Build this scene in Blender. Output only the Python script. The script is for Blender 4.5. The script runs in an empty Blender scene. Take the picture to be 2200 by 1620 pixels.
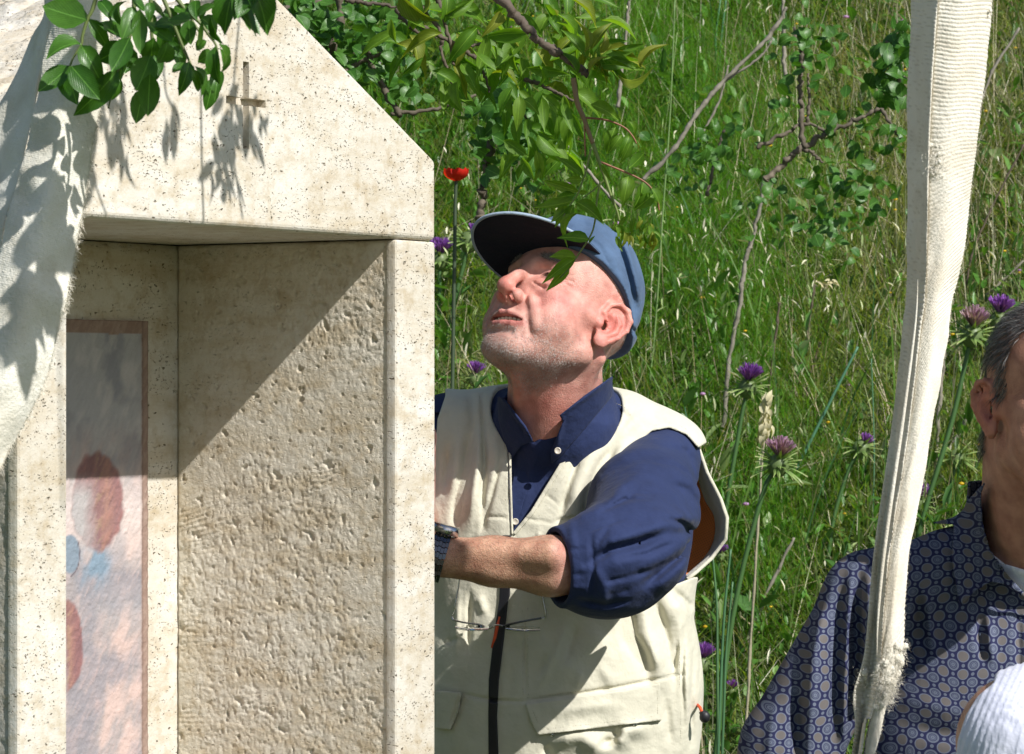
import bpy, bmesh, math, random
import numpy as np
from mathutils import Vector, Matrix
random.seed(7)
RNG = np.random.default_rng(11)
sc = bpy.context.scene
COL = sc.collection

# ------------------------------------------------------------------ camera, sky, sun, exposure
CAMZ = 1.5
LENS = 110.0
FPX = LENS / 36.0 * 2200.0
cam_d = bpy.data.cameras.new("camera")
cam = bpy.data.objects.new("camera", cam_d)
COL.objects.link(cam)
cam.location = (0, 0, CAMZ)
cam.rotation_euler = (math.radians(90), 0, 0)
cam_d.lens = LENS
cam_d.sensor_width = 36.0
cam_d.sensor_fit = 'HORIZONTAL'
cam_d.clip_start = 0.1
cam_d.clip_end = 800
cam_d.dof.use_dof = True
cam_d.dof.focus_distance = 4.0
cam_d.dof.aperture_fstop = 28.0
sc.camera = cam

LDIR = Vector((-0.71, 0.745, -0.885)).normalized()        # travel direction of the sunlight
SUN_EL = math.asin(-LDIR.z)
w = bpy.data.worlds.new("World"); sc.world = w; w.use_nodes = True
nt = w.node_tree
bg = nt.nodes["Background"]
sky = nt.nodes.new("ShaderNodeTexSky"); sky.sky_type = 'NISHITA'; sky.sun_disc = False
sky.sun_elevation = SUN_EL
sky.sun_rotation = math.atan2(-LDIR.x, -LDIR.y)
nt.links.new(sky.outputs[0], bg.inputs[0]); bg.inputs[1].default_value = 0.078
sd = bpy.data.lights.new("sun", 'SUN'); sun = bpy.data.objects.new("sun", sd); COL.objects.link(sun)
sd.energy = 4.6; sd.angle = math.radians(0.53); sd.color = (1.0, 0.97, 0.925)
sun.rotation_euler = LDIR.to_track_quat('-Z', 'Y').to_euler()
sun.location = (3, -3, 8)
sc.view_settings.view_transform = 'Standard'
sc.view_settings.look = 'None'
sc.view_settings.gamma = 1.0
sc.view_settings.use_curve_mapping = False
sc.view_settings.exposure = 0.40
sc.render.engine = 'CYCLES'
sc.cycles.max_bounces = 7
sc.cycles.transparent_max_bounces = 8

# ------------------------------------------------------------------ helpers
def P(px, py, Y):
    """point (metres) at depth Y (metres) that the photograph shows at pixel px, py"""
    return np.array([(px - 1100.0) / FPX * Y, Y, CAMZ - (py - 810.0) / FPX * Y])
def C(px, py, Y):
    """the same in centimetres, for the distance-field bodies"""
    return P(px, py, Y / 100.0) * 100.0
def proj(p):
    """centimetre points -> photo pixels"""
    Y = np.maximum(p[:, 1], 1.0)
    return 1100.0 + p[:, 0] / Y * FPX, 810.0 - (p[:, 2] - CAMZ * 100) / Y * FPX

def tag(o, label=None, cat=None, group=None, kind=None):
    if label: o['label'] = label
    if cat: o['category'] = cat
    if group: o['group'] = group
    if kind: o['kind'] = kind
    return o
def empty(name, loc=(0, 0, 0)):
    o = bpy.data.objects.new(name, None); COL.objects.link(o); o.location = loc
    o.empty_display_size = 0.05
    return o
def link(name, me, mats=None, parent=None):
    o = bpy.data.objects.new(name, me); COL.objects.link(o)
    if mats is not None:
        for m in (mats if isinstance(mats, (list, tuple)) else [mats]): me.materials.append(m)
    if parent is not None:
        o.parent = parent
        if parent.parent is None:
            o.location = -Vector(parent.location)
    return o
def np_mesh(name, V, F, smooth=True, cols=None, midx=None):
    """V (n,3) float, F (m,k) int with k 3 or 4 (one kind)"""
    me = bpy.data.meshes.new(name)
    V = np.asarray(V, np.float32); F = np.asarray(F, np.int32)
    k = F.shape[1]
    me.vertices.add(len(V)); me.vertices.foreach_set('co', V.ravel())
    me.loops.add(F.size); me.loops.foreach_set('vertex_index', F.ravel())
    me.polygons.add(len(F))
    me.polygons.foreach_set('loop_start', np.arange(0, F.size, k, dtype=np.int32))
    me.polygons.foreach_set('loop_total', np.full(len(F), k, np.int32))
    if smooth: me.polygons.foreach_set('use_smooth', np.ones(len(F), bool))
    if midx is not None: me.polygons.foreach_set('material_index', np.asarray(midx, np.int32))
    me.update(calc_edges=True)
    if cols is not None:
        a = me.color_attributes.new('Col', 'FLOAT_COLOR', 'POINT')
        c = np.ones((len(V), 4), np.float32); c[:, :3] = cols
        a.data.foreach_set('color', c.ravel())
    return me
def vnormals(V, F):
    n = np.cross(V[F[:, 2]] - V[F[:, 0]], V[F[:, -1]] - V[F[:, 1]] if F.shape[1] == 4 else V[F[:, 1]] - V[F[:, 0]])
    N = np.zeros_like(V)
    for k in range(F.shape[1]):
        for a in range(3): N[:, a] += np.bincount(F[:, k], n[:, a], len(V))
    return N / (np.linalg.norm(N, axis=1, keepdims=True) + 1e-9)

class Geo:
    """collects simple shapes into one mesh"""
    def __init__(s): s.v = []; s.f = []; s.c = []; s.n = 0
    def add(s, V, F, col=None):
        s.v.append(np.asarray(V, float)); s.f += [tuple(int(i) + s.n for i in f) for f in F]; s.n += len(V)
        s.c += [col if col is not None else (1, 1, 1)] * len(V)
    def tube(s, pts, rad, n=6, col=None, cap=True):
        pts = [Vector(p) for p in pts]; m = len(pts)
        rad = rad if hasattr(rad, '__len__') else [rad] * m
        V = []; up = Vector((0.31, 0.2, 0.93))
        for i, p in enumerate(pts):
            t = (pts[min(i + 1, m - 1)] - pts[max(i - 1, 0)]).normalized()
            a = t.cross(up)
            if a.length < 1e-3: a = t.cross(Vector((1, 0, 0)))
            a.normalize(); b = t.cross(a); up = -a.cross(t) if False else up
            for k in range(n):
                th = 2 * math.pi * k / n
                V.append(p + rad[i] * (math.cos(th) * a + math.sin(th) * b))
        F = []
        for i in range(m - 1):
            for k in range(n):
                k2 = (k + 1) % n
                F.append((i * n + k, i * n + k2, (i + 1) * n + k2, (i + 1) * n + k))
        if cap: F += [tuple(range(n))[::-1], tuple((m - 1) * n + k for k in range(n))]
        s.add(V, F, col)
    def mesh(s, name, smooth=True):
        me = bpy.data.meshes.new(name)
        me.from_pydata([tuple(p) for p in np.concatenate(s.v)], [], s.f)
        if smooth: me.polygons.foreach_set('use_smooth', [True] * len(me.polygons))
        a = me.color_attributes.new('Col', 'FLOAT_COLOR', 'POINT')
        c = np.ones((len(me.vertices), 4), np.float32); c[:, :3] = np.array(s.c)
        a.data.foreach_set('color', c.ravel()); me.update()
        return me
def ico(sub=1):
    bm = bmesh.new(); bmesh.ops.create_icosphere(bm, subdivisions=sub, radius=1)
    V = [tuple(v.co) for v in bm.verts]; F = [tuple(v.index for v in f.verts) for f in bm.faces]; bm.free()
    return np.array(V), F
def smooth_line(pts, n):
    """Catmull-Rom resampling of a polyline to n points"""
    pts = np.array(pts, float); m = len(pts)
    t = np.linspace(0, m - 1, n); out = []
    for x in t:
        i = min(int(x), m - 2); f = x - i
        p0, p1, p2, p3 = pts[max(i - 1, 0)], pts[i], pts[i + 1], pts[min(i + 2, m - 1)]
        out.append(0.5 * ((2 * p1) + (-p0 + p2) * f + (2 * p0 - 5 * p1 + 4 * p2 - p3) * f * f + (-p0 + 3 * p1 - 3 * p2 + p3) * f ** 3))
    return np.array(out)

# ------------------------------------------------------------------ noise (numpy)
def _hash(ix, iy, iz, s=0):
    h = (ix * 374761393 + iy * 668265263 + iz * 2147483647 + s * 1274126177) & 0xffffffff
    h = ((h ^ (h >> 13)) * 1274126177) & 0xffffffff
    return ((h ^ (h >> 16)) & 0xffffff) / float(0xffffff)
def vnoise(x, y, z=None, s=0):
    if z is None: z = np.zeros_like(x)
    x = np.asarray(x, float); y = np.asarray(y, float); z = np.asarray(z, float)
    ix = np.floor(x).astype(np.int64); iy = np.floor(y).astype(np.int64); iz = np.floor(z).astype(np.int64)
    fx = x - ix; fy = y - iy; fz = z - iz
    fx = fx * fx * (3 - 2 * fx); fy = fy * fy * (3 - 2 * fy); fz = fz * fz * (3 - 2 * fz)
    r = 0
    for dx in (0, 1):
        for dy in (0, 1):
            for dz in (0, 1):
                wgt = (fx if dx else 1 - fx) * (fy if dy else 1 - fy) * (fz if dz else 1 - fz)
                r = r + wgt * _hash(ix + dx, iy + dy, iz + dz, s)
    return r * 2 - 1
def fbm(x, y, z=None, o=4, s=0):
    a = 1.0; r = 0; t = 0
    for k in range(o):
        r = r + a * vnoise(x * 2 ** k, y * 2 ** k, None if z is None else z * 2 ** k, s + k); t += a; a *= 0.5
    return r / t
def worley(x, y, s=0, rad=None):
    """distance to nearest jittered cell point, and that cell's random value"""
    ix = np.floor(x).astype(np.int64); iy = np.floor(y).astype(np.int64)
    best = np.full(x.shape, 9.0); val = np.zeros(x.shape)
    for dx in (-1, 0, 1):
        for dy in (-1, 0, 1):
            cx = ix + dx; cy = iy + dy
            px_ = cx + _hash(cx, cy, 0 * cx, s); py_ = cy + _hash(cx, cy, 0 * cx, s + 5)
            d = np.hypot(x - px_, y - py_); m = d < best
            best = np.where(m, d, best); val = np.where(m, _hash(cx, cy, 0 * cx, s + 9), val)
    return best, val

# ------------------------------------------------------------------ distance-field modelling (centimetres)
def smin(a, b, k):
    if k <= 0: return np.minimum(a, b)
    h = np.maximum(k - np.abs(a - b), 0) / k
    return np.minimum(a, b) - h * h * k * 0.25
def smax(a, b, k): return -smin(-a, -b, k)
def ell(p, c, r):
    q = p - np.asarray(c, p.dtype); r = np.asarray(r, p.dtype)
    k0 = np.sqrt(((q / r) ** 2).sum(1)); k1 = np.sqrt(((q / (r * r)) ** 2).sum(1))
    return np.where(k1 > 1e-6, k0 * (k0 - 1) / np.maximum(k1, 1e-6), -r.min())
def rc(p, a, b, r1, r2):
    a = np.asarray(a, p.dtype); b = np.asarray(b, p.dtype); ba = b - a
    h = np.clip(((p - a) @ ba) / (ba @ ba), 0, 1)
    return np.linalg.norm(p - a - h[:, None] * ba, axis=1) - (r1 + (r2 - r1) * h)
def chain(p, pts, rs, k=1.0):
    d = None
    for i in range(len(pts) - 1):
        e = rc(p, pts[i], pts[i + 1], rs[i], rs[i + 1])
        d = e if d is None else smin(d, e, k)
    return d
def within(p, c, rad, fn):
    """evaluate fn only near a point; elsewhere a safe distance"""
    r = np.linalg.norm(p - np.asarray(c, p.dtype), axis=1); out = (r - rad + 2.0).astype(np.float32); m = r < rad + 3
    if m.any(): out[m] = fn(p[m])
    return out
def poly2(x, y, poly):
    """signed distance (pixels) to a polygon, negative inside"""
    P_ = np.array(poly, np.float32); n = len(P_)
    d = np.full(x.shape, 1e9, np.float32); inside = np.zeros(x.shape, bool)
    j = n - 1
    for i in range(n):
        ex, ey = P_[j] - P_[i]; wx = x - P_[i, 0]; wy = y - P_[i, 1]
        t = np.clip((wx * ex + wy * ey) / (ex * ex + ey * ey + 1e-9), 0, 1)
        d = np.minimum(d, (wx - ex * t) ** 2 + (wy - ey * t) ** 2)
        c = ((P_[i, 1] > y) != (P_[j, 1] > y)) & (x < (P_[j, 0] - P_[i, 0]) * (y - P_[i, 1]) / (P_[j, 1] - P_[i, 1] + 1e-9) + P_[i, 0])
        inside ^= c; j = i
    d = np.sqrt(d)
    return np.where(inside, -d, d)
def strokes(x, y, L):
    """cloth folds: each (polyline px, width px, height cm); soft ridges (+) or valleys (-)"""
    r = np.zeros(x.shape, np.float32)
    for pts, wd, amp in L:
        pts = np.array(pts, np.float32)
        lo = pts.min(0) - wd * 3; hi = pts.max(0) + wd * 3
        m = (x > lo[0]) & (x < hi[0]) & (y > lo[1]) & (y < hi[1])
        if not m.any(): continue
        xx = x[m]; yy = y[m]
        best = np.full(xx.shape, 1e9, np.float32); tt = np.zeros(xx.shape, np.float32)
        n = len(pts) - 1
        for i in range(n):
            e = pts[i + 1] - pts[i]; wx = xx - pts[i, 0]; wy = yy - pts[i, 1]
            t = np.clip((wx * e[0] + wy * e[1]) / (e @ e + 1e-9), 0, 1)
            d = (wx - e[0] * t) ** 2 + (wy - e[1] * t) ** 2
            b = d < best; best = np.where(b, d, best); tt = np.where(b, (i + t) / n, tt)
        fade = np.clip(np.minimum(tt, 1 - tt) * 4, 0, 1) * 0.75 + 0.25
        r[m] += amp * np.exp(-best / (2 * (wd * 0.5) ** 2)) * fade
    return r
def mesh_sdf(f, lo, hi, h, B=8, lip=1.25, proj_it=2):
    lo = np.array(lo, np.float32); hi = np.array(hi, np.float32)
    nb = np.ceil((hi - lo) / (h * B)).astype(int)
    g = np.stack(np.meshgrid(*[np.arange(k) for k in nb], indexing='ij'), -1).reshape(-1, 3)
    cen = lo + (g + 0.5) * (h * B)
    d = f(cen.astype(np.float32))
    g = g[np.abs(d) < h * B * 0.87 * lip + h]
    n1 = B + 1
    off = np.stack(np.meshgrid(*[np.arange(n1)] * 3, indexing='ij'), -1).reshape(-1, 3)
    vals = np.empty((len(g), n1 ** 3), np.float32)
    CH = max(1, 400000 // n1 ** 3)
    for s in range(0, len(g), CH):
        gg = g[s:s + CH]
        pts = lo + (gg[:, None, :] * B + off[None]) * h
        vals[s:s + CH] = f(pts.reshape(-1, 3).astype(np.float32)).reshape(len(gg), -1)
    keep = (vals.min(1) < 0) & (vals.max(1) > 0)
    g = g[keep]; vals = vals[keep].reshape(-1, n1, n1, n1)
    N = nb * B + 2
    ins = vals < 0
    c8 = np.zeros((len(g), B, B, B), np.int8)
    for dx in (0, 1):
        for dy in (0, 1):
            for dz in (0, 1): c8 += ins[:, dx:dx + B, dy:dy + B, dz:dz + B]
    act = (c8 > 0) & (c8 < 8)
    bi, ci, cj, ck = np.nonzero(act)
    pos = np.zeros((len(bi), 3), np.float32); cnt = np.zeros(len(bi), np.float32)
    corners = [(dx, dy, dz) for dx in (0, 1) for dy in (0, 1) for dz in (0, 1)]
    cv = {c: vals[bi, ci + c[0], cj + c[1], ck + c[2]] for c in corners}
    for a in corners:
        for ax in range(3):
            if a[ax] == 1: continue
            b = list(a); b[ax] = 1; b = tuple(b)
            va, vb = cv[a], cv[b]; m = (va < 0) != (vb < 0)
            t = np.where(m, va / np.where(m, va - vb, 1), 0)
            q = np.tile(np.array(a, np.float32), (len(bi), 1)); q[:, ax] = t
            pos[m] += q[m]; cnt[m] += 1
    pos /= cnt[:, None]
    gi = g[bi] * B + np.stack([ci, cj, ck], 1)
    V = lo + (gi + pos) * h
    def key(a): return (a[:, 0].astype(np.int64) * N[1] + a[:, 1]) * N[2] + a[:, 2]
    keys = key(gi); order = np.argsort(keys); sk = keys[order]
    def look(a):
        k = key(a); i = np.searchsorted(sk, k); i = np.clip(i, 0, len(sk) - 1)
        ok = sk[i] == k
        return np.where(ok, order[i], -1)
    quads = []
    for ax in range(3):
        sl = [slice(0, B)] * 3; s2 = list(sl); s2[ax] = slice(1, B + 1)
        A = ins[(slice(None),) + tuple(sl)]; Bv = ins[(slice(None),) + tuple(s2)]
        m = A != Bv
        b_, i_, j_, k_ = np.nonzero(m)
        n0 = g[b_] * B + np.stack([i_, j_, k_], 1)
        inner = A[b_, i_, j_, k_]
        u, v = [(1, 2), (2, 0), (0, 1)][ax]
        eu = np.zeros(3, int); eu[u] = 1; ev = np.zeros(3, int); ev[v] = 1
        q = np.stack([look(n0 - eu - ev), look(n0 - ev), look(n0), look(n0 - eu)], 1)
        q = np.where(inner[:, None], q, q[:, ::-1])
        quads.append(q[(q >= 0).all(1)])
    F = np.concatenate(quads)
    e = 0.35 * h
    T = np.array([[1, -1, -1], [-1, -1, 1], [-1, 1, -1], [1, 1, 1]], np.float32)
    for _ in range(proj_it):
        fv = f(V.astype(np.float32))
        G = sum(T[k] * f((V + T[k] * e).astype(np.float32))[:, None] for k in range(4)) / (4 * e)
        gl = (G ** 2).sum(1)
        st = np.clip(fv / np.maximum(gl, 0.2), -0.6 * h, 0.6 * h)
        V = V - G * st[:, None] * 0.9
    gl = np.sqrt((G ** 2).sum(1)); Nn = G / np.maximum(gl, 1e-5)[:, None]
    return V.astype(np.float32), F, Nn

# ------------------------------------------------------------------ materials
def nodes(name):
    m = bpy.data.materials.new(name); m.use_nodes = True
    n = m.node_tree.nodes; b = n['Principled BSDF']
    return m, n, m.node_tree.links, b
def N_(n, t, **kw):
    x = n.new(t)
    for k, v in kw.items():
        if hasattr(x, k): setattr(x, k, v)
        else: x.inputs[k].default_value = v
    return x
def bump_from(n, l, b, src, strength, dist, prev=None):
    bp = n.new('ShaderNodeBump'); bp.inputs['Strength'].default_value = strength; bp.inputs['Distance'].default_value = dist
    l.new(src, bp.inputs['Height'])
    if prev is not None: l.new(prev.outputs[0], bp.inputs['Normal'])
    l.new(bp.outputs[0], b.inputs['Normal']); return bp
def ramp(n, l, src, stops):
    r = n.new('ShaderNodeValToRGB'); l.new(src, r.inputs[0])
    e = r.color_ramp.elements
    while len(e) < len(stops): e.new(0.5)
    for i, (p, c) in enumerate(stops):
        e[i].position = p; e[i].color = (*c, 1) if len(c) == 3 else c
    return r
def mix(n, l, a, b, f, mode='MIX'):
    m = n.new('ShaderNodeMix'); m.data_type = 'RGBA'; m.blend_type = mode
    def put(i, v):
        if hasattr(v, 'links') or hasattr(v, 'is_linked'): l.new(v, m.inputs[i])
        elif isinstance(v, (int, float)): m.inputs[i].default_value = v
        else: m.inputs[i].default_value = (*v, 1)
    put(0, f); put(6, a); put(7, b)
    return m.outputs[2]
def simple(name, col, rough=0.7, bump=None, metal=0.0, spec=0.5, sheen=0.0, attr=False, var=0.0, trans=0.0):
    m, n, l, b = nodes(name)
    b.inputs['Roughness'].default_value = rough; b.inputs['Metallic'].default_value = metal
    b.inputs['Specular IOR Level'].default_value = spec
    b.inputs['Sheen Weight'].default_value = sheen
    b.inputs['Base Color'].default_value = (*col, 1)
    tc = n.new('ShaderNodeTexCoord')
    src = None
    if attr:
        a = n.new('ShaderNodeAttribute'); a.attribute_name = 'Col'; src = mix(n, l, a.outputs['Color'], col, 1.0, 'MULTIPLY')
    if var:
        nz = N_(n, 'ShaderNodeTexNoise'); nz.inputs['Scale'].default_value = 9; nz.inputs['Detail'].default_value = 6
        l.new(tc.outputs['Object'], nz.inputs['Vector'])
        r = ramp(n, l, nz.outputs['Fac'], [(0.3, (1 - var,) * 3), (0.7, (1 + var * 0.3,) * 3)])
        src = mix(n, l, src if src is not None else col, r.outputs[0], 1.0, 'MULTIPLY')
    if src is not None: l.new(src, b.inputs['Base Color'])
    if bump:
        nz = n.new('ShaderNodeTexNoise'); nz.inputs['Scale'].default_value = bump[0]; nz.inputs['Detail'].default_value = 4
        l.new(tc.outputs['Object'], nz.inputs['Vector'])
        bump_from(n, l, b, nz.outputs['Fac'], bump[1], bump[2])
    if trans:
        out = n['Material Output']; tr = n.new('ShaderNodeBsdfTranslucent'); ms = n.new('ShaderNodeMixShader')
        ms.inputs[0].default_value = trans
        if src is not None:
            hs = mix(n, l, src, (1.5, 1.5, 0.5), 1.0, 'MULTIPLY'); l.new(hs, tr.inputs[0])
        else: tr.inputs[0].default_value = (min(1, col[0] * 1.5), min(1, col[1] * 1.5), col[2] * 0.5, 1)
        l.new(b.outputs[0], ms.inputs[1]); l.new(tr.outputs[0], ms.inputs[2]); l.new(ms.outputs[0], out.inputs[0])
    return m
# ------------------------------------------------------------------ heads
def frame_rot(psi, pit, roll=0.0):
    """columns: left, forward, up of a head that looks towards azimuth/pitch; psi 0 = looks to -X, 90deg = looks at camera"""
    f = np.array([-math.cos(psi) * math.cos(pit), -math.sin(psi) * math.cos(pit), math.sin(pit)])
    u = np.array([math.cos(psi) * math.sin(pit), math.sin(psi) * math.sin(pit), math.cos(pit)])
    l = np.cross(f, -u); l = -l if np.dot(l, np.array([math.sin(psi), -math.cos(psi), 0])) < 0 else l
    if roll:
        l, u = math.cos(roll) * l + math.sin(roll) * u, -math.sin(roll) * l + math.cos(roll) * u
    return np.stack([l, f, u], 1)

def groove(p, a, b, w_, amp):
    dd = rc(p, a, b, 0, 0)
    return amp * np.exp(-(dd / w_) ** 2)

def head_sdf(p, mouth=1.0):
    """p in head-local cm: x left, y forward, z up, origin between the ear canals"""
    q = p.copy(); q[:, 0] = np.abs(q[:, 0])
    full = np.linalg.norm(p - np.array([0, 0, 1.5], np.float32), axis=1)
    out = full - 14.0
    m = full < 18.0
    if not m.any(): return out
    q = q[m]
    d = ell(q, (0, -0.4, 4.4), (7.5, 8.7, 8.0))
    d = smin(d, ell(q, (0, 2.2, 4.6), (6.6, 7.2, 6.6)), 1.5)
    d = smin(d, ell(q, (0, 2.6, -1.4), (6.2, 6.6, 6.6)), 2.0)
    d = smin(d, rc(q, (5.3, 0.6, -4.2), (1.8, 7.2, -7.6), 1.75, 1.75), 1.8)
    d = smin(d, ell(q, (0, 4.2, -6.4), (4.4, 4.6, 2.8)), 1.6)
    d = smin(d, ell(q, (0, 8.1, -7.9), (2.5, 1.6, 1.6)), 1.0)
    d = smin(d, ell(q, (4.0, 5.3, -2.9), (2.7, 3.0, 3.6)), 1.4)          # cheek
    d = smin(d, rc(q, (6.1, 1.6, 0.2), (4.2, 7.1, -0.2), 0.95, 1.25), 1.3)   # cheekbone
    d = smin(d, rc(q, (0.9, 8.75, 3.9), (4.5, 7.2, 4.1), 0.85, 0.7), 0.9)  # brow
    d = smax(d, -ell(q, (3.1, 9.5, 2.3), (1.9, 1.5, 1.15)), 0.9)         # socket
    d = smin(d, ell(q, (3.1, 7.35, 2.35), (1.55, 1.35, 1.25)), 0.35)      # lids over the ball
    d = smin(d, ell(q, (3.0, 8.0, 0.95), (1.7, 0.7, 0.45)), 0.35)        # lower lid bag
    d = smin(d, ell(q, (0, 7.3, -4.4), (3.9, 2.5, 3.0)), 1.2)           # muzzle
    f = full[m] < 99
    mn = (q[:, 1] > 5.0) & (q[:, 2] < 5.5) & (q[:, 0] < 5.5)
    if mn.any():
        n = q[mn]; e = d[mn]
        e = smin(e, rc(n, (0, 8.9, 3.4), (0, 11.3, -0.6), 0.62, 0.85), 0.9)
        e = smin(e, ell(n, (0, 11.35, -1.15), (1.15, 1.05, 1.0)), 0.6)
        e = smin(e, ell(n, (0.45, 11.5, -1.1), (0.6, 0.7, 0.6)), 0.4)
        e = smin(e, ell(n, (1.35, 10.05, -1.75), (0.68, 1.05, 0.85)), 0.4)
        e = smin(e, rc(n, (0, 11.2, -1.9), (0, 9.8, -2.5), 0.34, 0.4), 0.3)
        e = smax(e, -ell(n, (0.72, 10.5, -2.55), (0.46, 0.85, 0.8)), 0.25)
        e = smin(e, ell(n, (1.9, 8.1, 1.1), (1.2, 0.85, 0.8)), 0.5)
        # nasolabial fold: full cheek outside, groove inside
        e = smin(e, rc(n, (2.6, 8.9, -1.6), (4.1, 7.6, -4.8), 0.62, 0.6), 0.8)
        e = e + groove(n, (1.95, 9.7, -1.5), (2.7, 9.3, -3.2), 0.34, 0.26) + groove(n, (2.7, 9.3, -3.2), (3.5, 8.6, -5.0), 0.38, 0.16)
        e = e + groove(n, (0.95, 10.7, -0.8), (1.35, 10.0, -0.85), 0.25, 0.04) + groove(n, (1.35, 10.0, -0.85), (2.0, 9.6, -1.6), 0.22, 0.10)
        # lips and opening
        e = smin(e, chain(n, [(0, 9.72, -4.02), (0.7, 9.74, -3.97), (2.0, 9.2, -4.3), (3.0, 8.5, -4.75)], [0.38, 0.40, 0.28, 0.12], 0.2), 0.4)
        e = smin(e, chain(n, [(0, 9.55, -5.5), (1.4, 9.3, -5.4), (2.9, 8.5, -4.9)], [0.46, 0.42, 0.14], 0.2), 0.4)
        if mouth > 0: e = smax(e, -ell(n, (0, 9.5, -4.75), (2.75, 1.9, 0.36 * mouth)), 0.1)
        e = e + groove(n, (0, 9.5, -6.5), (1.6, 9.0, -6.4), 0.5, 0.35)
        e = e + groove(n, (0, 9.9, -3.5), (0, 10.0, -2.8), 0.3, 0.16)
        e = e + groove(n, (3.2, 8.5, -4.8), (3.7, 8.0, -5.9), 0.35, 0.2)
        # eye slit, lids and crow's feet
        e = smax(e, -ell(n, (3.15, 9.0, 2.28), (1.15, 0.9, 0.2)), 0.08)
        e = e + groove(n, (1.9, 8.7, 3.1), (4.3, 7.6, 2.95), 0.22, 0.22)
        for a, b_ in (((4.75, 7.1, 2.4), (6.2, 5.3, 3.1)), ((4.7, 7.1, 2.1), (6.4, 5.0, 1.7)), ((4.6, 7.2, 1.8), (6.1, 5.8, 0.3)), ((4.4, 7.4, 1.6), (5.6, 6.7, -0.8)), ((4.0, 7.9, 0.9), (5.0, 7.2, -0.5))):
            e = e + groove(n, a, b_, 0.14, 0.19)
        e = e + groove(n, (1.7, 8.9, 0.9), (3.2, 8.4, 0.45), 0.2, 0.16) + groove(n, (3.2, 8.4, 0.45), (4.5, 7.6, 0.8), 0.2, 0.16)
        e = e + groove(n, (1.5, 9.0, 0.1), (3.0, 8.6, -0.9), 0.35, 0.14)
        d[mn] = e
    # ears
    me = (q[:, 0] > 4.8) & (np.abs(q[:, 1] + 0.4) < 4.8) & (np.abs(q[:, 2] - 0.3) < 5.6)
    if me.any():
        n = q[me]; e = d[me]
        # ear frame: u back, v up, w outward; flares away from the skull towards the back
        u = -(n[:, 1] - 1.2); v = n[:, 2] - 0.0; w_ = n[:, 0] - 6.9 - 0.42 * np.clip(u, 0, 5)
        s = np.stack([u * 0.95, v, w_], 1).astype(np.float32)
        pl = ell(s, (1.45, 0.6, 0.15), (1.75, 2.9, 0.42))
        pl = smax(pl, -ell(s, (1.05, 0.15, 0.75), (1.0, 1.45, 0.8)), 0.25)    # concha
        pl = smax(pl, -ell(s, (1.7, 2.1, 0.75), (0.95, 0.95, 0.45)), 0.25)    # fossa
        hel = chain(s, [(0.75, 0.55, 0.35), (-0.05, 1.3, 0.4), (0.25, 2.7, 0.55), (1.25, 3.4, 0.6), (2.35, 3.15, 0.6), (3.05, 2.1, 0.6), (3.1, 0.7, 0.55), (2.55, -0.7, 0.45), (1.75, -1.7, 0.35)],
                    [0.2, 0.28, 0.3, 0.32, 0.34, 0.34, 0.3, 0.28, 0.3], 0.2)
        ear = smin(pl, hel, 0.22)
        ear = smin(ear, chain(s, [(1.5, 1.9, 0.42), (2.15, 1.0, 0.5), (2.05, -0.2, 0.5), (1.35, -1.15, 0.5)], [0.2, 0.26, 0.28, 0.3], 0.2), 0.22)
        ear = smin(ear, ell(s, (0.95, -2.05, 0.3), (0.85, 0.95, 0.42)), 0.35)
        ear = smin(ear, ell(s, (0.05, -0.1, 0.35), (0.42, 0.65, 0.4)), 0.25)   # tragus
        ear = smax(ear, -ell(s, (0.75, 0.0, -0.2), (0.45, 0.6, 1.0)), 0.2)
        e = smin(e, ear, 0.35)
        d[me] = e
    out[m] = d
    return out

def teeth_mesh(O, R, S=1.0):
    g = Geo(); V0, F0 = ico(2)
    for row, z, y in ((1, -4.42, 9.15), (-1, -5.2, 8.95)):
        for i in range(-4, 5):
            x = i * 0.62
            r = (0.33, 0.28, 0.42 if row > 0 else 0.36)
            c = np.array([x, y - 0.10 * x * x, z])
            V = (V0 * r + c) * S @ R.T + O
            g.add(V / 100, F0)
    return g.mesh('teeth')
def eye_mesh(O, R, side, S=1.0):
    V0, F0 = ico(4)
    c = np.array([side * 3.1, 7.5, 2.3]); V = V0 * 1.18
    col = []
    look_ = np.array([0, 1, 0.12]); look_ /= np.linalg.norm(look_)
    a = np.degrees(np.arccos(np.clip(V0 @ look_, -1, 1)))
    g = Geo(); g.add(((V + c) * S @ R.T + O) / 100, F0)
    g.c = [(0.01, 0.01, 0.01) if t < 9 else ((0.10, 0.055, 0.03) if t < 26 else (0.38, 0.33, 0.30)) for t in a]
    return g.mesh('eye')

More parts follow.
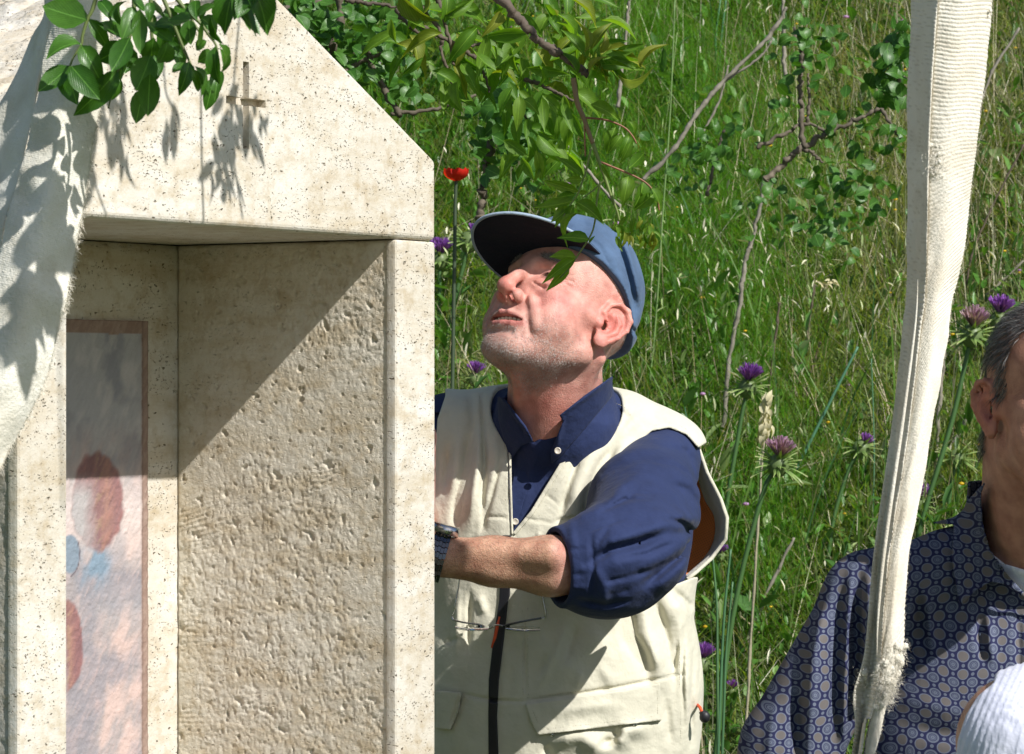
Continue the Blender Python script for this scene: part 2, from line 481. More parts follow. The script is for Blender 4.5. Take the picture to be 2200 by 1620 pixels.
def hair_strands(V, Nn, sel, n, length, width, dirv, jitter, cols, lift=0.35):
    """thin tapering hairs rooted on a mesh; dirv = combing direction per hair or one vector. cm in, metre mesh out"""
    idx = RNG.choice(np.nonzero(sel)[0], n)
    p = V[idx] + RNG.normal(0, 0.06, (n, 3)); nn = Nn[idx]
    d = (np.asarray(dirv) if np.ndim(dirv) == 1 else np.asarray(dirv)[idx]) + RNG.normal(0, jitter, (n, 3))
    d = d - (d * nn).sum(1, keepdims=True) * nn; d /= np.linalg.norm(d, axis=1, keepdims=True) + 1e-6
    d = d * (1 - lift) + nn * lift; d /= np.linalg.norm(d, axis=1, keepdims=True)
    L = length * RNG.uniform(0.6, 1.3, (n, 1))
    side = np.cross(d, nn + RNG.normal(0, 0.3, (n, 3))); side /= np.linalg.norm(side, axis=1, keepdims=True) + 1e-6
    W = width * RNG.uniform(0.7, 1.3, (n, 1))
    a = p - side * W * 0.5 - nn * 0.02; b = p + side * W * 0.5 - nn * 0.02
    mid = p + d * L * 0.55 + nn * 0.0
    c = mid + side * W * 0.35; e = mid - side * W * 0.35
    t = p + d * L - nn * L * 0.12
    VV = np.stack([a, b, c, e, t], 1).reshape(-1, 3) / 100
    k = np.arange(n)[:, None] * 5
    F = np.concatenate([k + np.array([[0, 1, 2]]), k + np.array([[0, 2, 3]]), k + np.array([[3, 2, 4]])])
    cc = cols[RNG.integers(0, len(cols), n)] * RNG.uniform(0.8, 1.2, (n, 1))
    return VV, F, np.repeat(cc, 5, axis=0)

# skin material -----------------------------------------------------
def skin_material():
    m, n, l, b = nodes('skin')
    at = n.new('ShaderNodeAttribute'); at.attribute_name = 'Col'
    tc = n.new('ShaderNodeTexCoord')
    nz = n.new('ShaderNodeTexNoise'); nz.inputs['Scale'].default_value = 55; nz.inputs['Detail'].default_value = 7
    l.new(tc.outputs['Object'], nz.inputs['Vector'])
    r = ramp(n, l, nz.outputs['Fac'], [(0.3, (0.74, 0.62, 0.60)), (0.66, (1.12, 1.12, 1.10))])
    c = mix(n, l, at.outputs['Color'], r.outputs[0], 1.0, 'MULTIPLY')
    l.new(c, b.inputs['Base Color'])
    b.inputs['Roughness'].default_value = 0.5; b.inputs['Specular IOR Level'].default_value = 0.42
    b.inputs['Subsurface Weight'].default_value = 0.22; b.inputs['Subsurface Radius'].default_value = (1.0, 0.35, 0.2)
    b.inputs['Subsurface Scale'].default_value = 0.006
    v = n.new('ShaderNodeTexVoronoi'); v.inputs['Scale'].default_value = 620
    l.new(tc.outputs['Object'], v.inputs['Vector'])
    n2 = n.new('ShaderNodeTexNoise'); n2.inputs['Scale'].default_value = 300; n2.inputs['Detail'].default_value = 4
    l.new(tc.outputs['Object'], n2.inputs['Vector'])
    b1 = bump_from(n, l, b, v.outputs['Distance'], 0.5, 0.0007)
    bump_from(n, l, b, n2.outputs['Fac'], 0.5, 0.0010, b1)
    return m
SKIN = skin_material()
HAIR = simple('hair', (1, 1, 1), rough=0.45, attr=True)
EYE = simple('eye_surface', (1, 1, 1), rough=0.08, attr=True)
TEETH = simple('teeth_enamel', (0.62, 0.55, 0.42), rough=0.25)

# ------------------------------------------------------------------ man in the vest
M1_O = C(1207, 704, 417.0)
M1_R = frame_rot(math.radians(47), math.radians(32))
M1_S = 1.06
def m1_local(p): return ((p - M1_O) @ M1_R / M1_S).astype(np.float32)
def m1_world(q): return np.asarray(q) * M1_S @ M1_R.T + M1_O
NECK_T = m1_world((0, -1.2, -3.0)); NECK_B = C(1198, 905, 422)
WR = C(948, 1196, 396); EL = C(1372, 1202, 399)
def finger(p, base, dirs, lens, r):
    pts = [np.array(base, float)]
    for d_, L in zip(dirs, lens): pts.append(pts[-1] + np.array(d_, float) / np.linalg.norm(d_) * L)
    return chain(p, pts, [r, r * .95, r * .85, r * .75][:len(pts)], 0.3)
def m1_neck(p, g=0.0):
    d = rc(p, NECK_T, NECK_B, 5.7 + g, 6.2 + g)
    return smin(d, rc(p, m1_world((0, 2.5, -5.2)), NECK_B + np.array([-1.8, -2.2, 1]), 3.4 + g, 4.6 + g), 2.5)
SH_DIR = np.array([-0.848, 0.530, 0.0])     # along the shrine's outer right side
def m1_body(p):
    hd = head_sdf(m1_local(p)) * M1_S
    nk = m1_neck(p)
    d = smin(hd, nk, 1.6)
    # sternocleidomastoid and adam's apple
    d = smin(d, rc(p, m1_world((5.6, -2.5, -3.0)), C(1160, 935, 418.5), 1.0, 0.9), 1.5)
    d = smin(d, rc(p, m1_world((0, 3.6, -9.0)), C(1120, 905, 417.5), 0.9, 0.7), 1.4)
    d = smin(d, ell(p, C(1196, 1010, 429), (11, 7, 12)), 3)
    d = smin(d, ell(p, C(1200, 1450, 428), (12, 8, 30)), 3)
    # left arm (forearm is the bare one)
    arm = chain(p, [C(1415, 985, 429), C(1395, 1120, 413), EL + np.array([0, 2.5, 0])], [4.4, 4.0, 3.7], 1)
    fore = chain(p, [EL + np.array([0, 2.5, 0]), C(1285, 1214, 399), C(1180, 1216, 396.5), C(1060, 1206, 396), WR], [3.5, 3.55, 3.6, 2.95, 2.5], 1.5)
    fore = smin(fore, rc(p, C(1180, 1190, 393), C(1010, 1180, 394.3), 1.9, 0.8), 1.5)
    arm = smin(arm, fore, 1.5)
    arm = smin(arm, rc(p, C(1330, 975, 430), C(1415, 985, 428), 3.8, 4.2), 2)
    # hand on the shrine's outer face, fingers spread over the stone
    pal = WR + np.array([-5.6, 1.6, 1.0])
    def hand1(p):
        h = rc(p, WR, pal, 2.3, 2.5)
        h = smin(h, ell(p, pal + np.array([-1.0, 0.4, 0.6]), (3.6, 1.9, 4.0)), 1.2)
        for k, (dz, L) in enumerate(((3.0, 3.4), (1.4, 3.9), (-0.3, 3.6), (-2.0, 2.9))):
            h = smin(h, finger(p, pal + np.array([-3.4, 1.0, dz + 0.6]), [(-1, .55, .15 * (1.5 - k)), (-1, .5, 0.05), (-1, .75, -.1)], [L, L * .65, L * .5], 0.85), 0.35)
        h = smin(h, finger(p, pal + np.array([0.5, -.3, 3.4]), [(-.5, .1, 1), (-.8, .3, .8)], [3.4, 2.6], 1.0), 0.6)
        return h
    arm = smin(arm, within(p, WR + np.array([-8, 3, 1.5]), 14, hand1), 0.8)
    d = smin(d, arm, 1.0)
    # right arm reaches round the far side of the shrine
    RS = C(975, 950, 430); RE = RS + np.array([-18, -10, -6]); RW = RE + np.array([-9, -21, 10])
    RW = C(893, 940, 399); RE = C(880, 1150, 425)
    arm2 = chain(p, [C(1060, 960, 430), RS, RE, RW], [3.6, 3.2, 3.4, 2.6], 1)
    pal2 = RW + np.array([-1.5, -4.5, 1.2])
    def hand2(p):
        h = rc(p, RW, pal2, 2.2, 2.3)
        for k in range(4):
            h = smin(h, finger(p, pal2 + np.array([-.5, -1.5, 2.4 - 1.6 * k]), [(-.6, -.8, .1), (-1, -.3, 0), (-1, .3, 0)], [3.4, 2.2, 1.6], .8), .35)
        return smin(h, finger(p, pal2 + np.array([.6, -.5, 2.4]), [(.1, -.6, .9), (-.2, -.8, .6)], [3.0, 2.4], .95), .5)
    arm2 = smin(arm2, within(p, pal2, 12, hand2), 1)
    d = smin(d, arm2, 1.0)
    return d

man = tag(empty('person', P(1200, 1620, 4.27) * np.array([1, 1, 0])),
          'man in beige vest, navy shirt and denim cap looking up behind the stone shrine', 'person')
V, F, Nn = mesh_sdf(m1_body, C(840, 470, 380) - np.array([25, 22, 160]) * np.array([1, 1, 0]) - np.array([0, 0, 76]), C(1545, 440, 450) + np.array([2, 0, 2]), 0.21)
print('man body', len(V))
q = m1_local(V); aq = np.abs(q[:, 0])
base = np.array([0.60, 0.32, 0.265]); cols = np.tile(base, (len(V), 1))
def blend(mask, c):
    global cols
    mask = np.clip(mask, 0, 1)[:, None]; cols = cols * (1 - mask) + np.array(c) * mask
def gs(c, r): return np.exp(-(((q - np.array(c)) / np.array(r)) ** 2).sum(1))
def gsa(c, r):
    t = q.copy(); t[:, 0] = aq; return np.exp(-(((t - np.array(c)) / np.array(r)) ** 2).sum(1))
isin = np.linalg.norm(q - np.array([0, 1, -1]), axis=1) < 15
blend(gsa((4.6, 6.4, -0.8), (2.4, 3.0, 2.8)) * 0.85 * isin, (0.66, 0.25, 0.22))
blend(gs((0, 11.2, -1.2), (1.9, 1.9, 1.4)) * 0.95, (0.68, 0.22, 0.18))
blend(gsa((7.9, -0.4, 0.5), (1.7, 2.6, 3.4)) * 0.9, (0.70, 0.22, 0.18))
blend(gsa((2.6, 8.6, 1.4), (1.6, 1.5, 0.5)) * 0.5, (0.60, 0.22, 0.18))
nkm = np.clip((-q[:, 2] - 6.5) / 3, 0, 1) * np.clip((m1_body.__globals__['np'].linalg.norm(V - NECK_B, axis=1) < 17), 0, 1)
blend(nkm * (0.5 + 0.5 * (fbm(V[:, 0] * .35, V[:, 1] * .35, V[:, 2] * .35, 4, 3) > 0.0) * 0.8), (0.62, 0.27, 0.22))
# shaved beard area: greyer skin
zl = -2.6 - 0.30 * np.clip(5.5 - q[:, 1], 0, 9) * 0 + 0.28 * np.clip(3.0 - q[:, 1], 0, 6)
beard = np.clip((zl - q[:, 2]) / 1.4, 0, 1) * np.clip((q[:, 1] - 0.0) / 1.5, 0, 1) * np.clip((q[:, 2] + 10.6) / 1.2, 0, 1) * isin
beard *= 1 - 0.85 * gsa((3.6, 8.0, -3.3), (1.3, 2.2, 1.1))
tooth = (q[:, 2] > -5.3) & (q[:, 2] < -4.2) & (aq < 2.1) & (q[:, 1] < 9.45) & (q[:, 1] > 6)
lip = np.clip(1.12 - np.sqrt((aq / 3.1) ** 2 + ((q[:, 2] + 4.8 + 0.1 * aq) / 0.98) ** 2), 0, 0.25) * 4 * (q[:, 1] > 7.8)
beard *= (1 - np.clip(lip, 0, 1))
blend(beard * 0.22, (0.44, 0.32, 0.27))
blend(lip * 0.85, (0.46, 0.16, 0.14))
blend(tooth * 1.0, (0.16, 0.03, 0.03))
blend(gsa((3.2, 8.2, 4.6), (1.9, 1.6, 0.5)) * 0.8 * (q[:, 1] > 6), (0.16, 0.11, 0.09))   # eyebrows
wx, wy = proj(V)
fa = (wy > 1100) & (wx < 1230)
fa = np.clip((1215 - wx) / 40, 0, 1) * np.clip((wy - 1120) / 15, 0, 1) * np.clip((1330-wy)/10,0,1) * (V[:, 1] < 402)
blend(fa * 1.0, (0.50, 0.29, 0.20))
fbv = fbm(V[:, 0] * .25, V[:, 1] * .25, V[:, 2] * .25, 4, 9)
cols *= (1 + 0.10 * fbv)[:, None]
body = link('body', np_mesh('body', V / 100, F, cols=cols), SKIN, man)
tm = link('teeth', teeth_mesh(M1_O, M1_R, M1_S), TEETH, man)
for s_ in (1, -1): link('eye', eye_mesh(M1_O, M1_R, s_, M1_S), EYE, man)
down = (np.array([0, -0.25, -1.0]) @ M1_R.T)
greys = np.array([[.50, .48, .45], [.42, .39, .36], [.60, .58, .56], [.36, .30, .26], [.26, .19, .15]])
dens = beard * (0.25 + 0.75 * np.clip((-q[:, 2] - 5.0) / 3.5, 0, 1))
sel = RNG.uniform(0, 1, len(V)) < dens
hv, hf, hc = hair_strands(V, Nn, sel, 22000, 0.19, 0.021, down, 0.35, greys, 0.4)
up_ = (beard > .1) & (np.linalg.norm(q - np.array([0, 8.6, -8.3]), axis=1) < 3.2)
hv2, hf2, hc2 = hair_strands(V, Nn, up_, 3500, 0.2, 0.024, down, 0.35, greys[:3], 0.45)
st = tag(link('beard_stubble', np_mesh('stubble', np.concatenate([hv, hv2]), np.concatenate([hf, hf2 + len(hv)]), cols=np.concatenate([hc, hc2])), HAIR, man), kind='stuff')
# short side hair by the ear and nape, and eyebrows
side = ((q[:, 1] < 1.6) & (q[:, 1] > -8) & (q[:, 2] > 4.2) & (q[:, 2] < 7) & (aq > 5.2) & (aq < 7.9)) | ((q[:, 1] < -3.4) & (q[:, 2] > -5.0) & (q[:, 2] < 4) & (aq < 7.2)) 
side &= isin
hv, hf, hc = hair_strands(V, Nn, side, 6000, 0.4, 0.025, (np.array([0, -0.8, -0.6]) @ M1_R.T), 0.3, greys[:4], 0.2)
tag(link('hair', np_mesh('hair', hv, hf, cols=hc), HAIR, man), kind='stuff')
brow = gsa((3.1, 8.4, 4.5), (1.9, 1.8, 0.45)) > 0.45
hv, hf, hc = hair_strands(V, Nn, brow & isin, 1600, 0.75, 0.04, (np.array([0.0, -0.1, 0.4]) @ M1_R.T), 0.4, np.array([[.12, .09, .07], [.3, .27, .25]]), 0.3)
tag(link('eyebrow_hair', np_mesh('brow', hv, hf, cols=hc), HAIR, man), kind='stuff')
fsel = (wy > 1120) & (wy < 1300) & (wx < 1205) & (wx > 940) & (V[:, 1] < 402)
hv, hf, hc = hair_strands(V, Nn, fsel, 2600, 1.0, 0.016, np.array([-0.5, 0, 0.6]), 0.5, np.array([[.10, .06, .04], [.16, .1, .06]]), 0.12)
tag(link('arm_hair', np_mesh('armhair', hv, hf, cols=hc), HAIR, man), kind='stuff')
# ------------------------------------------------------------------ clothes of the man in the vest
def cloth(name, col, rough=0.85, var=0.12, weave=900, wst=0.25, sheen=0.2, attr=False):
    m, n, l, b = nodes(name)
    b.inputs['Roughness'].default_value = rough; b.inputs['Specular IOR Level'].default_value = 0.25
    b.inputs['Sheen Weight'].default_value = sheen; b.inputs['Sheen Roughness'].default_value = 0.5
    tc = n.new('ShaderNodeTexCoord')
    nz = n.new('ShaderNodeTexNoise'); nz.inputs['Scale'].default_value = 14; nz.inputs['Detail'].default_value = 8; nz.inputs['Roughness'].default_value = 0.65
    l.new(tc.outputs['Object'], nz.inputs['Vector'])
    r = ramp(n, l, nz.outputs['Fac'], [(0.3, tuple(c * (1 - var) for c in col)), (0.7, tuple(min(1, c * (1 + var * .6)) for c in col))])
    l.new(r.outputs[0], b.inputs['Base Color'])
    w1 = n.new('ShaderNodeTexNoise'); w1.inputs['Scale'].default_value = weave; w1.inputs['Detail'].default_value = 2
    l.new(tc.outputs['Object'], w1.inputs['Vector'])
    n2 = n.new('ShaderNodeTexNoise'); n2.inputs['Scale'].default_value = 45; n2.inputs['Detail'].default_value = 3
    l.new(tc.outputs['Object'], n2.inputs['Vector'])
    b1 = bump_from(n, l, b, n2.outputs['Fac'], 0.55, 0.006)
    bump_from(n, l, b, w1.outputs['Fac'], wst, 0.0012, b1)
    return m
VEST = cloth('vest_cotton', (0.62, 0.595, 0.48))
NAVY = cloth('navy_cotton', (0.019, 0.031, 0.092), var=0.2, sheen=0.04)
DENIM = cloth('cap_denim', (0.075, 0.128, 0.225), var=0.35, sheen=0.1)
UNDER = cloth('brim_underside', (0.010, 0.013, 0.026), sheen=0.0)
PIPE = cloth('pale_piping', (0.30, 0.38, 0.48))
BLACK = simple('black_plastic', (0.012, 0.012, 0.016), rough=0.5)
STEEL = simple('steel', (0.55, 0.55, 0.56), rough=0.22, metal=1.0)
DKSTEEL = simple('dark_steel', (0.12, 0.13, 0.15), rough=0.25, metal=1.0)
ORANGE = simple('orange_cord', (0.75, 0.09, 0.02), rough=0.6)

# cap ---------------------------------------------------------------
CAPKEEP = [(14, 6.6), (10, 6.6), (8.2, 6.7), (6.3, 6.8), (4.4, 6.5), (2.0, 5.8), (0, 5.1), (-3.0, 3.7), (-6.1, 1.8), (-9, 1.2), (-13, 0.8), (-15, 24), (15, 24)]
CW = [([(1300, 488), (1318, 520), (1338, 560), (1354, 610), (1366, 665), (1372, 705)], 18, -0.5), ([(1330, 505), (1350, 545), (1366, 600), (1374, 650)], 12, 0.5), ([(1240, 478), (1280, 492), (1310, 520)], 10, -0.35), ([(1322, 560), (1336, 600), (1346, 660), (1352, 710)], 12, 0.35), ([(1352, 700), (1368, 716), (1376, 700)], 8, -0.4), ([(1250, 500), (1290, 530), (1318, 590)], 5, -0.15)]
def crown_shape(q):
    d = ell(q, (0, 0.1, 5.5), (8.05, 8.7, 8.7))
    d = smin(d, ell(q, (0, -1.0, 3.2), (7.75, 8.6, 6.5)), 1.5)
    d = smin(d, ell(q, (0, 3.2, 8.2), (6.5, 5.4, 4.7)), 2.5)
    return d
def cap_sdf(p, off=0.0, th=0.22):
    q = m1_local(p); x, y = proj(p)
    d = crown_shape(q)
    d = d - strokes(x, y, CW)
    d = d - 0.5 * strokes(x, y, [([(1290, 480), (1322, 540), (1346, 600), (1362, 690)], 26, -0.30), ([(1262, 480), (1300, 520), (1335, 575)], 15, 0.25), ([(1352, 560), (1366, 620), (1372, 690)], 12, 0.3),
                             ([(1335, 640), (1350, 700), (1348, 745)], 10, -0.3), ([(1312, 500), (1345, 545)], 10, -0.25)])
    d = d - 0.10 * np.sin(q[:, 1] * 1.1 + q[:, 2] * 0.5) * np.cos(q[:, 0] * .7)
    seam = np.abs(q[:, 0]); d = d + 0.10 * np.exp(-(seam / 0.22) ** 2)
    d = smax(d - 0.25, -(crown_shape(q) + 1.1), 0.1)
    cut = poly2(q[:, 1], q[:, 2], CAPKEEP)
    return smax(d, cut, 0.12) * M1_S
V, F, Nn = mesh_sdf(cap_sdf, M1_O - 22, M1_O + 22, 0.25)
cap = link('cap', np_mesh('cap', V / 100, F), DENIM, man)
cap['label'] = 'faded blue denim baseball cap with a dark brim underside'
CAP_O = cap.location.copy()
def brim_pt(t, s, off):
    al = math.radians(68 if t < 0 else 60) * t
    x = (7.9 if t > 0 else 7.5) * math.sin(al); y = -0.3 + 9.5 * math.cos(al)
    Lb = 9.4 * max(0.0, math.cos(al * 1.28)) ** 0.55
    x2 = x + s * Lb * (0.24 if t > 0 else 0.10) * math.sin(al); y2 = y + s * Lb
    z = 5.8 - 0.014 * x2 * x2 + (0.27 if x2 > 0 else 0.27) * x2 - 0.15 * (y2 - 9.2) + off - 0.2 * max(0, t - 0.7) / 0.3
    return (x2, y2, z)
def brim_mesh(o1, o2):
    nt_, ns = 60, 16; V = []; F = []
    for off in (o1, o2):
        for i in range(nt_ + 1):
            for j in range(ns + 1): V.append(m1_world(brim_pt(-1 + 2 * i / nt_, j / ns, off)) / 100)
    k = (nt_ + 1) * (ns + 1); ix = lambda i, j: i * (ns + 1) + j
    for i in range(nt_):
        for j in range(ns):
            a, b, c, d = ix(i, j), ix(i + 1, j), ix(i + 1, j + 1), ix(i, j + 1)
            F.append((a, b, c, d)); F.append((k + a, k + d, k + c, k + b))
    for i in range(nt_):
        for j in (0, ns):
            F.append((ix(i, j), ix(i + 1, j), k + ix(i + 1, j), k + ix(i, j)))
    for j in range(ns):
        for i in (0, nt_): F.append((ix(i, j), ix(i, j + 1), k + ix(i, j + 1), k + ix(i, j)))
    return V, F
V, F = brim_mesh(0.14, 0.0); link('brim', np_mesh('brim', V, F), DENIM, cap)
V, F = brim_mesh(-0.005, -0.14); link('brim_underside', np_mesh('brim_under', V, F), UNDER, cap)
g = Geo(); g.tube([m1_world(brim_pt(-1 + 2 * i / 60, 1.0, 0.0)) / 100 for i in range(61)], 0.0022, 8)
link('brim_edge', g.mesh('brim_edge'), PIPE, cap)

# torso -------------------------------------------------------------
def torso(p, g=0.0):
    d = ell(p, C(1200, 1130, 430), (18.6 + g, 12.2 + g, 18.5 + g))
    d = smin(d, ell(p, C(1196, 1500, 429), (18.6 + g, 13.6 + g, 27 + g)), 5)
    d = smin(d, chain(p, [C(1240, 950, 428), C(1335, 955, 429), C(1422, 982, 429)], [4.8 + g, 4.7 + g, 4.9 + g]), 4)
    d = smin(d, chain(p, [C(1150, 950, 428), C(1060, 935, 430), C(965, 930, 430)], [4.8 + g, 4.3 + g, 4.6 + g]), 4)
    return d
def sleeve(p):
    a = chain(p, [C(1425, 985, 428), C(1384, 1085, 414), C(1355, 1172, 401)], [5.0, 7.1, 6.7], 2.0)
    a = smin(a, chain(p, [C(1360, 1188, 400), C(1300, 1205, 397.5), C(1196, 1219, 396.6)], [6.5, 6.2, 5.05], 1.5), 2.0)
    a = smin(a, ell(p, C(1305, 1272, 399.5), (6.0, 4.2, 3.4)), 2.0)
    return a
SLV = [([(1240, 1150), (1300, 1128), (1350, 1112)], 7, -0.35), ([(1330, 1200), (1390, 1190), (1450, 1165)], 8, -0.4), ([(1345, 1240), (1400, 1225), (1450, 1200)], 9, -0.45), ([(1300, 1250), (1350, 1240)], 8, -0.35), ([(1290, 1100), (1340, 1075), (1400, 1070)], 8, -0.35), ([(1400, 990), (1450, 1000), (1490, 1025)], 7, -0.35), ([(1420, 1110), (1465, 1125), (1495, 1150)], 9, -0.5), ([(1275, 1190), (1290, 1160), (1310, 1130)], 9, -0.35), ([(1470, 965), (1490, 1010), (1500, 1060)], 7, -0.3), ([(1215, 1150), (1222, 1200), (1218, 1260)], 7, -0.25), ([(1240, 1290), (1300, 1300), (1350, 1290)], 10, -0.5), ([(1262, 1212), (1310, 1182), (1370, 1168), (1440, 1140)], 15, -1.3), ([(1280, 1188), (1330, 1160), (1400, 1140), (1450, 1118)], 30, 0.8), ([(1272, 1215), (1300, 1260), (1296, 1310)], 16, 0.5), ([(1225, 1120), (1235, 1180)], 12, 0.25), ([(1310, 1075), (1340, 1040), (1380, 1020)], 16, 0.4), ([(1325, 1085), (1365, 1060), (1420, 1060)], 12, -0.45), ([(1290, 1225), (1350, 1205), (1430, 1180)], 26, 0.5), ([(1300, 1160), (1370, 1140), (1430, 1120)], 22, 0.4),
       ([(1385, 1255), (1430, 1220), (1478, 1180)], 13, -1.1), ([(1400, 1275), (1445, 1240), (1480, 1205)], 20, 0.6), ([(1370, 1225), (1420, 1195)], 16, 0.4), ([(1280, 1120), (1360, 1090), (1440, 1085)], 20, -0.25), ([(1440, 1040), (1480, 1055), (1505, 1090)], 14, -0.5),
       ([(1430, 960), (1475, 970), (1498, 1000)], 12, -0.4), ([(1300, 1020), (1370, 985), (1430, 975)], 16, -0.25), ([(1230, 1110), (1300, 1090)], 16, 0.3), ([(1270, 1150), (1275, 1220), (1272, 1300)], 8, -0.45),
       ([(1200, 1185), (1255, 1178)], 8, -0.2), ([(1200, 1240), (1262, 1232)], 9, -0.25), ([(1205, 1262), (1262, 1262)], 9, 0.2), ([(1300, 1290), (1360, 1260)], 16, -0.35), ([(1455, 1100), (1500, 1120)], 16, 0.5), ([(1440, 1150), (1490, 1140)], 14, -0.5),
       ([(1340, 1000), (1420, 1010), (1480, 1030)], 26, 0.3)]
NECKCUT = [(1070, 700), (1072, 838), (1092, 872), (1148, 950), (1205, 893), (1262, 852), (1312, 806), (1320, 700)]
def shirt_sdf(p):
    x, y = proj(p)
    d = torso(p, -0.1)
    d = smin(d, rc(p, C(1200, 800, 424), C(1196, 905, 424), 7.0, 8.7), 2.0)
    s = sleeve(p) - strokes(x, y, SLV) * (p[:, 1] < 432)
    cuff = rc(p, C(1196, 1219, 396.6), C(1262, 1214, 398), 5.2, 5.7) ; s = smin(s, cuff, 0.15)
    # the cuff opening round the forearm
    A = C(1196, 1219, 396.6); ax = C(1300, 1208, 399) - A; ax /= np.linalg.norm(ax)
    t = (p - A.astype(np.float32)) @ ax.astype(np.float32)
    s = smax(s, -t, 0.3)
    hole = np.linalg.norm(p - A - t[:, None] * ax, axis=1) - 4.5
    s = smax(s, -smax(hole, t - 5.0, 0.3), 0.25)
    d = smin(d, s, 1.2)
    d = d - strokes(x, y, [([(1155, 950), (1140, 1030), (1110, 1130)], 14, 0.22), ([(1130, 1010), (1100, 1120)], 10, -0.25), ([(1100, 960), (1105, 1060)], 12, -0.25)]) * (p[:, 1] < 425)
    # right sleeve
    d = smin(d, chain(p, [C(1060, 960, 431), C(970, 945, 430), C(890, 1100, 427)], [4.2, 4.3, 4.6], 1), 1.5)
    cut = poly2(x, y, NECKCUT) * 0.06
    d = smax(d, -smax(cut, p[:, 1] - 424, 0.2), 0.2)
    top = C(1200, 838, 424)[2] + 0.18 * (p[:, 0] - 6.4)
    d = smax(d, p[:, 2] - top, 0.2)
    d = smax(d, C(1200, 1620, 420)[2] - 14 - p[:, 2], 0.5)
    return d
V, F, Nn = mesh_sdf(shirt_sdf, (-22, 385, 86), (34, 448, 154), 0.28)
shirt = link('shirt', np_mesh('shirt', V / 100, F), NAVY, man); shirt['label'] = 'navy long-sleeved shirt with the sleeve rolled to the elbow'
print('shirt', len(V))
def collar_base(p): return smin(m1_neck(p, 1.15), torso(p, 0.75), 2.0)
COL_R = [(1318, 806), (1316, 850), (1268, 908), (1205, 980), (1184, 997), (1183, 972), (1192, 948), (1209, 906), (1202, 892), (1255, 850)]
COL_L = [(1068, 850), (1084, 856), (1104, 882), (1130, 915), (1146, 948), (1120, 957), (1098, 990), (1084, 950), (1070, 900)]
def collar_sdf(p):
    x, y = proj(p)
    d = np.abs(collar_base(p) - strokes(x, y, [([(1210, 900), (1195, 960)], 8, 0.3), ([(1204, 893), (1260, 853), (1312, 812)], 8, 0.25), ([(1100, 885), (1143, 940)], 7, 0.3)])) - 0.2
    c = np.minimum(poly2(x, y, COL_R), poly2(x, y, COL_L)) * 0.062
    c = smax(c, p[:, 1] - 427, 0.2)
    back = smax(424 - p[:, 1], np.abs(p[:, 2] - C(1200, 845, 430)[2]) - 2.6, 0.2)
    return smax(d, np.minimum(c, back), 0.12)
V, F, Nn = mesh_sdf(collar_sdf, (-12, 398, 134), (22, 448, 156), 0.2)
link('collar', np_mesh('collar', V / 100, F), NAVY, shirt)
# front placket and buttons
def strip_on(base, poly, off, th, h, ymax=430, zsoft=0.1):
    def f(p):
        x, y = proj(p)
        return smax(smax(np.abs(base(p) - off) - th, poly2(x, y, poly) * 0.062, zsoft), p[:, 1] - ymax, 0.1)
    a = np.array(poly); lo = C(a[:, 0].min(), a[:, 1].max(), 412); hi = C(a[:, 0].max(), a[:, 1].min(), 412)
    lo = np.minimum(lo, C(a[:, 0].min(), a[:, 1].max(), 430)) - 1; hi = np.maximum(hi, C(a[:, 0].max(), a[:, 1].min(), 430)) + 1
    lo[1] = 398; hi[1] = 436
    return mesh_sdf(f, lo, hi, h)
V, F, Nn = strip_on(lambda p: torso(p, -0.1), [(1112, 985), (1146, 952), (1160, 985), (1128, 1070), (1105, 1145), (1085, 1140), (1095, 1060)], 0.15, 0.12, 0.16)
link('placket', np_mesh('placket', V / 100, F), NAVY, shirt)
BUT = simple('shell_button', (0.55, 0.50, 0.42), rough=0.25)
def surf_hit(base, px, py, y0=395, y1=440):
    Ys = np.arange(y0, y1, 0.1); pts = np.array([C(px, py, Y) for Y in Ys], np.float32)
    d = base(pts); i = np.argmax(d < 0); return pts[i]
def button(px, py, base, r=0.5, parent=None):
    c = surf_hit(base, px, py) / 100 + np.array([0, -0.0065, 0.0005]); g = Geo(); n = 20
    V = []; F = []
    prof = [(0.0, 0.0), (0.55, 0.0), (0.68, -0.0006), (0.92, -0.0008), (1.0, 0.0), (0.95, 0.0014), (0, 0.0014)]
    for (rr, dy) in prof:
        for k in range(n): V.append(c + np.array([rr * r / 100 * math.cos(6.2832 * k / n), dy, rr * r / 100 * math.sin(6.2832 * k / n)]))
    for i in range(len(prof) - 1):
        for k in range(n): F.append((i * n + k, (i + 1) * n + k, (i + 1) * n + (k + 1) % n, i * n + (k + 1) % n))
    g.add(V, F)
    o = link('button', g.mesh('button'), BUT, parent)
    h = Geo(); V0, F0 = ico(1)
    for a in (-1, 1):
        for b in (-1, 1): h.add(V0 * 0.0005 + c + np.array([a * .0009, -0.0004, b * .0009]), F0)
    link('thread', h.mesh('thread'), BLACK, o) if parent.parent is None else None
    return o
for bx_, by_, bs in ((1198, 969, lambda p: collar_base(p) - 0.25), (1128, 993, lambda p: torso(p, 0.15)), (1107, 1121, lambda p: torso(p, 0.15))):
    button(bx_, by_, bs, 0.46, shirt)

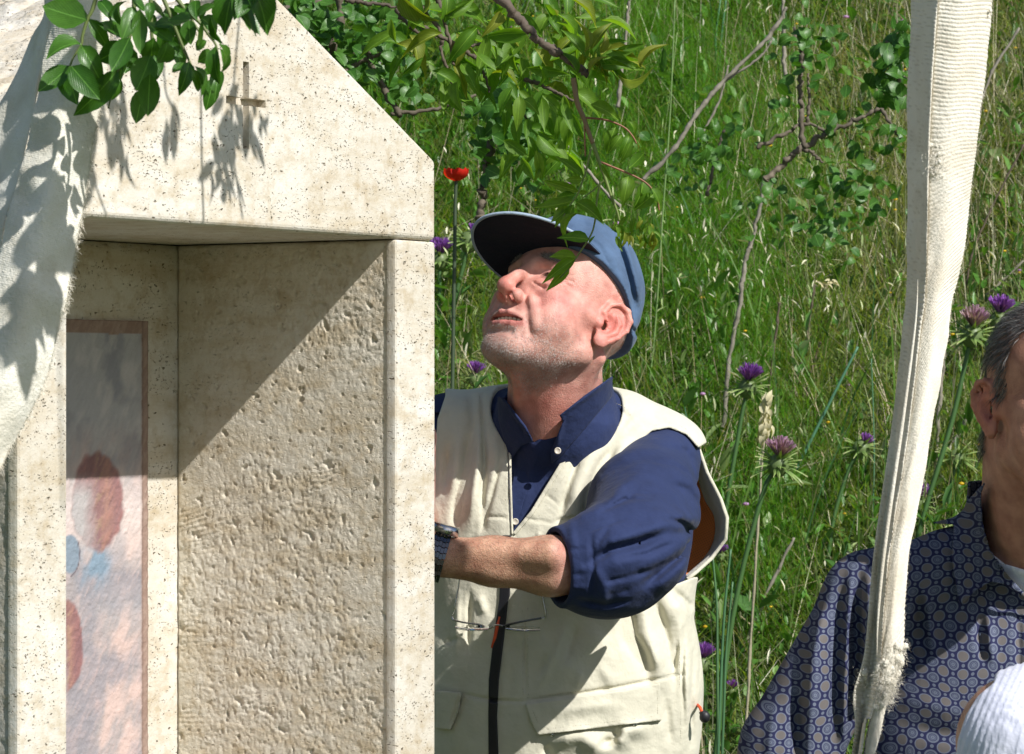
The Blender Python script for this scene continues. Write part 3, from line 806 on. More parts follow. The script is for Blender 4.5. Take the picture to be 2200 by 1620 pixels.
# vest --------------------------------------------------------------
VF = [([(1240, 1350), (1215, 1420)], 9, -0.3), ([(1180, 1400), (1160, 1450)], 8, -0.25), ([(1455, 1380), (1448, 1440)], 8, -0.4), ([(1490, 1400), (1485, 1500), (1488, 1600)], 9, -0.4), ([(1200, 1530), (1260, 1520), (1330, 1515)], 16, 0.25), ([(1240, 1475), (1250, 1440)], 10, 0.2), ([(1020, 1150), (1000, 1230)], 9, -0.3), ([(1150, 1180), (1160, 1140)], 8, 0.3), ([(1270, 900), (1250, 950), (1215, 1000)], 9, 0.3), ([(1262, 905), (1236, 1000), (1216, 1060), (1202, 1125)], 11, -0.55), ([(1300, 915), (1262, 1000), (1238, 1060), (1226, 1115)], 24, 0.55), ([(1328, 945), (1292, 1000), (1265, 1060), (1256, 1130)], 15, -0.9),
      ([(1350, 950), (1310, 1000), (1288, 1050)], 14, 0.6), ([(1322, 965), (1302, 1010), (1290, 1050)], 7, -0.4), ([(1235, 960), (1205, 1020), (1175, 1080)], 26, 0.25),
      ([(1300, 866), (1335, 880), (1352, 898)], 6, -0.15), ([(1340, 860), (1410, 900), (1440, 912)], 8, -0.12),
      ([(1036, 850), (1040, 930), (1042, 1000), (1036, 1070), (1040, 1135)], 9, -0.55), ([(1010, 840), (1018, 930)], 14, -0.3),
      ([(1016, 925), (1005, 1000), (985, 1080), (978, 1145)], 17, -0.85), ([(1030, 930), (1022, 1020), (1008, 1130)], 14, 0.5), ([(990, 925), (978, 1000), (962, 1060)], 18, 0.45), ([(965, 960), (955, 1060)], 12, -0.5),
      ([(1062, 930), (1064, 1000), (1056, 1060)], 18, 0.45), ([(1076, 985), (1058, 1060), (1034, 1140)], 7, -0.45), ([(1044, 1110), (1090, 1112)], 5, -0.2),
      ([(1340, 1290), (1352, 1370), (1398, 1440)], 20, -1.3), ([(1375, 1270), (1392, 1360), (1425, 1470)], 26, 0.9), ([(1420, 1262), (1462, 1340), (1478, 1440), (1482, 1560)], 30, 0.9), ([(1400, 1270), (1432, 1370), (1450, 1470)], 14, -0.5),
      ([(1450, 1290), (1495, 1330)], 22, 0.5), ([(1440, 1262), (1480, 1300), (1500, 1350)], 12, -0.5), ([(1300, 1340), (1250, 1400), (1200, 1470)], 40, 0.35), ([(1215, 1340), (1190, 1410), (1152, 1490)], 14, 0.35),
      ([(1128, 1300), (1128, 1400), (1130, 1505)], 5, -0.22), ([(1130, 1505), (1220, 1494), (1330, 1476), (1470, 1448)], 6, -0.35), ([(1470, 1350), (1466, 1450), (1470, 1560)], 6, -0.3),
      ([(1290, 1430), (1320, 1480)], 16, 0.25), ([(1380, 1430), (1400, 1475)], 14, -0.3), ([(1180, 1590), (1250, 1585), (1310, 1620)], 30, 1.1), ([(1320, 1610), (1345, 1575), (1400, 1560)], 26, 1.0), ([(1290, 1600), (1318, 1590), (1330, 1566)], 12, -0.9),
      ([(1170, 1600), (1190, 1640)], 16, -0.6), ([(1430, 1500), (1440, 1600)], 12, -0.4), ([(1010, 1275), (1008, 1340), (1006, 1400)], 8, -0.5), ([(985, 1280), (978, 1400)], 12, 0.4), ([(1028, 1280), (1040, 1320)], 14, 0.4), ([(960, 1380), (985, 1372)], 8, -0.4),
      ([(1100, 1420), (1095, 1500)], 16, -0.2), ([(990, 1490), (1062, 1505), (1130, 1507)], 5, -0.3), ([(992, 1490), (968, 1565)], 6, -0.3), ([(1250, 880), (1300, 910)], 30, -0.15), ([(1390, 880), (1340, 930), (1300, 985)], 18, 0.35), ([(1170, 1060), (1200, 1085)], 5, -0.1),
      ([(1128, 1114), (1200, 1126)], 5, -0.15), ([(1195, 1120), (1235, 1112)], 7, -0.35)]
def torso_v(p):
    x, y = proj(p)
    return torso(p, 0.0) - (np.maximum(1.25 * strokes(x, y, VF), -0.62) + 0.16 * (fbm_f(p))) * np.clip((432 - p[:, 1]) / 6, 0, 1)
def fbm_f(p):
    return np.sin(p[:, 0] * 0.9 + 1.3 * np.sin(p[:, 2] * 0.33)) * np.cos(p[:, 2] * 0.42 + 0.8 * np.sin(p[:, 0] * 0.5))
VOPEN = [(1062, 780), (1070, 830), (1080, 900), (1091, 960), (1094, 1060), (1096, 1120), (1104, 1152), (1142, 1108), (1200, 1012), (1262, 912), (1296, 868), (1312, 815), (1312, 760)]
AHOLE = [(1552, 930), (1500, 962), (1474, 934), (1438, 919), (1400, 926), (1335, 983), (1300, 1040), (1290, 1100), (1290, 1250), (1345, 1282), (1420, 1268), (1490, 1240), (1560, 1240), (1620, 1100)]
AHOLE_R = [(700, 700), (955, 800), (957, 850), (940, 900), (925, 1100), (800, 1300), (600, 1300)]
def vest_sdf(p):
    x, y = proj(p)
    d = smax(torso_v(p) - 1.5, 0.25 - torso(p, 0.0), 0.1)
    c1 = smax(poly2(x, y, VOPEN) * 0.062, p[:, 1] - 428, 0.2)
    c2 = smax(poly2(x, y, AHOLE) * 0.062, p[:, 1] - 438, 0.2)
    c3 = poly2(x, y, AHOLE_R) * 0.062
    d = smax(d, -c1, 0.15); d = smax(d, -c2, 0.15); d = smax(d, -c3, 0.15)
    d = smax(d, -rc(p, C(1200, 700, 424), C(1196, 880, 424), 8.6, 8.9), 0.3)
    d = smax(d, C(1200, 1620, 420)[2] - 12 - p[:, 2], 0.3)
    return d
V, F, Nn = mesh_sdf(vest_sdf, (-22, 405, 86), (32, 452, 154), 0.25)
print('vest', len(V))
vest = link('vest', np_mesh('vest', V / 100, F), VEST, man); vest['label'] = 'beige sleeveless field vest with pocket flaps'
def put(name, poly, off, th, mat, parent, h=0.2, lab=None):
    V, F, Nn = strip_on(torso_v, poly, off, th, h, 436)
    o = link(name, np_mesh(name, V / 100, F), mat, parent)
    if lab: o['label'] = lab
    return o
put('pocket_flap', [(1128, 1512), (1220, 1500), (1330, 1484), (1418, 1468), (1421, 1548), (1300, 1562), (1156, 1580), (1140, 1550)], 2.0, 0.34, VEST, vest)
put('pocket_flap', [(936, 1483), (992, 1488), (985, 1530), (968, 1568), (936, 1566)], 2.0, 0.3, VEST, vest)
put('zipper', [(1079, 1150), (1098, 1150), (1096, 1280), (1092, 1290), (1082, 1380), (1072, 1460), (1068, 1540), (1074, 1700), (1050, 1700), (1049, 1540), (1050, 1460), (1060, 1370), (1072, 1290)], 1.65, 0.16, BLACK, vest, 0.15)
# edge binding of the vest front opening
put('binding', [(1081, 880), (1092, 960), (1095, 1060), (1098, 1148), (1103, 1150), (1100, 1060), (1098, 958), (1088, 880)], 1.6, 0.12, VEST, vest, 0.13)
put('binding', [(1106, 1150), (1146, 1105), (1206, 1008), (1266, 908), (1262, 903), (1200, 1000), (1140, 1098), (1102, 1144)], 1.6, 0.12, VEST, vest, 0.13)
# stitched seams: short raised threads
THREAD = simple('seam_thread', (0.40, 0.37, 0.27), rough=0.9)
def stitches(lines, off, parent, step=0.34):
    g = Geo()
    for ln in lines:
        pts = smooth_line(ln, 60); W = np.array([surf_hit(lambda p: torso_v(p) - off, a, b_) for a, b_ in pts])
        cum = np.concatenate([[0], np.cumsum(np.linalg.norm(np.diff(W, axis=0), axis=1))]); n_ = int(cum[-1] / step)
        for k in range(n_):
            a = np.array([np.interp((k + .1) * step, cum, W[:, j]) for j in range(3)]); b_ = np.array([np.interp((k + .72) * step, cum, W[:, j]) for j in range(3)])
            if np.linalg.norm(a - b_) < step: g.tube([a / 100, b_ / 100], 0.00042, 4)
    return tag(link('stitching', g.mesh('stitching'), THREAD, parent), kind='stuff')
stitches([[(1132, 1499), (1220, 1488), (1330, 1470), (1468, 1442)], [(1122, 1300), (1122, 1400), (1124, 1500)], [(1134, 1300), (1134, 1400), (1136, 1496)], [(1272, 905), (1244, 1000), (1224, 1060), (1208, 1125)], [(1302, 860), (1340, 874), (1356, 894)], [(1030, 850), (1034, 930), (1036, 1000)], [(1462, 1350), (1460, 1440), (1463, 1600)],
          [(1152, 1118), (1210, 1028), (1272, 926)], [(1078, 900), (1084, 960), (1086, 1060), (1088, 1140)], [(1392, 936), (1345, 978), (1318, 1010)], [(1400, 916), (1440, 909), (1478, 924)], [(990, 1497), (1045, 1503)], [(1085, 1503), (1128, 1506)]], 1.5, vest)
stitches([[(1160, 1568), (1300, 1552), (1412, 1538)], [(1142, 1520), (1160, 1562)], [(1412, 1476), (1413, 1536)]], 2.36, vest)
# back panel flaring behind the arm, with the orange mesh lining
def sheet(rows, mat, name, parent, th=0.25, n=40, m=10, wav=0.0):
    R = [smooth_line([C(*p) for p in r], n) for r in rows]
    S = np.stack([smooth_line([R[k][i] for k in range(len(R))], m) for i in range(n)])   # n, m, 3
    S[:, :, 1] += wav * np.sin(np.arange(n) * 0.9)[:, None]
    V = np.concatenate([S.reshape(-1, 3), S.reshape(-1, 3) + np.array([0, th, 0])]); k = n * m; F = []
    for i in range(n - 1):
        for j in range(m - 1):
            a = i * m + j; F.append((a, a + 1, a + m + 1, a + m)); F.append((k + a, k + a + m, k + a + m + 1, k + a + 1))
        for j in (0, m - 1):
            a = i * m + j; F.append((a, a + m, k + a + m, k + a))
    for j in range(m - 1):
        for i in (0, n - 1):
            a = i * m + j; F.append((a, a + 1, k + a + 1, k + a))
    return link(name, np_mesh(name, V / 100, F), mat, parent)
outer = [(1478, 925, 430), (1498, 955, 430), (1519, 1015, 430), (1548, 1072, 430), (1562, 1112, 430), (1559, 1158, 430), (1530, 1198, 430), (1497, 1228, 429), (1476, 1244, 428)]
lipb = [(1474, 930, 431.5), (1492, 960, 431.5), (1512, 1018, 431.5), (1541, 1076, 432), (1554, 1113, 432), (1551, 1155, 432), (1524, 1193, 431.5), (1492, 1222, 431), (1474, 1238, 430)]
mid_ = [(1465, 940, 435), (1485, 980, 436), (1500, 1030, 437), (1514, 1074, 438), (1534, 1110, 438), (1534, 1157, 438), (1515, 1195, 437), (1482, 1228, 435), (1470, 1238, 433)]
inn = [(1440, 950, 436), (1440, 990, 438), (1440, 1040, 440), (1440, 1080, 441), (1440, 1110, 441), (1440, 1157, 441), (1440, 1195, 440), (1440, 1228, 438), (1450, 1240, 436)]
sheet([outer, lipb, mid_], VEST, 'back_panel', vest)
def mesh_fabric():
    m, n, l, b = nodes('orange_mesh')
    tc = n.new('ShaderNodeTexCoord'); mp = n.new('ShaderNodeMapping'); l.new(tc.outputs['Object'], mp.inputs[0])
    mp.inputs['Rotation'].default_value = (0, 0.5, 0); mp.inputs['Scale'].default_value = (330, 1, 330)
    ck = n.new('ShaderNodeTexVoronoi'); ck.inputs['Scale'].default_value = 1; ck.inputs['Randomness'].default_value = 0.0
    l.new(mp.outputs[0], ck.inputs['Vector'])
    r = ramp(n, l, ck.outputs['Distance'], [(0.2, (0.20, 0.03, 0.008)), (0.5, (0.85, 0.25, 0.05))])
    l.new(r.outputs[0], b.inputs['Base Color']); b.inputs['Roughness'].default_value = 0.7
    bump_from(n, l, b, ck.outputs['Distance'], 0.6, 0.001)
    return m
sheet([mid_, inn], mesh_fabric(), 'mesh_lining', vest)
g = Geo(); g.tube([C(*p) / 100 for p in outer], 0.0028, 7); link('binding', g.mesh('binding'), VEST, vest)
# zip pull, toggle on the hem cord, snaps
g = Geo(); zp = [surf_hit(lambda p: torso_v(p) - 1.7, a, b) / 100 for a, b in ((1074, 1325), (1069, 1345), (1064, 1370), (1057, 1392))]
g.tube(zp, [0.0022, 0.0028, 0.0026, 0.0018], 8); link('zip_pull', g.mesh('zip_pull'), ORANGE, vest)
g = Geo(); g.tube([C(1497, 1513, 424) / 100, C(1504, 1520, 421) / 100, C(1508, 1530, 420.5) / 100], 0.0022, 8); cord = link('hem_cord', g.mesh('hem_cord'), ORANGE, vest)
g = Geo(); V0, F0 = ico(2); g.add(V0 * (0.0075, 0.006, 0.0085) + C(1514, 1540, 420.5) / 100, F0); g.tube([C(1508, 1528, 420.5) / 100, C(1518, 1550, 420.5) / 100], 0.0045, 10)
link('cord_toggle', g.mesh('cord_toggle'), BLACK, vest)
for a, b in ((1187, 1578), (1364, 1556)):
    c = surf_hit(lambda p: torso_v(p) - 1.7, a, b) / 100; g = Geo(); g.add(V0 * 0.0035 + c, F0); link('snap', g.mesh('snap'), STEEL, vest)

# spectacles hanging from the neck
def gp(px, py, off=1.9): return surf_hit(lambda p: torso_v(p) - off, px, py) / 100
glasses = tag(empty('eyeglasses', gp(1070, 1345)), 'thin metal half-rim eyeglasses hanging on the front of the beige vest', 'eyeglasses')
def wire(px, off, r, name, mat, par):
    g = Geo(); pts = smooth_line([gp(a, b, off) for a, b in px], len(px) * 4); g.tube(pts, r, 6); return link(name, g.mesh(name), mat, par)
wire([(972, 1325), (975, 1332), (1000, 1338), (1030, 1342), (1052, 1350)], 2.6, 0.0014, 'rim', STEEL, glasses)
wire([(1081, 1345), (1110, 1338), (1140, 1332), (1163, 1328)], 2.6, 0.0014, 'rim', DKSTEEL, glasses)
wire([(1052, 1350), (1066, 1343), (1081, 1345)], 2.7, 0.0012, 'bridge', STEEL, glasses)
wire([(990, 1200), (986, 1255), (978, 1300), (972, 1325)], 2.3, 0.0011, 'temple', STEEL, glasses)
wire([(1163, 1328), (1172, 1322), (1160, 1260), (1150, 1200)], 1.9, 0.0011, 'temple', STEEL, glasses)
def glass_mat():
    m, n, l, b = nodes('lens_glass'); b.inputs['Transmission Weight'].default_value = 1.0; b.inputs['Roughness'].default_value = 0.02; b.inputs['IOR'].default_value = 1.45
    return m
GLASS = glass_mat()
for (x0, x1, yt, yb) in ((978, 1050, 1337, 1352), (1086, 1160, 1340, 1352)):
    pts = []; 
    for k in range(17):
        t = k / 16; pts.append(gp(x0 + (x1 - x0) * t, yt + (yb - yt) * 0.3 + 3 * t, 2.6))
    up = np.array([0, 0, 0]); V = []; F = []
    for k, p_ in enumerate(pts):
        dz = 0.010 * math.sin(math.pi * (0.08 + 0.84 * k / 16)) ** 0.4
        V += [p_, p_ + np.array([0, -0.016, -dz * .5]), p_ + np.array([0, -0.016, -dz * .5 - .0015]), p_ + np.array([0, 0, -0.0015])]
    for k in range(16):
        for j in range(4): a = k * 4; F.append((a + j, a + 4 + j, a + 4 + (j + 1) % 4, a + (j + 1) % 4))
    link('lens', np_mesh('lens', V, F), GLASS, glasses)

# wrist watch
watch = tag(empty('wristwatch', WR / 100), 'steel wristwatch with dark link band on the wrist beside the stone pillar', 'watch')
axw = (C(1060, 1206, 396) - WR); axw /= np.linalg.norm(axw)
tilt = np.array([axw[0], 0.0, -0.28]); tilt /= np.linalg.norm(tilt)
a1 = np.cross(tilt, [0, 1, 0]); a1 /= np.linalg.norm(a1); a2 = np.cross(tilt, a1)
cw = WR - axw * 0.5
def boxgeo(g, c, ex, ey, ez, col=None):
    V = [c + sx * ex + sy * ey + sz * ez for sx in (-1, 1) for sy in (-1, 1) for sz in (-1, 1)]
    g.add(V, [(0, 1, 3, 2), (4, 6, 7, 5), (0, 4, 5, 1), (2, 3, 7, 6), (0, 2, 6, 4), (1, 5, 7, 3)], col)
for k in range(26):
    th = 2 * math.pi * k / 26; rad = a1 * math.cos(th) + a2 * math.sin(th); tan = -a1 * math.sin(th) + a2 * math.cos(th)
    g = Geo()
    for j in range(-2, 3):
        off = 0.13 if j % 2 else 0.0
        boxgeo(g, (cw + rad * 3.12 + tilt * j * 0.42 + tan * off) / 100, rad * 0.0011, tan * 0.0033, tilt * 0.0019)
    link('band_link', g.mesh('band_link', False), STEEL if k % 1 else DKSTEEL, watch)
g = Geo(); top = a1 if a1[2] > 0 else -a1
g.tube([(cw + top * 3.0) / 100, (cw + top * 4.1) / 100], [0.019, 0.018], 24); link('watch_case', g.mesh('watch_case'), STEEL, watch)

# trousers and shoes, mostly below the picture
def legs_sdf(cx, cy, zt, fl):
    def f(p):
        d = None
        for s_ in (-1, 1):
            e = chain(p, [np.array([cx + s_ * 8, cy, zt]), np.array([cx + s_ * 9.5, cy - 1, 50]), np.array([cx + s_ * 10.5, cy + 1, 8])], [10.5, 8.2, 7.6], 1)
            d = e if d is None else smin(d, e, 2)
        return smin(d, ell(p, (cx, cy, zt), (18, 12.5, 13)), 3)
    return f
TROUS = cloth('trouser_cotton', (0.14, 0.125, 0.10)); SHOE = simple('shoe_leather', (0.05, 0.03, 0.02), rough=0.5)
def lower(cx, cy, zt, par):
    V, F, _ = mesh_sdf(legs_sdf(cx, cy, zt, 0), (cx - 32, cy - 22, 0), (cx + 32, cy + 22, zt + 16), 1.3)
    link('trousers', np_mesh('trousers', V / 100, F), TROUS, par)
    for s_ in (-1, 1):
        V, F, _ = mesh_sdf(lambda p: smax(smin(ell(p, (cx + s_ * 11, cy - 5, 4.0), (4.8, 13, 4.6)), ell(p, (cx + s_ * 10.5, cy + 1, 7), (4.6, 5.5, 6)), 2), 0.1 - p[:, 2], 0.3), (cx + s_ * 11 - 8, cy - 22, -1), (cx + s_ * 11 + 8, cy + 12, 15), 0.9)
        link('shoe', np_mesh('shoe', V / 100, F), SHOE, par)
lower(C(1200, 1620, 429)[0], 430, 84, man)
# ------------------------------------------------------------------ the stone shrine
TH = math.radians(58)
SU = np.array([math.cos(TH), math.sin(TH), 0.0])      # along the front, left to right
SV = np.array([-math.sin(TH), math.cos(TH), 0.0])     # into the shrine
SZ = np.array([0, 0, 1.0])
S_R = np.array([-0.0915, 3.75, 0.0])                  # front right corner on the ground
SW = 0.753; SD = 0.44; PT = 0.084; ND = 0.32
S_L = S_R - SU * SW
LZ = CAMZ + 0.163                                      # underside of the gable block
EZ = CAMZ + 0.259; AZ = CAMZ + 0.452                   # eaves, apex
def SP(u, v, z): return S_L + SU * u + SV * v + SZ * z

def stone_mat(name, base, dark, pit, rough_grain):
    m, n, l, b = nodes(name)
    tc = n.new('ShaderNodeTexCoord'); ob = tc.outputs['Object']
    def noise(sc_, det=6, ro=0.6, vec=None):
        x = n.new('ShaderNodeTexNoise'); x.inputs['Scale'].default_value = sc_; x.inputs['Detail'].default_value = det; x.inputs['Roughness'].default_value = ro
        l.new(vec if vec is not None else ob, x.inputs['Vector']); return x.outputs['Fac']
    big = noise(5, 8, 0.65); c1 = ramp(n, l, big, [(0.3, dark), (0.62, base)])
    med = noise(38, 8, 0.7); c2 = ramp(n, l, med, [(0.36, (0.80, 0.73, 0.62)), (0.52, (1, 1, 1))])
    c = mix(n, l, c1.outputs[0], c2.outputs[0], 0.8, 'MULTIPLY')
    mp = n.new('ShaderNodeMapping'); mp.inputs['Scale'].default_value = (1.0, 1.0, 1.7); l.new(ob, mp.inputs[0])
    dn = n.new('ShaderNodeTexNoise'); dn.inputs['Scale'].default_value = 90; dn.inputs['Detail'].default_value = 4; l.new(ob, dn.inputs['Vector'])
    dm = n.new('ShaderNodeMix'); dm.data_type = 'VECTOR'; dm.inputs[0].default_value = 0.018; l.new(mp.outputs[0], dm.inputs[4]); l.new(dn.outputs['Color'], dm.inputs[5]); dvec = dm.outputs[1]
    v = n.new('ShaderNodeTexVoronoi'); v.inputs['Scale'].default_value = 190; l.new(dvec, v.inputs['Vector'])
    wn = noise(30, 3, 0.5)
    # pits: small voronoi cores, only where a patch noise allows them
    bed = n.new('ShaderNodeMapping'); bed.inputs['Scale'].default_value = (1.0, 1.0, 5.0); l.new(ob, bed.inputs[0])
    mk1 = ramp(n, l, noise(9, 6, 0.75, bed.outputs[0]), [(0.46, (0, 0, 0)), (0.60, (1, 1, 1))])
    msk = mk1
    bs = ramp(n, l, noise(6, 7, 0.7, bed.outputs[0]), [(0.35, (0.86, 0.80, 0.70)), (0.55, (1, 1, 1))]); c = mix(n, l, c, bs.outputs[0], 0.9, 'MULTIPLY')
    pr = ramp(n, l, v.outputs['Distance'], [(0.10, (1, 1, 1)), (0.27, (0, 0, 0))])
    pm = n.new('ShaderNodeMath'); pm.operation = 'MULTIPLY'; l.new(pr.outputs[0], pm.inputs[0]); l.new(msk.outputs[0], pm.inputs[1])
    v2 = n.new('ShaderNodeTexVoronoi'); v2.inputs['Scale'].default_value = 62; l.new(dvec, v2.inputs['Vector'])
    pr2 = ramp(n, l, v2.outputs['Distance'], [(0.05, (1, 1, 1)), (0.14, (0, 0, 0))])
    ad = n.new('ShaderNodeMath'); ad.operation = 'MAXIMUM'; l.new(pm.outputs[0], ad.inputs[0]); l.new(pr2.outputs[0], ad.inputs[1])
    ps = n.new('ShaderNodeMath'); ps.operation = 'MULTIPLY'; l.new(ad.outputs[0], ps.inputs[0]); ps.inputs[1].default_value = pit
    c = mix(n, l, c, (0.17, 0.125, 0.075), ps.outputs[0])
    l.new(c, b.inputs['Base Color']); b.inputs['Roughness'].default_value = 0.9; b.inputs['Specular IOR Level'].default_value = 0.2
    inv = n.new('ShaderNodeMath'); inv.operation = 'SUBTRACT'; inv.inputs[0].default_value = 1; l.new(ad.outputs[0], inv.inputs[1])
    b1 = bump_from(n, l, b, inv.outputs[0], 0.8 * min(1, pit * 1.3), 0.004)
    b2 = bump_from(n, l, b, noise(150, 5, 0.7), rough_grain, 0.003, b1)
    bump_from(n, l, b, noise(420, 3, 0.6), rough_grain, 0.0012, b2)
    return m
TRAV = stone_mat('travertine', (0.67, 0.645, 0.585), (0.55, 0.50, 0.41), 0.85, 0.35)
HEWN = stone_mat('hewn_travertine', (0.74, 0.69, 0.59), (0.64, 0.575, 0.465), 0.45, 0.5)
GREYST = stone_mat('grey_shaded_stone', (0.50, 0.48, 0.43), (0.36, 0.345, 0.31), 0.3, 0.6)  # greyer twin of the hewn stone: the outer left side's shade is in its colour

shrine = tag(empty('stone_shrine', S_R), 'pale travertine niche with a pointed gable block and engraved cross, a painted panel inside', 'shrine')

def slab(name, o, a, b, c, mat, res=0.0, amp=None, bev=0.004, smooth=False):
    """a slab: corner o, edges a (width), b (height), c (thickness, away from the viewer). Face a-b may be a displaced grid"""
    o, a, b, c = [np.asarray(x, float) for x in (o, a, b, c)]
    la, lb = np.linalg.norm(a), np.linalg.norm(b)
    nrm = -c / np.linalg.norm(c)
    if res:
        na = max(2, int(la / res)); nb_ = max(2, int(lb / res))
        A, B = np.meshgrid(np.linspace(0, 1, na + 1), np.linspace(0, 1, nb_ + 1), indexing='ij')
        edge = np.minimum(np.minimum(A, 1 - A) * la, np.minimum(B, 1 - B) * lb)
        h = amp(A * la, B * lb) * np.clip(edge / 0.004, 0, 1) - 0.004 * np.clip(1 - edge / 0.004, 0, 1) ** 2
        V = (o + A[..., None] * a + B[..., None] * b + h[..., None] * nrm).reshape(-1, 3)
        ix = lambda i, j: i * (nb_ + 1) + j
        I, J = np.meshgrid(np.arange(na), np.arange(nb_), indexing='ij')
        F = np.stack([ix(I, J), ix(I + 1, J), ix(I + 1, J + 1), ix(I, J + 1)], -1).reshape(-1, 4)
        if np.dot(np.cross(a, b), nrm) < 0: F = F[:, ::-1]
        # back box
        base = len(V); q = [o - nrm * 0.004, o + a - nrm * 0.004, o + a + b - nrm * 0.004, o + b - nrm * 0.004]; q += [x + c for x in (o, o + a, o + a + b, o + b)]
        V = np.concatenate([V, np.array(q)])
        G = np.array([(4, 5, 6, 7), (0, 1, 5, 4), (1, 2, 6, 5), (2, 3, 7, 6), (3, 0, 4, 7)]) + base
        if np.dot(np.cross(a, b), nrm) > 0: G = G[:, ::-1]
        me = np_mesh(name, V, np.concatenate([F, G]))
    else:
        bm = bmesh.new()
        vs = [bm.verts.new(x) for x in (o, o + a, o + a + b, o + b, o + c, o + a + c, o + a + b + c, o + b + c)]
        for f in ((0, 1, 2, 3), (5, 4, 7, 6), (0, 4, 5, 1), (1, 5, 6, 2), (2, 6, 7, 3), (3, 7, 4, 0)): bm.faces.new([vs[i] for i in f])
        bmesh.ops.recalc_face_normals(bm, faces=bm.faces)
        bmesh.ops.bevel(bm, geom=bm.edges[:], offset=bev, segments=3, affect='EDGES', profile=0.6)
        me = bpy.data.meshes.new(name); bm.to_mesh(me); bm.free()
    return link(name, me, mat, shrine)

def hewn_amp(seed, k=1.0):
    def f(a, b):
        wa = a + 0.003 * vnoise(a * 120, b * 120, None, seed + 3); wb = b + 0.003 * vnoise(a * 110, b * 110, None, seed + 4)
        g1 = fbm(wa * 330, wb * 260, None, 3, seed + 20)
        h = 0.0022 * np.minimum(g1, 0.15) + 0.0010 * fbm(a * 120, b * 100, None, 3, seed) + 0.0012 * fbm(a * 30, b * 30, None, 2, seed + 2)
        flat = np.clip((fbm(a * 8 + 3, b * 5, None, 3, seed + 50) + 0.06) * 5, 0, 1)
        h = h * (1 - 0.5 * flat)
        x = wa * math.cos(0.6) + wb * math.sin(0.6); y = -wa * math.sin(0.6) + wb * math.cos(0.6)
        for sc_, dp, pr, rd in ((27, 0.0045, 0.5, 0.13), (62, 0.0030, 0.42, 0.15)):
            d, v = worley(x * sc_ * 0.8, y * sc_ * 1.2, seed + 30 + sc_)
            d = d + 0.09 * vnoise(a * 300, b * 300, None, seed + 60)
            h = h - dp * np.clip(1.25 - d / (rd * (0.4 + 1.2 * v)), 0, 1) * (v < pr)
        for (ca, cb, ra, rb, ang) in ((0.29, 0.46, 0.035, 0.03, 0.25), (0.31, 0.33, 0.03, 0.02, 0.05), (0.20, 0.24, 0.03, 0.015, 0.0), (0.31, 0.22, 0.03, 0.02, 0.1), (0.19, 0.11, 0.025, 0.02, 0.0), (0.10, 0.52, 0.02, 0.02, 0.2)):
            g_ = np.exp(-((a - ca) / ra) ** 2 - ((b - cb) / rb) ** 2)
            h = h + 0.0006 * g_ * np.sin((b * math.cos(ang) + a * math.sin(ang) + 0.002 * vnoise(a * 60, b * 60, None, 2)) * 1100)
        return h * k
    return lambda a, b: 0.66 * f(a, b)
# side walls: rough inner faces, smooth front edges
F_IN = SW - PT; ZB = 0.86
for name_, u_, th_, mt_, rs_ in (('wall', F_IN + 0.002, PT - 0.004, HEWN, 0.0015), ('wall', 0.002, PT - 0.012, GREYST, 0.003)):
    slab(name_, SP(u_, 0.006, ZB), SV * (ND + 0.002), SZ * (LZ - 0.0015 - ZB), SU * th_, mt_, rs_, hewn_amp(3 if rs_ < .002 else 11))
    slab('wall_foot', SP(u_, 0.006, 0), SV * (ND + 0.002), SZ * (ZB - 0.001), SU * th_, mt_, 0.012, hewn_amp(5))
slab('pilaster', SP(F_IN, 0, 0), SU * PT, SZ * (LZ - 0.0012), SV * 0.016, TRAV, 0, None, 0.005)
slab('pilaster', SP(0.0, 0, 0), SU * (PT - 0.009), SZ * (LZ - 0.0012), SV * 0.016, TRAV, 0, None, 0.005)
# back wall
slab('back_wall', SP(0.001, ND + 0.008, 0), SU * (SW - 0.002), SZ * (LZ - 0.0015), SV * 0.10, TRAV, 0.006, lambda a, b: 0.0006 * fbm(a * 60, b * 60, None, 3, 7))
slab('plinth', SP(-0.05, -0.05, 0.002) , SU * (SW + 0.10), SZ * 0.12, SV * (SD + 0.10), TRAV, 0, None, 0.006) if False else None

# gable block ---------------------------------------------------------
bm = bmesh.new()
prof = [(0, LZ), (SW, LZ), (SW, EZ), (SW / 2, AZ), (0, EZ)]
fr_ = [bm.verts.new(SP(u, -0.001, z)) for u, z in prof]; bk = [bm.verts.new(SP(u, SD, z)) for u, z in prof]
bm.faces.new(fr_); bm.faces.new(bk[::-1])
for i in range(5):
    j = (i + 1) % 5; bm.faces.new([fr_[i], fr_[j], bk[j], bk[i]][::-1])
bmesh.ops.recalc_face_normals(bm, faces=bm.faces)
bmesh.ops.bevel(bm, geom=bm.edges[:], offset=0.007, segments=4, affect='EDGES', profile=0.5)
gme = bpy.data.meshes.new('gable'); bm.to_mesh(gme); bm.free()
gable = link('gable_block', gme, TRAV, shrine)
def cutter(u0, u1, z0, z1):
    b = bmesh.new(); vs = [b.verts.new(SP(u, v, z)) for u in (u0, u1) for v in (-0.02, 0.011) for z in (z0, z1)]
    for f in ((0, 1, 3, 2), (4, 6, 7, 5), (0, 4, 5, 1), (2, 3, 7, 6), (0, 2, 6, 4), (1, 5, 7, 3)): b.faces.new([vs[i] for i in f])
    bmesh.ops.recalc_face_normals(b, faces=b.faces)
    m_ = bpy.data.meshes.new('cut'); b.to_mesh(m_); b.free(); o = bpy.data.objects.new('cut', m_); COL.objects.link(o); o.location = -Vector(shrine.location); o.parent = shrine; return o
zc = CAMZ + (810 - 219) / FPX * 3.43
def u_at(px):                                   # u on the front face seen at pixel column px
    k = (px - 1100) / FPX; return (k * S_L[1] - S_L[0]) / (SU[0] - k * SU[1])
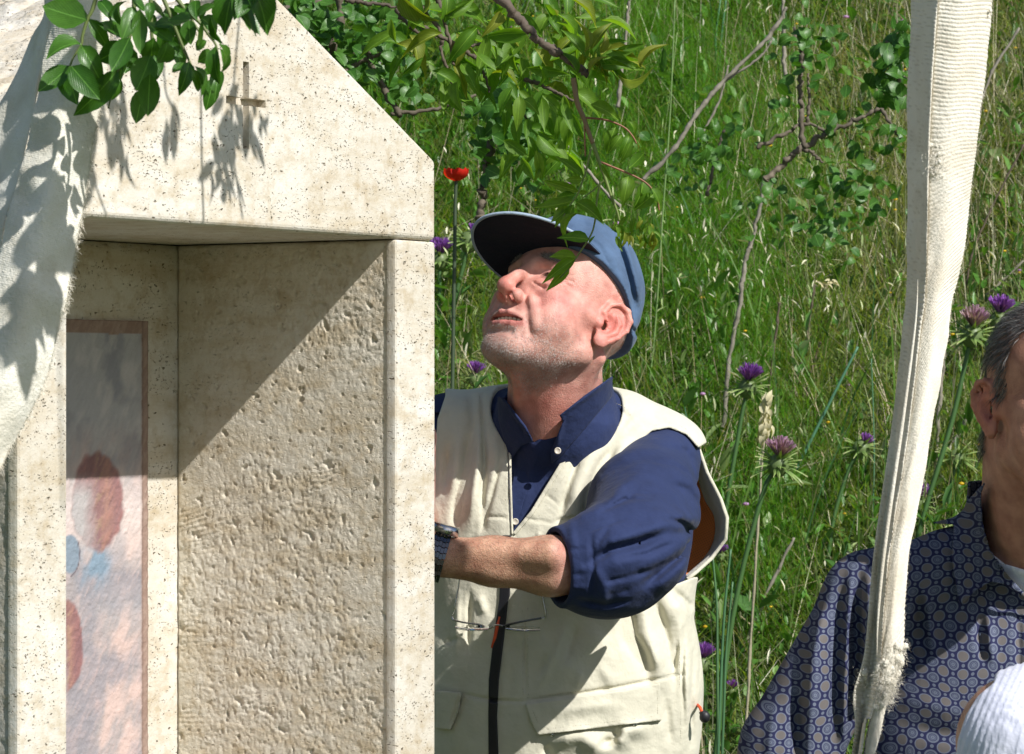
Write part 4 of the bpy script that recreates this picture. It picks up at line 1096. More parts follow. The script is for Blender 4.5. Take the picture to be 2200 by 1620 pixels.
uc = u_at(527)
cuts = [cutter(uc - 0.0055, uc + 0.0055, CAMZ + (810 - 320) / FPX * 3.43, CAMZ + (810 - 133) / FPX * 3.43), cutter(u_at(484), u_at(569), zc - 0.0042, zc + 0.0042)]
for c_ in cuts:
    md = gable.modifiers.new('cut', 'BOOLEAN'); md.object = c_; md.operation = 'DIFFERENCE'; md.solver = 'EXACT'
bpy.context.view_layer.update()
dg = bpy.context.evaluated_depsgraph_get()
nme = bpy.data.meshes.new_from_object(gable.evaluated_get(dg))
gable.modifiers.clear(); gable.data = nme
for c_ in cuts: bpy.data.objects.remove(c_)
for p_ in nme.polygons: p_.use_smooth = False
# rough roof facing on the left slope
sl = SP(SW / 2, 0.004, AZ) - SP(0, 0.004, EZ)
nr = np.cross(SV, sl / np.linalg.norm(sl)); nr = nr if nr[2] > 0 else -nr
def roof_amp(a, b):
    h = 0.006 * fbm(a * 30, b * 12, None, 4, 70) + 0.003 * fbm(a * 110, b * 60, None, 4, 71)
    for b0, dp in ((0.16, 0.012), (0.235, 0.014), (0.30, 0.006)):
        h = h - dp * np.exp(-((b - b0 - 0.006 * vnoise(a * 18, b0 * 50 + 0 * a, None, 5)) / 0.0035) ** 2)
    h = h - 0.003 * np.abs(np.sin(b * 420 + 3 * vnoise(a * 25, b * 20, None, 8))) 
    return h
slab('roof_slope', SP(0.002, 0.006, EZ) + nr * 0.004, SV * (SD - 0.01), sl * 0.985, -nr * 0.003, TRAV, 0.003, roof_amp)

# painted panel -------------------------------------------------------
PV = ND + 0.006
def wall_at(px, py, v=PV):
    k = (px - 1100) / FPX; o = S_L + SV * v
    u = (k * o[1] - o[0]) / (SU[0] - k * SU[1]); Y = o[1] + SU[1] * u
    return u, CAMZ - (py - 810) / FPX * Y
u0, _ = wall_at(-60, 900); u1, z1 = wall_at(313, 690); _, z0 = wall_at(313, 1900)
u0 = PT + 0.03
nu, nz = 190, 420
A, B = np.meshgrid(np.linspace(u0, u1, nu), np.linspace(z0, z1, nz), indexing='ij')
Pw = S_L + SV * PV + A[..., None] * SU + B[..., None] * SZ
X = 1100 + Pw[..., 0] / Pw[..., 1] * FPX; Yp = 810 - (Pw[..., 2] - CAMZ) / Pw[..., 1] * FPX
n1_ = fbm(X / 60, Yp / 90, None, 5, 1); n2_ = fbm((X + Yp * .25) / 22, (Yp - X * .3) / 60, None, 4, 2); n3_ = fbm((X + Yp * .4) / 5, (Yp - .4 * X) / 26, None, 3, 4)
def L(c): return np.array([(v / 255.0) ** 2.2 for v in c])
col = np.ones(X.shape + (3,)) * L((168, 150, 150))
def lay(mask, c):
    global col
    mask = np.clip(mask, 0, 1)[..., None]; col = col * (1 - mask) + L(c) * mask
sky_ = np.clip((1060 - Yp) / 160, 0, 1)
lay(sky_, (168, 166, 172)); lay(sky_ * np.clip(n1_ * 3, 0, 1), (140, 142, 156)); lay(sky_ * np.clip(-n2_ * 2.5, 0, 1) * .6, (196, 186, 184))
low = 1 - sky_
lay(low * (0.5 + n2_ * 1.6), (214, 166, 150)); lay(low * np.clip(0.2 + n1_ * 2.2, 0, 1) * .8, (138, 132, 148)); lay(low * np.clip(n3_ * 1.5, 0, 1) * .3, (220, 156, 138))
lay(low * np.clip(1 - np.abs(Yp - 1100) / 130, 0, 1) * .8, (226, 196, 184))
lay(np.clip(1 - np.hypot((X - 190) / 60, (Yp - 1215) / 75), 0, 1) * 2.2 * (0.6 + n2_), (92, 142, 178))
lay(np.clip((X - 150) / 100, 0, 1) * np.clip(1 - np.abs(Yp - 1300) / 60, 0, 1) * .5, (150, 152, 165))
def wing(cx, cy, rx, ry, lobes, seed, hot):
    dx = (X - cx) / rx; dy = (Yp - cy) / ry; ang = np.arctan2(dy, dx); r = np.hypot(dx, dy) - 0.035 * np.abs(np.sin(ang * lobes + n1_)) * (1 + .5 * np.sin(ang * 3))
    m = np.clip((1 - r) * 10 + n2_ * .8, 0, 1) * .88; mm = m
    lay(m, (150, 62, 66)); lay(m * np.clip(1 - np.abs(dx - hot) * 3, 0, 1) * (.6 + n3_ * .8), (196, 120, 66)); lay(m * np.clip(n3_ * 1.6 + .1, 0, 1) * .7, (176, 84, 72))
    lay(m * np.clip((-dx + 0.05) * 1.8 + n2_ * .4, 0, 1) * np.clip((dy + .6) * 2, 0, 1), (176, 172, 172)); lay(m * np.clip(1 - np.abs(dx - .05) * 5, 0, 1) * .5 * (n3_ > 0), (168, 140, 62))
wing(205, 1078, 58, 108, 7, 1, 0.35)
wing(140, 1385, 34, 100, 5, 2, 0.2)
m = np.clip((1 - np.hypot((X - 146) / 22, (Yp - 1190) / 44)) * 9, 0, 1); lay(m, (104, 138, 168)); m = np.clip((1 - np.abs(np.hypot((X - 140) / 26, (Yp - 1190) / 50) - 1) * 14), 0, 1) * (X > 146) * (Yp > 1160); lay(m, (92, 70, 84))
strk = np.clip(np.sin((X * 0.9 + Yp * 0.35) * 0.8 + n2_ * 6) * n3_ * 2, 0, 1); col *= (1 - 0.06 * strk[..., None]); col *= (1 + 0.10 * n3_[..., None])
# brown border line
bd = np.maximum(0, np.minimum(1, np.minimum(X - 298, 99) / 2.0)); bd = np.where(Yp < 716 + n1_ * 3, 1, bd)
lay(bd, (160, 112, 84)); lay(bd * np.clip(n3_ + .2, 0, 1), (182, 138, 108)); lay(bd * np.clip(1 - np.abs(X - 301) / 2.5, 0, 1) * .5, (110, 70, 52))
gr = col.mean(-1, keepdims=True); col = (gr + (col - gr) * 0.46) * 0.95
hgt = 0.0008 * n3_ + 0.0006 * fbm(X / 7, Yp / 7, None, 3, 9)
V = (Pw - SV * (0.0035 + hgt[..., None])).reshape(-1, 3)
I, J = np.meshgrid(np.arange(nu - 1), np.arange(nz - 1), indexing='ij'); ix = lambda i, j: i * nz + j
F = np.stack([ix(I, J), ix(I + 1, J), ix(I + 1, J + 1), ix(I, J + 1)], -1).reshape(-1, 4)
k = len(V); Vb = V.reshape(nu, nz, 3)
bb = np.array([SP(u, PV + 0.004, z) for u, z in ((u0, z0), (u1, z0), (u1, z1), (u0, z1))])
me = np_mesh('painted_panel', V, F, cols=col.reshape(-1, 3))
FRESCO = simple('fresco_paint', (1, 1, 1), rough=0.75, attr=True, bump=(260, 0.5, 0.002))
pn = link('painted_panel', me, FRESCO, shrine); pn['label'] = 'fresco panel with red wing shapes on a pink and grey ground, thin brown border'
md = pn.modifiers.new('thick', 'SOLIDIFY'); md.thickness = 0.002; md.offset = -1

# ------------------------------------------------------------------ lifting slings
def web_mat(name, base, dark, rib):
    m, n, l, b = nodes(name)
    at = n.new('ShaderNodeAttribute'); at.attribute_name = 'Col'
    tc = n.new('ShaderNodeTexCoord')
    nz_ = n.new('ShaderNodeTexNoise'); nz_.inputs['Scale'].default_value = 22; nz_.inputs['Detail'].default_value = 8; l.new(tc.outputs['Object'], nz_.inputs['Vector'])
    r = ramp(n, l, nz_.outputs['Fac'], [(0.32, dark), (0.6, base)])
    c = mix(n, l, r.outputs[0], at.outputs['Color'], 1.0, 'MULTIPLY'); l.new(c, b.inputs['Base Color'])
    b.inputs['Roughness'].default_value = 0.9; b.inputs['Specular IOR Level'].default_value = 0.15; b.inputs['Sheen Weight'].default_value = 0.2
    n3 = n.new('ShaderNodeTexNoise'); n3.inputs['Scale'].default_value = 420; n3.inputs['Detail'].default_value = 4; l.new(tc.outputs['Object'], n3.inputs['Vector'])
    bump_from(n, l, b, n3.outputs['Fac'], 0.7, 0.0015)
    return m
WEB = web_mat('webbing', (0.70, 0.665, 0.575), (0.60, 0.55, 0.45), 1)
def ribbon(name, rows, nlen, ncol, th, rib, ribamp, wav, parent, mat=WEB, seed=0, edge_rag=0.0):
    """rows: list of polylines (px, py, Y cm) across the webbing"""
    R = [smooth_line([C(*p) for p in r], nlen) for r in rows]
    R = np.array(R)                                     # k, nlen, 3
    S = np.stack([smooth_line(R[:, i], ncol) if len(R) > 2 else R[0, i] + (R[1, i] - R[0, i]) * np.linspace(0, 1, ncol)[:, None] for i in range(nlen)])
    du = np.gradient(S, axis=1); dv = np.gradient(S, axis=0); N = np.cross(du, dv); N /= np.linalg.norm(N, axis=2, keepdims=True) + 1e-9
    N = np.where(N[..., 1:2] > 0, -N, N)
    cum = np.concatenate([[0], np.cumsum(np.linalg.norm(np.diff(S[:, ncol // 2], axis=0), axis=1))])
    t = np.linspace(0, 1, ncol)[None, :]; cl = cum[:, None] + 0.10 * np.sin(t * 9 + cum[:, None] * .1)
    fr2 = (cl / rib) % 1.0
    r_ = (1 - np.abs(fr2 * 2 - 1) ** 2.2) - 0.5
    h = ribamp * r_ + wav * vnoise(cum[:, None] * .35 + 0 * t, t * 4 + 0 * cum[:, None], None, seed) + 0.03 * vnoise(cum[:, None] * 3 + 0 * t, t * 50 + 0 * cum[:, None], None, seed + 2)
    h = h - 0.18 * (np.clip(1 - np.minimum(t, 1 - t) * ncol / 3, 0, 1)) ** 2
    if edge_rag:
        side = du / (np.linalg.norm(du, axis=2, keepdims=True) + 1e-9)
        rg = edge_rag * (vnoise(cum * 3.1, cum * 0 + 2, None, seed + 4) + .6 * vnoise(cum * 9, cum * 0 + 5, None, seed + 5))
        S[:, -1] += side[:, -1] * rg[:, None]; S[:, 0] -= side[:, 0] * rg[::-1, None] * .6
    front = S + N * h[..., None]; back = S - N * th
    V = np.concatenate([front.reshape(-1, 3), back.reshape(-1, 3)]); k = nlen * ncol
    I, J = np.meshgrid(np.arange(nlen - 1), np.arange(ncol - 1), indexing='ij'); a = I * ncol + J
    F1 = np.stack([a, a + 1, a + ncol + 1, a + ncol], -1).reshape(-1, 4); F2 = F1[:, ::-1] + k
    i = np.arange(nlen - 1) * ncol
    E1 = np.stack([i, i + ncol, i + ncol + k, i + k], 1); i = i + ncol - 1; E2 = np.stack([i, i + k, i + ncol + k, i + ncol], 1)
    shade = 0.5 + 0.5 * (r_ > -0.32)                       # shade between the ribs put into the colour, for stronger rib contrast
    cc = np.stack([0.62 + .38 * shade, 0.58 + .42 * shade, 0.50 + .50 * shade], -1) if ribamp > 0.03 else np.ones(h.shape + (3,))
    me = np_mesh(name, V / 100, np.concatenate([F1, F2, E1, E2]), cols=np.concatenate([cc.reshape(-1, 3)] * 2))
    return link(name, me, mat, parent), front, N
def yarns(name, P_, Nrm, n, L_, r_, parent, mat=WEB):
    """matted tufts of torn cotton: small uneven lumps lying on the webbing"""
    P_ = P_.reshape(-1, 3); Nrm = Nrm.reshape(-1, 3); g = Geo(); V1, F1 = ico(3)
    for _ in range(n):
        i = RNG.integers(0, len(P_)); r = r_ * RNG.uniform(.5, 1.1); sd_ = RNG.uniform(0, 99)
        dsp = 1 + .55 * fbm(V1[:, 0] * 2.2 + sd_, V1[:, 1] * 2.2, V1[:, 2] * 2.2, 4, 3)
        V = V1 * dsp[:, None] * r * np.array([1.0, .7, 1.25]) + P_[i] + Nrm[i] * r * .35 + RNG.normal(0, .15, 3)
        g.add(V / 100, F1)
    return tag(link(name, g.mesh(name), mat, parent), kind='stuff')
def fuzz(name, P_, Nrm, n, L_, w_, spread, parent, mat=WEB, down=0.6):
    P_ = P_.reshape(-1, 3); Nrm = Nrm.reshape(-1, 3)
    idx = RNG.integers(0, len(P_), n); p = P_[idx] + RNG.normal(0, spread, (n, 3))
    d = Nrm[idx] * 0.8 + RNG.normal(0, 0.7, (n, 3)) - np.array([0, 0, down]); d /= np.linalg.norm(d, axis=1, keepdims=True)
    segs = 4; Ls = L_ * RNG.uniform(0.3, 1.2, (n, 1)); V = []; cur = p.copy()
    side = np.cross(d, RNG.normal(0, 1, (n, 3))); side /= np.linalg.norm(side, axis=1, keepdims=True)
    for s_ in range(segs + 1):
        ww = w_ * (1 - s_ / (segs + 0.6)); V += [cur - side * ww, cur + side * ww]
        d = d + RNG.normal(0, 0.35, (n, 3)) - np.array([0, 0, .12]); d /= np.linalg.norm(d, axis=1, keepdims=True); cur = cur + d * Ls / segs
    V = np.stack(V, 1).reshape(-1, 3); k = np.arange(n)[:, None] * (2 * segs + 2)
    F = np.concatenate([k + np.array([[2 * s_, 2 * s_ + 1, 2 * s_ + 3, 2 * s_ + 2]]) for s_ in range(segs)])
    o = link(name, np_mesh(name, V / 100, F, cols=np.full((len(V), 3), 1.05)), mat, parent); tag(o, kind='stuff'); return o

sl2 = tag(empty('lifting_sling', P(2000, 400, 3.3)), 'white ribbed webbing sling hanging from above, frayed at its lower end, by the patterned shirt', 'sling', 'white lifting slings')
LE = [(1957, -120, 335), (1955, 0, 335), (1946, 240, 335), (1945, 600, 334), (1936, 700, 334), (1911, 950, 333), (1880, 1200, 332), (1862, 1400, 331), (1838, 1490, 331), (1842, 1560, 331), (1832, 1640, 331), (1815, 1760, 331)]
CR = [(2014, -120, 329), (2010, 0, 329), (1995, 240, 329), (1984, 600, 329), (1972, 720, 329), (1944, 950, 329), (1905, 1200, 329), (1888, 1400, 329), (1880, 1490, 329), (1862, 1560, 329), (1850, 1640, 329), (1832, 1760, 329)]
RE_ = [(2142, -120, 333), (2135, 0, 333), (2110, 240, 332), (2078, 500, 332), (2050, 640, 332), (2032, 760, 332), (1990, 1000, 332), (1953, 1200, 332), (1944, 1370, 332), (1925, 1460, 332), (1895, 1560, 331), (1876, 1640, 331), (1852, 1760, 331)]
CR2 = [(a + 5, b, c + 0.4) for a, b, c in CR]
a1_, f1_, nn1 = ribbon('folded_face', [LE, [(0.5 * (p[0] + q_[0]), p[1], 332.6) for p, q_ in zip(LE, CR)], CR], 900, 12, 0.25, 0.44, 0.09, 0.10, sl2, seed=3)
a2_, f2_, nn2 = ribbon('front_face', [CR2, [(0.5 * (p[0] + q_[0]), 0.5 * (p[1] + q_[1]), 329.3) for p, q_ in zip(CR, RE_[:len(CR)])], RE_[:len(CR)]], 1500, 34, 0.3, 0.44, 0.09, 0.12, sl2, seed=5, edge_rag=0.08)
def carry_up(name, rows, parent, mat):
    """plain webbing going on up to the hoist, above the picture"""
    V = []; F = []; n_ = len(rows)
    for k in range(9):
        for r in rows:
            a, b_ = C(*r[0]), C(*r[1]); d = (a - b_) / abs(a[2] - b_[2]); V.append(a + d * 6 * k - np.array([0, 0.0, 0]))
    for k in range(9):
        for j in range(n_): V.append(V[k * n_ + j] + np.array([0, .3, 0]))
    m_ = 9 * n_
    for k in range(8):
        for j in range(n_ - 1):
            a = k * n_ + j; F.append((a, a + 1, a + n_ + 1, a + n_)); F.append((m_ + a, m_ + a + n_, m_ + a + n_ + 1, m_ + a + 1))
    link(name, np_mesh(name, np.array(V) / 100, F, cols=np.ones((len(V), 3))), mat, parent)
carry_up('upper_webbing', [LE, CR, RE_], sl2, WEB)
# the rolled selvedge lying along the fold in the lower half
rl = [(1972, 600, 328.4), (1966, 700, 328.2), (1940, 900, 328), (1918, 1050, 328), (1898, 1200, 328), (1886, 1330, 328), (1884, 1410, 328.4)]
g = Geo(); pts = smooth_line([C(*p) for p in rl], 60); g.tube(pts / 100, [0.0002 + 0.0020 * math.sin(math.pi * i / 59) for i in range(60)], 8); link('rolled_edge', g.mesh('rolled_edge'), WEB, sl2)
def near(fr_pts, px, py, r): 
    q_ = fr_pts.reshape(-1, 3); x, y = proj(q_); return np.hypot(x - px, y - py) < r
for (px, py, r, n, L_) in ((1998, 318, 22, 500, 1.0), (2004, 352, 24, 700, 1.3), (2012, 366, 16, 200, 1.0), (1925, 1400, 26, 900, 1.5), (1915, 1445, 30, 1500, 1.8), (1905, 1480, 26, 1200, 2.2), (1885, 1500, 26, 900, 1.6), (1855, 1460, 20, 500, 1.0), (1850, 1500, 18, 300, 1.0), (2130, 30, 14, 60, .8)):
    mk = near(f2_, px, py, r) if near(f2_, px, py, r).any() else near(f1_, px, py, r)
    src, nn_ = (f2_, nn2) if near(f2_, px, py, r).any() else (f1_, nn1)
    yarns('fray', src.reshape(-1, 3)[mk], nn_.reshape(-1, 3)[mk], max(3, int(n * 0.014)), L_, 0.34 if py > 900 else 0.2, sl2)
    fuzz('fray', src.reshape(-1, 3)[mk], nn_.reshape(-1, 3)[mk], int(n * 0.8), L_ * 0.4, 0.022, 0.35, sl2)
fuzz('fray', f2_[:, :2], nn2[:, :2], 1800, 0.45, 0.022, 0.05, sl2); fuzz('fray', f2_[:, -2:], nn2[:, -2:], 900, 0.35, 0.022, 0.05, sl2)

sl1 = tag(empty('lifting_sling', P(120, 400, 2.93)), 'wide worn white webbing sling in leaf shadow, hanging at the left over the stone shrine', 'sling', 'white lifting slings')
WEB2 = web_mat('worn_webbing', (0.70, 0.68, 0.60), (0.56, 0.53, 0.44), 1)
CL = [(118, -130, 296), (110, 0, 296), (99, 70, 296), (88, 150, 296), (66, 260, 295), (38, 380, 294), (15, 450, 293), (-4, 540, 292), (-40, 680, 291), (-90, 850, 290), (-170, 980, 289)]
CRt = [(262, -130, 297), (242, 0, 297), (240, 70, 297), (238, 130, 297), (205, 280, 296), (188, 400, 296), (171, 500, 295), (152, 600, 294), (132, 700, 293), (88, 850, 292), (0, 1010, 290)]
LL = [(60, -130, 303), (98, 10, 303), (66, 80, 303), (28, 170, 302), (-20, 250, 302), (-90, 340, 301), (-140, 420, 300), (-180, 520, 300), (-240, 680, 300), (-300, 800, 299), (-380, 900, 299)]
b1_, g1_, m1_ = ribbon('under_layer', [LL, [(0.5 * (p[0] + q_[0]), 0.5 * (p[1] + q_[1]), 300) for p, q_ in zip(LL, CL)], [(a - 3, b, c + 1) for a, b, c in CL]], 700, 30, 0.25, 0.18, 0.02, 0.25, sl1, WEB2, 8)
b2_, g2_, m2_ = ribbon('front_face', [CL, [(0.5 * (p[0] + q_[0]), 0.5 * (p[1] + q_[1]), p[2] - 1.5) for p, q_ in zip(CL, CRt)], CRt], 1000, 50, 0.3, 0.19, 0.03, 0.28, sl1, WEB2, 9, edge_rag=0.14)
fuzz('fray', g2_[:, -3:], m2_[:, -3:], 2600, 0.7, 0.025, 0.08, sl1)
fuzz('fray', g2_[300:900, 5:-5], m2_[300:900, 5:-5], 2200, 0.5, 0.02, 0.05, sl1, down=1.0)
carry_up('upper_webbing', [CL, CRt], sl1, WEB2)
# ------------------------------------------------------------------ second man, at the right edge
def mth(n, l, op, a, b=None, c=None):
    x = n.new('ShaderNodeMath'); x.operation = op
    for i, v in enumerate((a, b, c)):
        if v is None: continue
        if isinstance(v, (int, float)): x.inputs[i].default_value = v
        else: l.new(v, x.inputs[i])
    return x.outputs[0]
def pattern_mat():
    m, n, l, b = nodes('patterned_cotton')
    tc = n.new('ShaderNodeTexCoord'); sx = n.new('ShaderNodeSeparateXYZ')
    dn = n.new('ShaderNodeTexNoise'); dn.inputs['Scale'].default_value = 7; dn.inputs['Detail'].default_value = 2; l.new(tc.outputs['Object'], dn.inputs['Vector'])
    dm = n.new('ShaderNodeMix'); dm.data_type = 'VECTOR'; dm.inputs[0].default_value = 0.035; l.new(tc.outputs['Object'], dm.inputs[4]); l.new(dn.outputs['Color'], dm.inputs[5])
    l.new(dm.outputs[1], sx.inputs[0])
    x = mth(n, l, 'ADD', sx.outputs[0], mth(n, l, 'MULTIPLY', sx.outputs[2], -0.06)); z = mth(n, l, 'ADD', sx.outputs[2], mth(n, l, 'MULTIPLY', sx.outputs[0], 0.10))
    u = mth(n, l, 'DIVIDE', x, 0.0106); v = mth(n, l, 'DIVIDE', z, 0.0178)
    def fr(a, per, off):           # signed distance to nearest lattice line, in cells
        t = mth(n, l, 'DIVIDE', mth(n, l, 'ADD', a, off), per); return mth(n, l, 'MULTIPLY', mth(n, l, 'SUBTRACT', t, mth(n, l, 'ROUND', t)), per)
    def rad(ou, ov, rx, rz):
        a = mth(n, l, 'DIVIDE', mth(n, l, 'MULTIPLY', fr(u, 2.0, ou), 1.09), rx); c = mth(n, l, 'DIVIDE', mth(n, l, 'MULTIPLY', fr(v, 1.0, ov), 1.83), rz)
        return mth(n, l, 'SQRT', mth(n, l, 'ADD', mth(n, l, 'POWER', mth(n, l, 'ABSOLUTE', a), 2.0), mth(n, l, 'POWER', mth(n, l, 'ABSOLUTE', c), 2.0)))
    rA = rad(0.0, 0.0, 0.68, 0.63); rB = rad(1.0, 0.5, 0.68, 0.63); rC = rad(1.0, 0.0, 0.20, 0.20); rD = rad(0.0, 0.5, 0.20, 0.20)
    ink = (0.019, 0.022, 0.066); blue = (0.125, 0.145, 0.20); brown = (0.135, 0.122, 0.120); rim = (0.14, 0.158, 0.215)
    fA = ramp(n, l, rA, [(0.0, brown), (0.76, brown), (0.80, rim), (0.90, rim), (0.96, ink), (1.0, ink)])
    fB = ramp(n, l, rB, [(0.0, ink), (0.12, blue), (0.30, blue), (0.36, ink), (0.45, blue), (0.62, ink), (0.68, blue), (0.90, blue), (0.96, ink)])
    mA = ramp(n, l, rA, [(0.96, (1, 1, 1)), (1.0, (0, 0, 0))]); mB = ramp(n, l, rB, [(0.96, (1, 1, 1)), (1.0, (0, 0, 0))])
    mC = ramp(n, l, mth(n, l, 'MINIMUM', rC, rD), [(0.8, (1, 1, 1)), (1.0, (0, 0, 0))])
    c = mix(n, l, ink, blue, mC.outputs[0]); c = mix(n, l, c, fA.outputs[0], mA.outputs[0]); c = mix(n, l, c, fB.outputs[0], mB.outputs[0])
    l.new(c, b.inputs['Base Color']); b.inputs['Roughness'].default_value = 0.85; b.inputs['Specular IOR Level'].default_value = 0.2
    w1 = n.new('ShaderNodeTexNoise'); w1.inputs['Scale'].default_value = 60; l.new(tc.outputs['Object'], w1.inputs['Vector']); bump_from(n, l, b, w1.outputs['Fac'], 0.3, 0.003)
    return m
PATT = pattern_mat()
WHITE = cloth('white_jersey', (0.72, 0.74, 0.80), var=0.04)

M2Y = 365.0; M2_O = C(2274, 884, M2Y - 11); M2_R = frame_rot(math.radians(96), math.radians(2)); M2_S = 1.04
def m2_local(p): return ((p - M2_O) @ M2_R / M2_S).astype(np.float32)
def m2_neck(p, g=0.0): return rc(p, C(2262, 960, M2Y - 7), C(2262, 1160, M2Y + 0), 7.9 + g, 8.4 + g)
def m2_body(p):
    d = smin(head_sdf(m2_local(p), 0.3) * M2_S, m2_neck(p), 1.8)
    d = smin(d, ell(p, C(2262, 1380, M2Y + 3), (12, 7.5, 10)), 3)
    d = smin(d, ell(p, C(2262, 1800, M2Y + 2), (13, 8, 32)), 3)
    for s_ in (-1, 1):
        k = lambda px, py, Y: C(2262 + s_ * (px - 2262), py, Y)
        d = smin(d, chain(p, [k(2100, 1250, M2Y + 2), k(1865, 1300, M2Y + 2), k(1705, 1610, M2Y + 2), k(1660, 1950, M2Y - 4), k(1720, 2350, M2Y - 14)], [3.8, 3.6, 3.8, 3.6, 2.5], 1), 1.5)
        wr = k(1720, 2350, M2Y - 14)
        def hnd(p, wr=wr, s_=s_):
            h = rc(p, wr, wr + np.array([0, -2, -7]), 2.3, 2.6)
            for f_ in range(4): h = smin(h, finger(p, wr + np.array([(f_ - 1.5) * 1.7, -2, -10]), [(0, -.1, -1), (0, .3, -1), (0, .6, -1)], [3.2, 2.2, 1.8], .8), .35)
            return smin(h, finger(p, wr + np.array([-s_ * -2.0, -2.4, -4]), [(s_ * .8, -.5, -.8), (s_ * .2, -.4, -1)], [3, 2.6], .95), .5)
        d = smin(d, within(p, wr + np.array([0, -2, -8]), 14, hnd), .8)
    return d
man2 = tag(empty('person', P(2262, 1620, 3.67) * np.array([1, 1, 0])), 'grey-haired man at the right edge in a blue oval-patterned shirt behind the sling', 'person')
V, F, Nn = mesh_sdf(m2_body, (28, 332, 60), (102, 386, 166), 0.36)
print('man2', len(V))
q = m2_local(V); aq = np.abs(q[:, 0]); cols = np.tile(np.array([0.43, 0.22, 0.15]), (len(V), 1)); isin = np.linalg.norm(q - np.array([0, 1, -1]), axis=1) < 15
blend(gsa((7.9, -0.4, 0.5), (1.8, 2.8, 3.6)) * 0.75, (0.55, 0.18, 0.13)); cols *= (1 + 0.12 * fbm(V[:, 0] * .3, V[:, 1] * .3, V[:, 2] * .3, 4, 5))[:, None]
link('body', np_mesh('body', V / 100, F, cols=cols), SKIN, man2)
for s_ in (1, -1): link('eye', eye_mesh(M2_O, M2_R, s_, M2_S), EYE, man2)
hs = isin & ((q[:, 2] > 1.6) & (q[:, 1] < 4.5 + 0.2 * (q[:, 2] - 6)) | (q[:, 2] > 8.6) & (q[:, 1] < 8) | (q[:, 1] < -3.5) & (q[:, 2] > -4.5)) & ~((aq > 7.3) & (q[:, 2] < 5.2) & (np.abs(q[:, 1] + .4) < 5))
hv, hf, hc = hair_strands(V, Nn, hs, 15000, 2.0, 0.07, (np.array([0, -0.5, -0.9]) @ M2_R.T), 0.35, np.array([[.10, .095, .09], [.05, .045, .042], [.22, .21, .20], [.035, .03, .03]]), 0.3)
tag(link('hair', np_mesh('hair', hv, hf, cols=hc), HAIR, man2), kind='stuff')
def torso2(p, g=0.0):
    d = ell(p, C(2262, 1700, M2Y + 2), (22.5 + g, 13 + g, 26 + g))
    for s_ in (-1, 1):
        k = lambda px, py, Y: C(2262 + s_ * (px - 2262), py, Y)
        d = smin(d, chain(p, [k(2180, 1175, M2Y + 2), k(2040, 1225, M2Y + 2), k(1868, 1282, M2Y + 2)], [4.4 + g, 4.7 + g, 5.0 + g]), 5)
        d = smin(d, chain(p, [k(1868, 1282, M2Y + 2), k(1700, 1605, M2Y + 2), k(1640, 1860, M2Y - 2)], [5.0 + g, 5.9 + g, 6.2 + g]), 2.2)
    return smin(d, rc(p, C(2262, 1020, M2Y - 4), C(2262, 1150, M2Y), 8.8 + g, 9.2 + g), 2.5)
SF2 = [([(1812, 1215), (1802, 1330), (1795, 1450), (1792, 1640)], 20, -2.7), ([(1846, 1225), (1840, 1340), (1832, 1500), (1830, 1640)], 18, -2.6), ([(1826, 1250), (1818, 1400), (1812, 1640)], 12, 1.2), ([(1868, 1230), (1868, 1400), (1862, 1600)], 26, 2.0),
       ([(1770, 1270), (1750, 1400), (1735, 1640)], 30, 1.6), ([(1715, 1480), (1712, 1560), (1716, 1650)], 20, -2.2), ([(1665, 1500), (1650, 1640)], 18, 0.5), ([(1968, 1260), (1975, 1330), (1985, 1410)], 12, -1.1), ([(1990, 1260), (2003, 1400)], 14, 0.9), ([(2100, 1330), (2112, 1420)], 10, -.8), ([(2122, 1330), (2132, 1420)], 12, .7),
       ([(2105, 1310), (2118, 1380)], 14, -0.4), ([(1950, 1560), (2050, 1580), (2140, 1560)], 26, -0.5), ([(1930, 1500), (2060, 1530), (2190, 1470)], 26, 0.3), ([(1760, 1225), (1790, 1215), (1825, 1205)], 8, -0.2), ([(2188, 1320), (2190, 1420), (2196, 1500)], 9, -0.5)]
OPEN2 = [(2100, 900), (2108, 1050), (2112, 1130), (2126, 1182), (2168, 1240), (2215, 1292), (2262, 1400), (2310, 1292), (2356, 1240), (2398, 1182), (2412, 1130), (2416, 1050), (2420, 900)]
def shirt2(p):
    x, y = proj(p)
    d = torso2(p) - strokes(x, y, SF2) * np.clip((M2Y - p[:, 1]) / 4, 0, 1)
    c = smax(poly2(x, y, OPEN2) * 0.054, p[:, 1] - M2Y - 1, 0.2); d = smax(d, -c, 0.15)
    d = smax(d, p[:, 2] - C(2262, 1075, M2Y)[2] - 0.2 * (p[:, 1] - M2Y), 0.3)
    return smax(smax(d, -torso2(p, -1.2) if False else d, 0), 66 - p[:, 2], 0.3)
V, F, Nn = mesh_sdf(shirt2, (20, 345, 64), (108, 388, 142), 0.36)
print('shirt2', len(V))
sh2 = link('shirt', np_mesh('shirt', V / 100, F), PATT, man2); sh2['label'] = 'blue cotton shirt with a print of brown and grey ovals'
CO2 = [(2120, 1030), (2082, 1072), (2050, 1115), (2044, 1199), (2058, 1285), (2064, 1302), (2096, 1270), (2130, 1250), (2160, 1256), (2190, 1276), (2225, 1320), (2215, 1290), (2168, 1238), (2127, 1181), (2111, 1120), (2108, 1060)]
CO2M = [(4524 - a, b) for a, b in CO2]
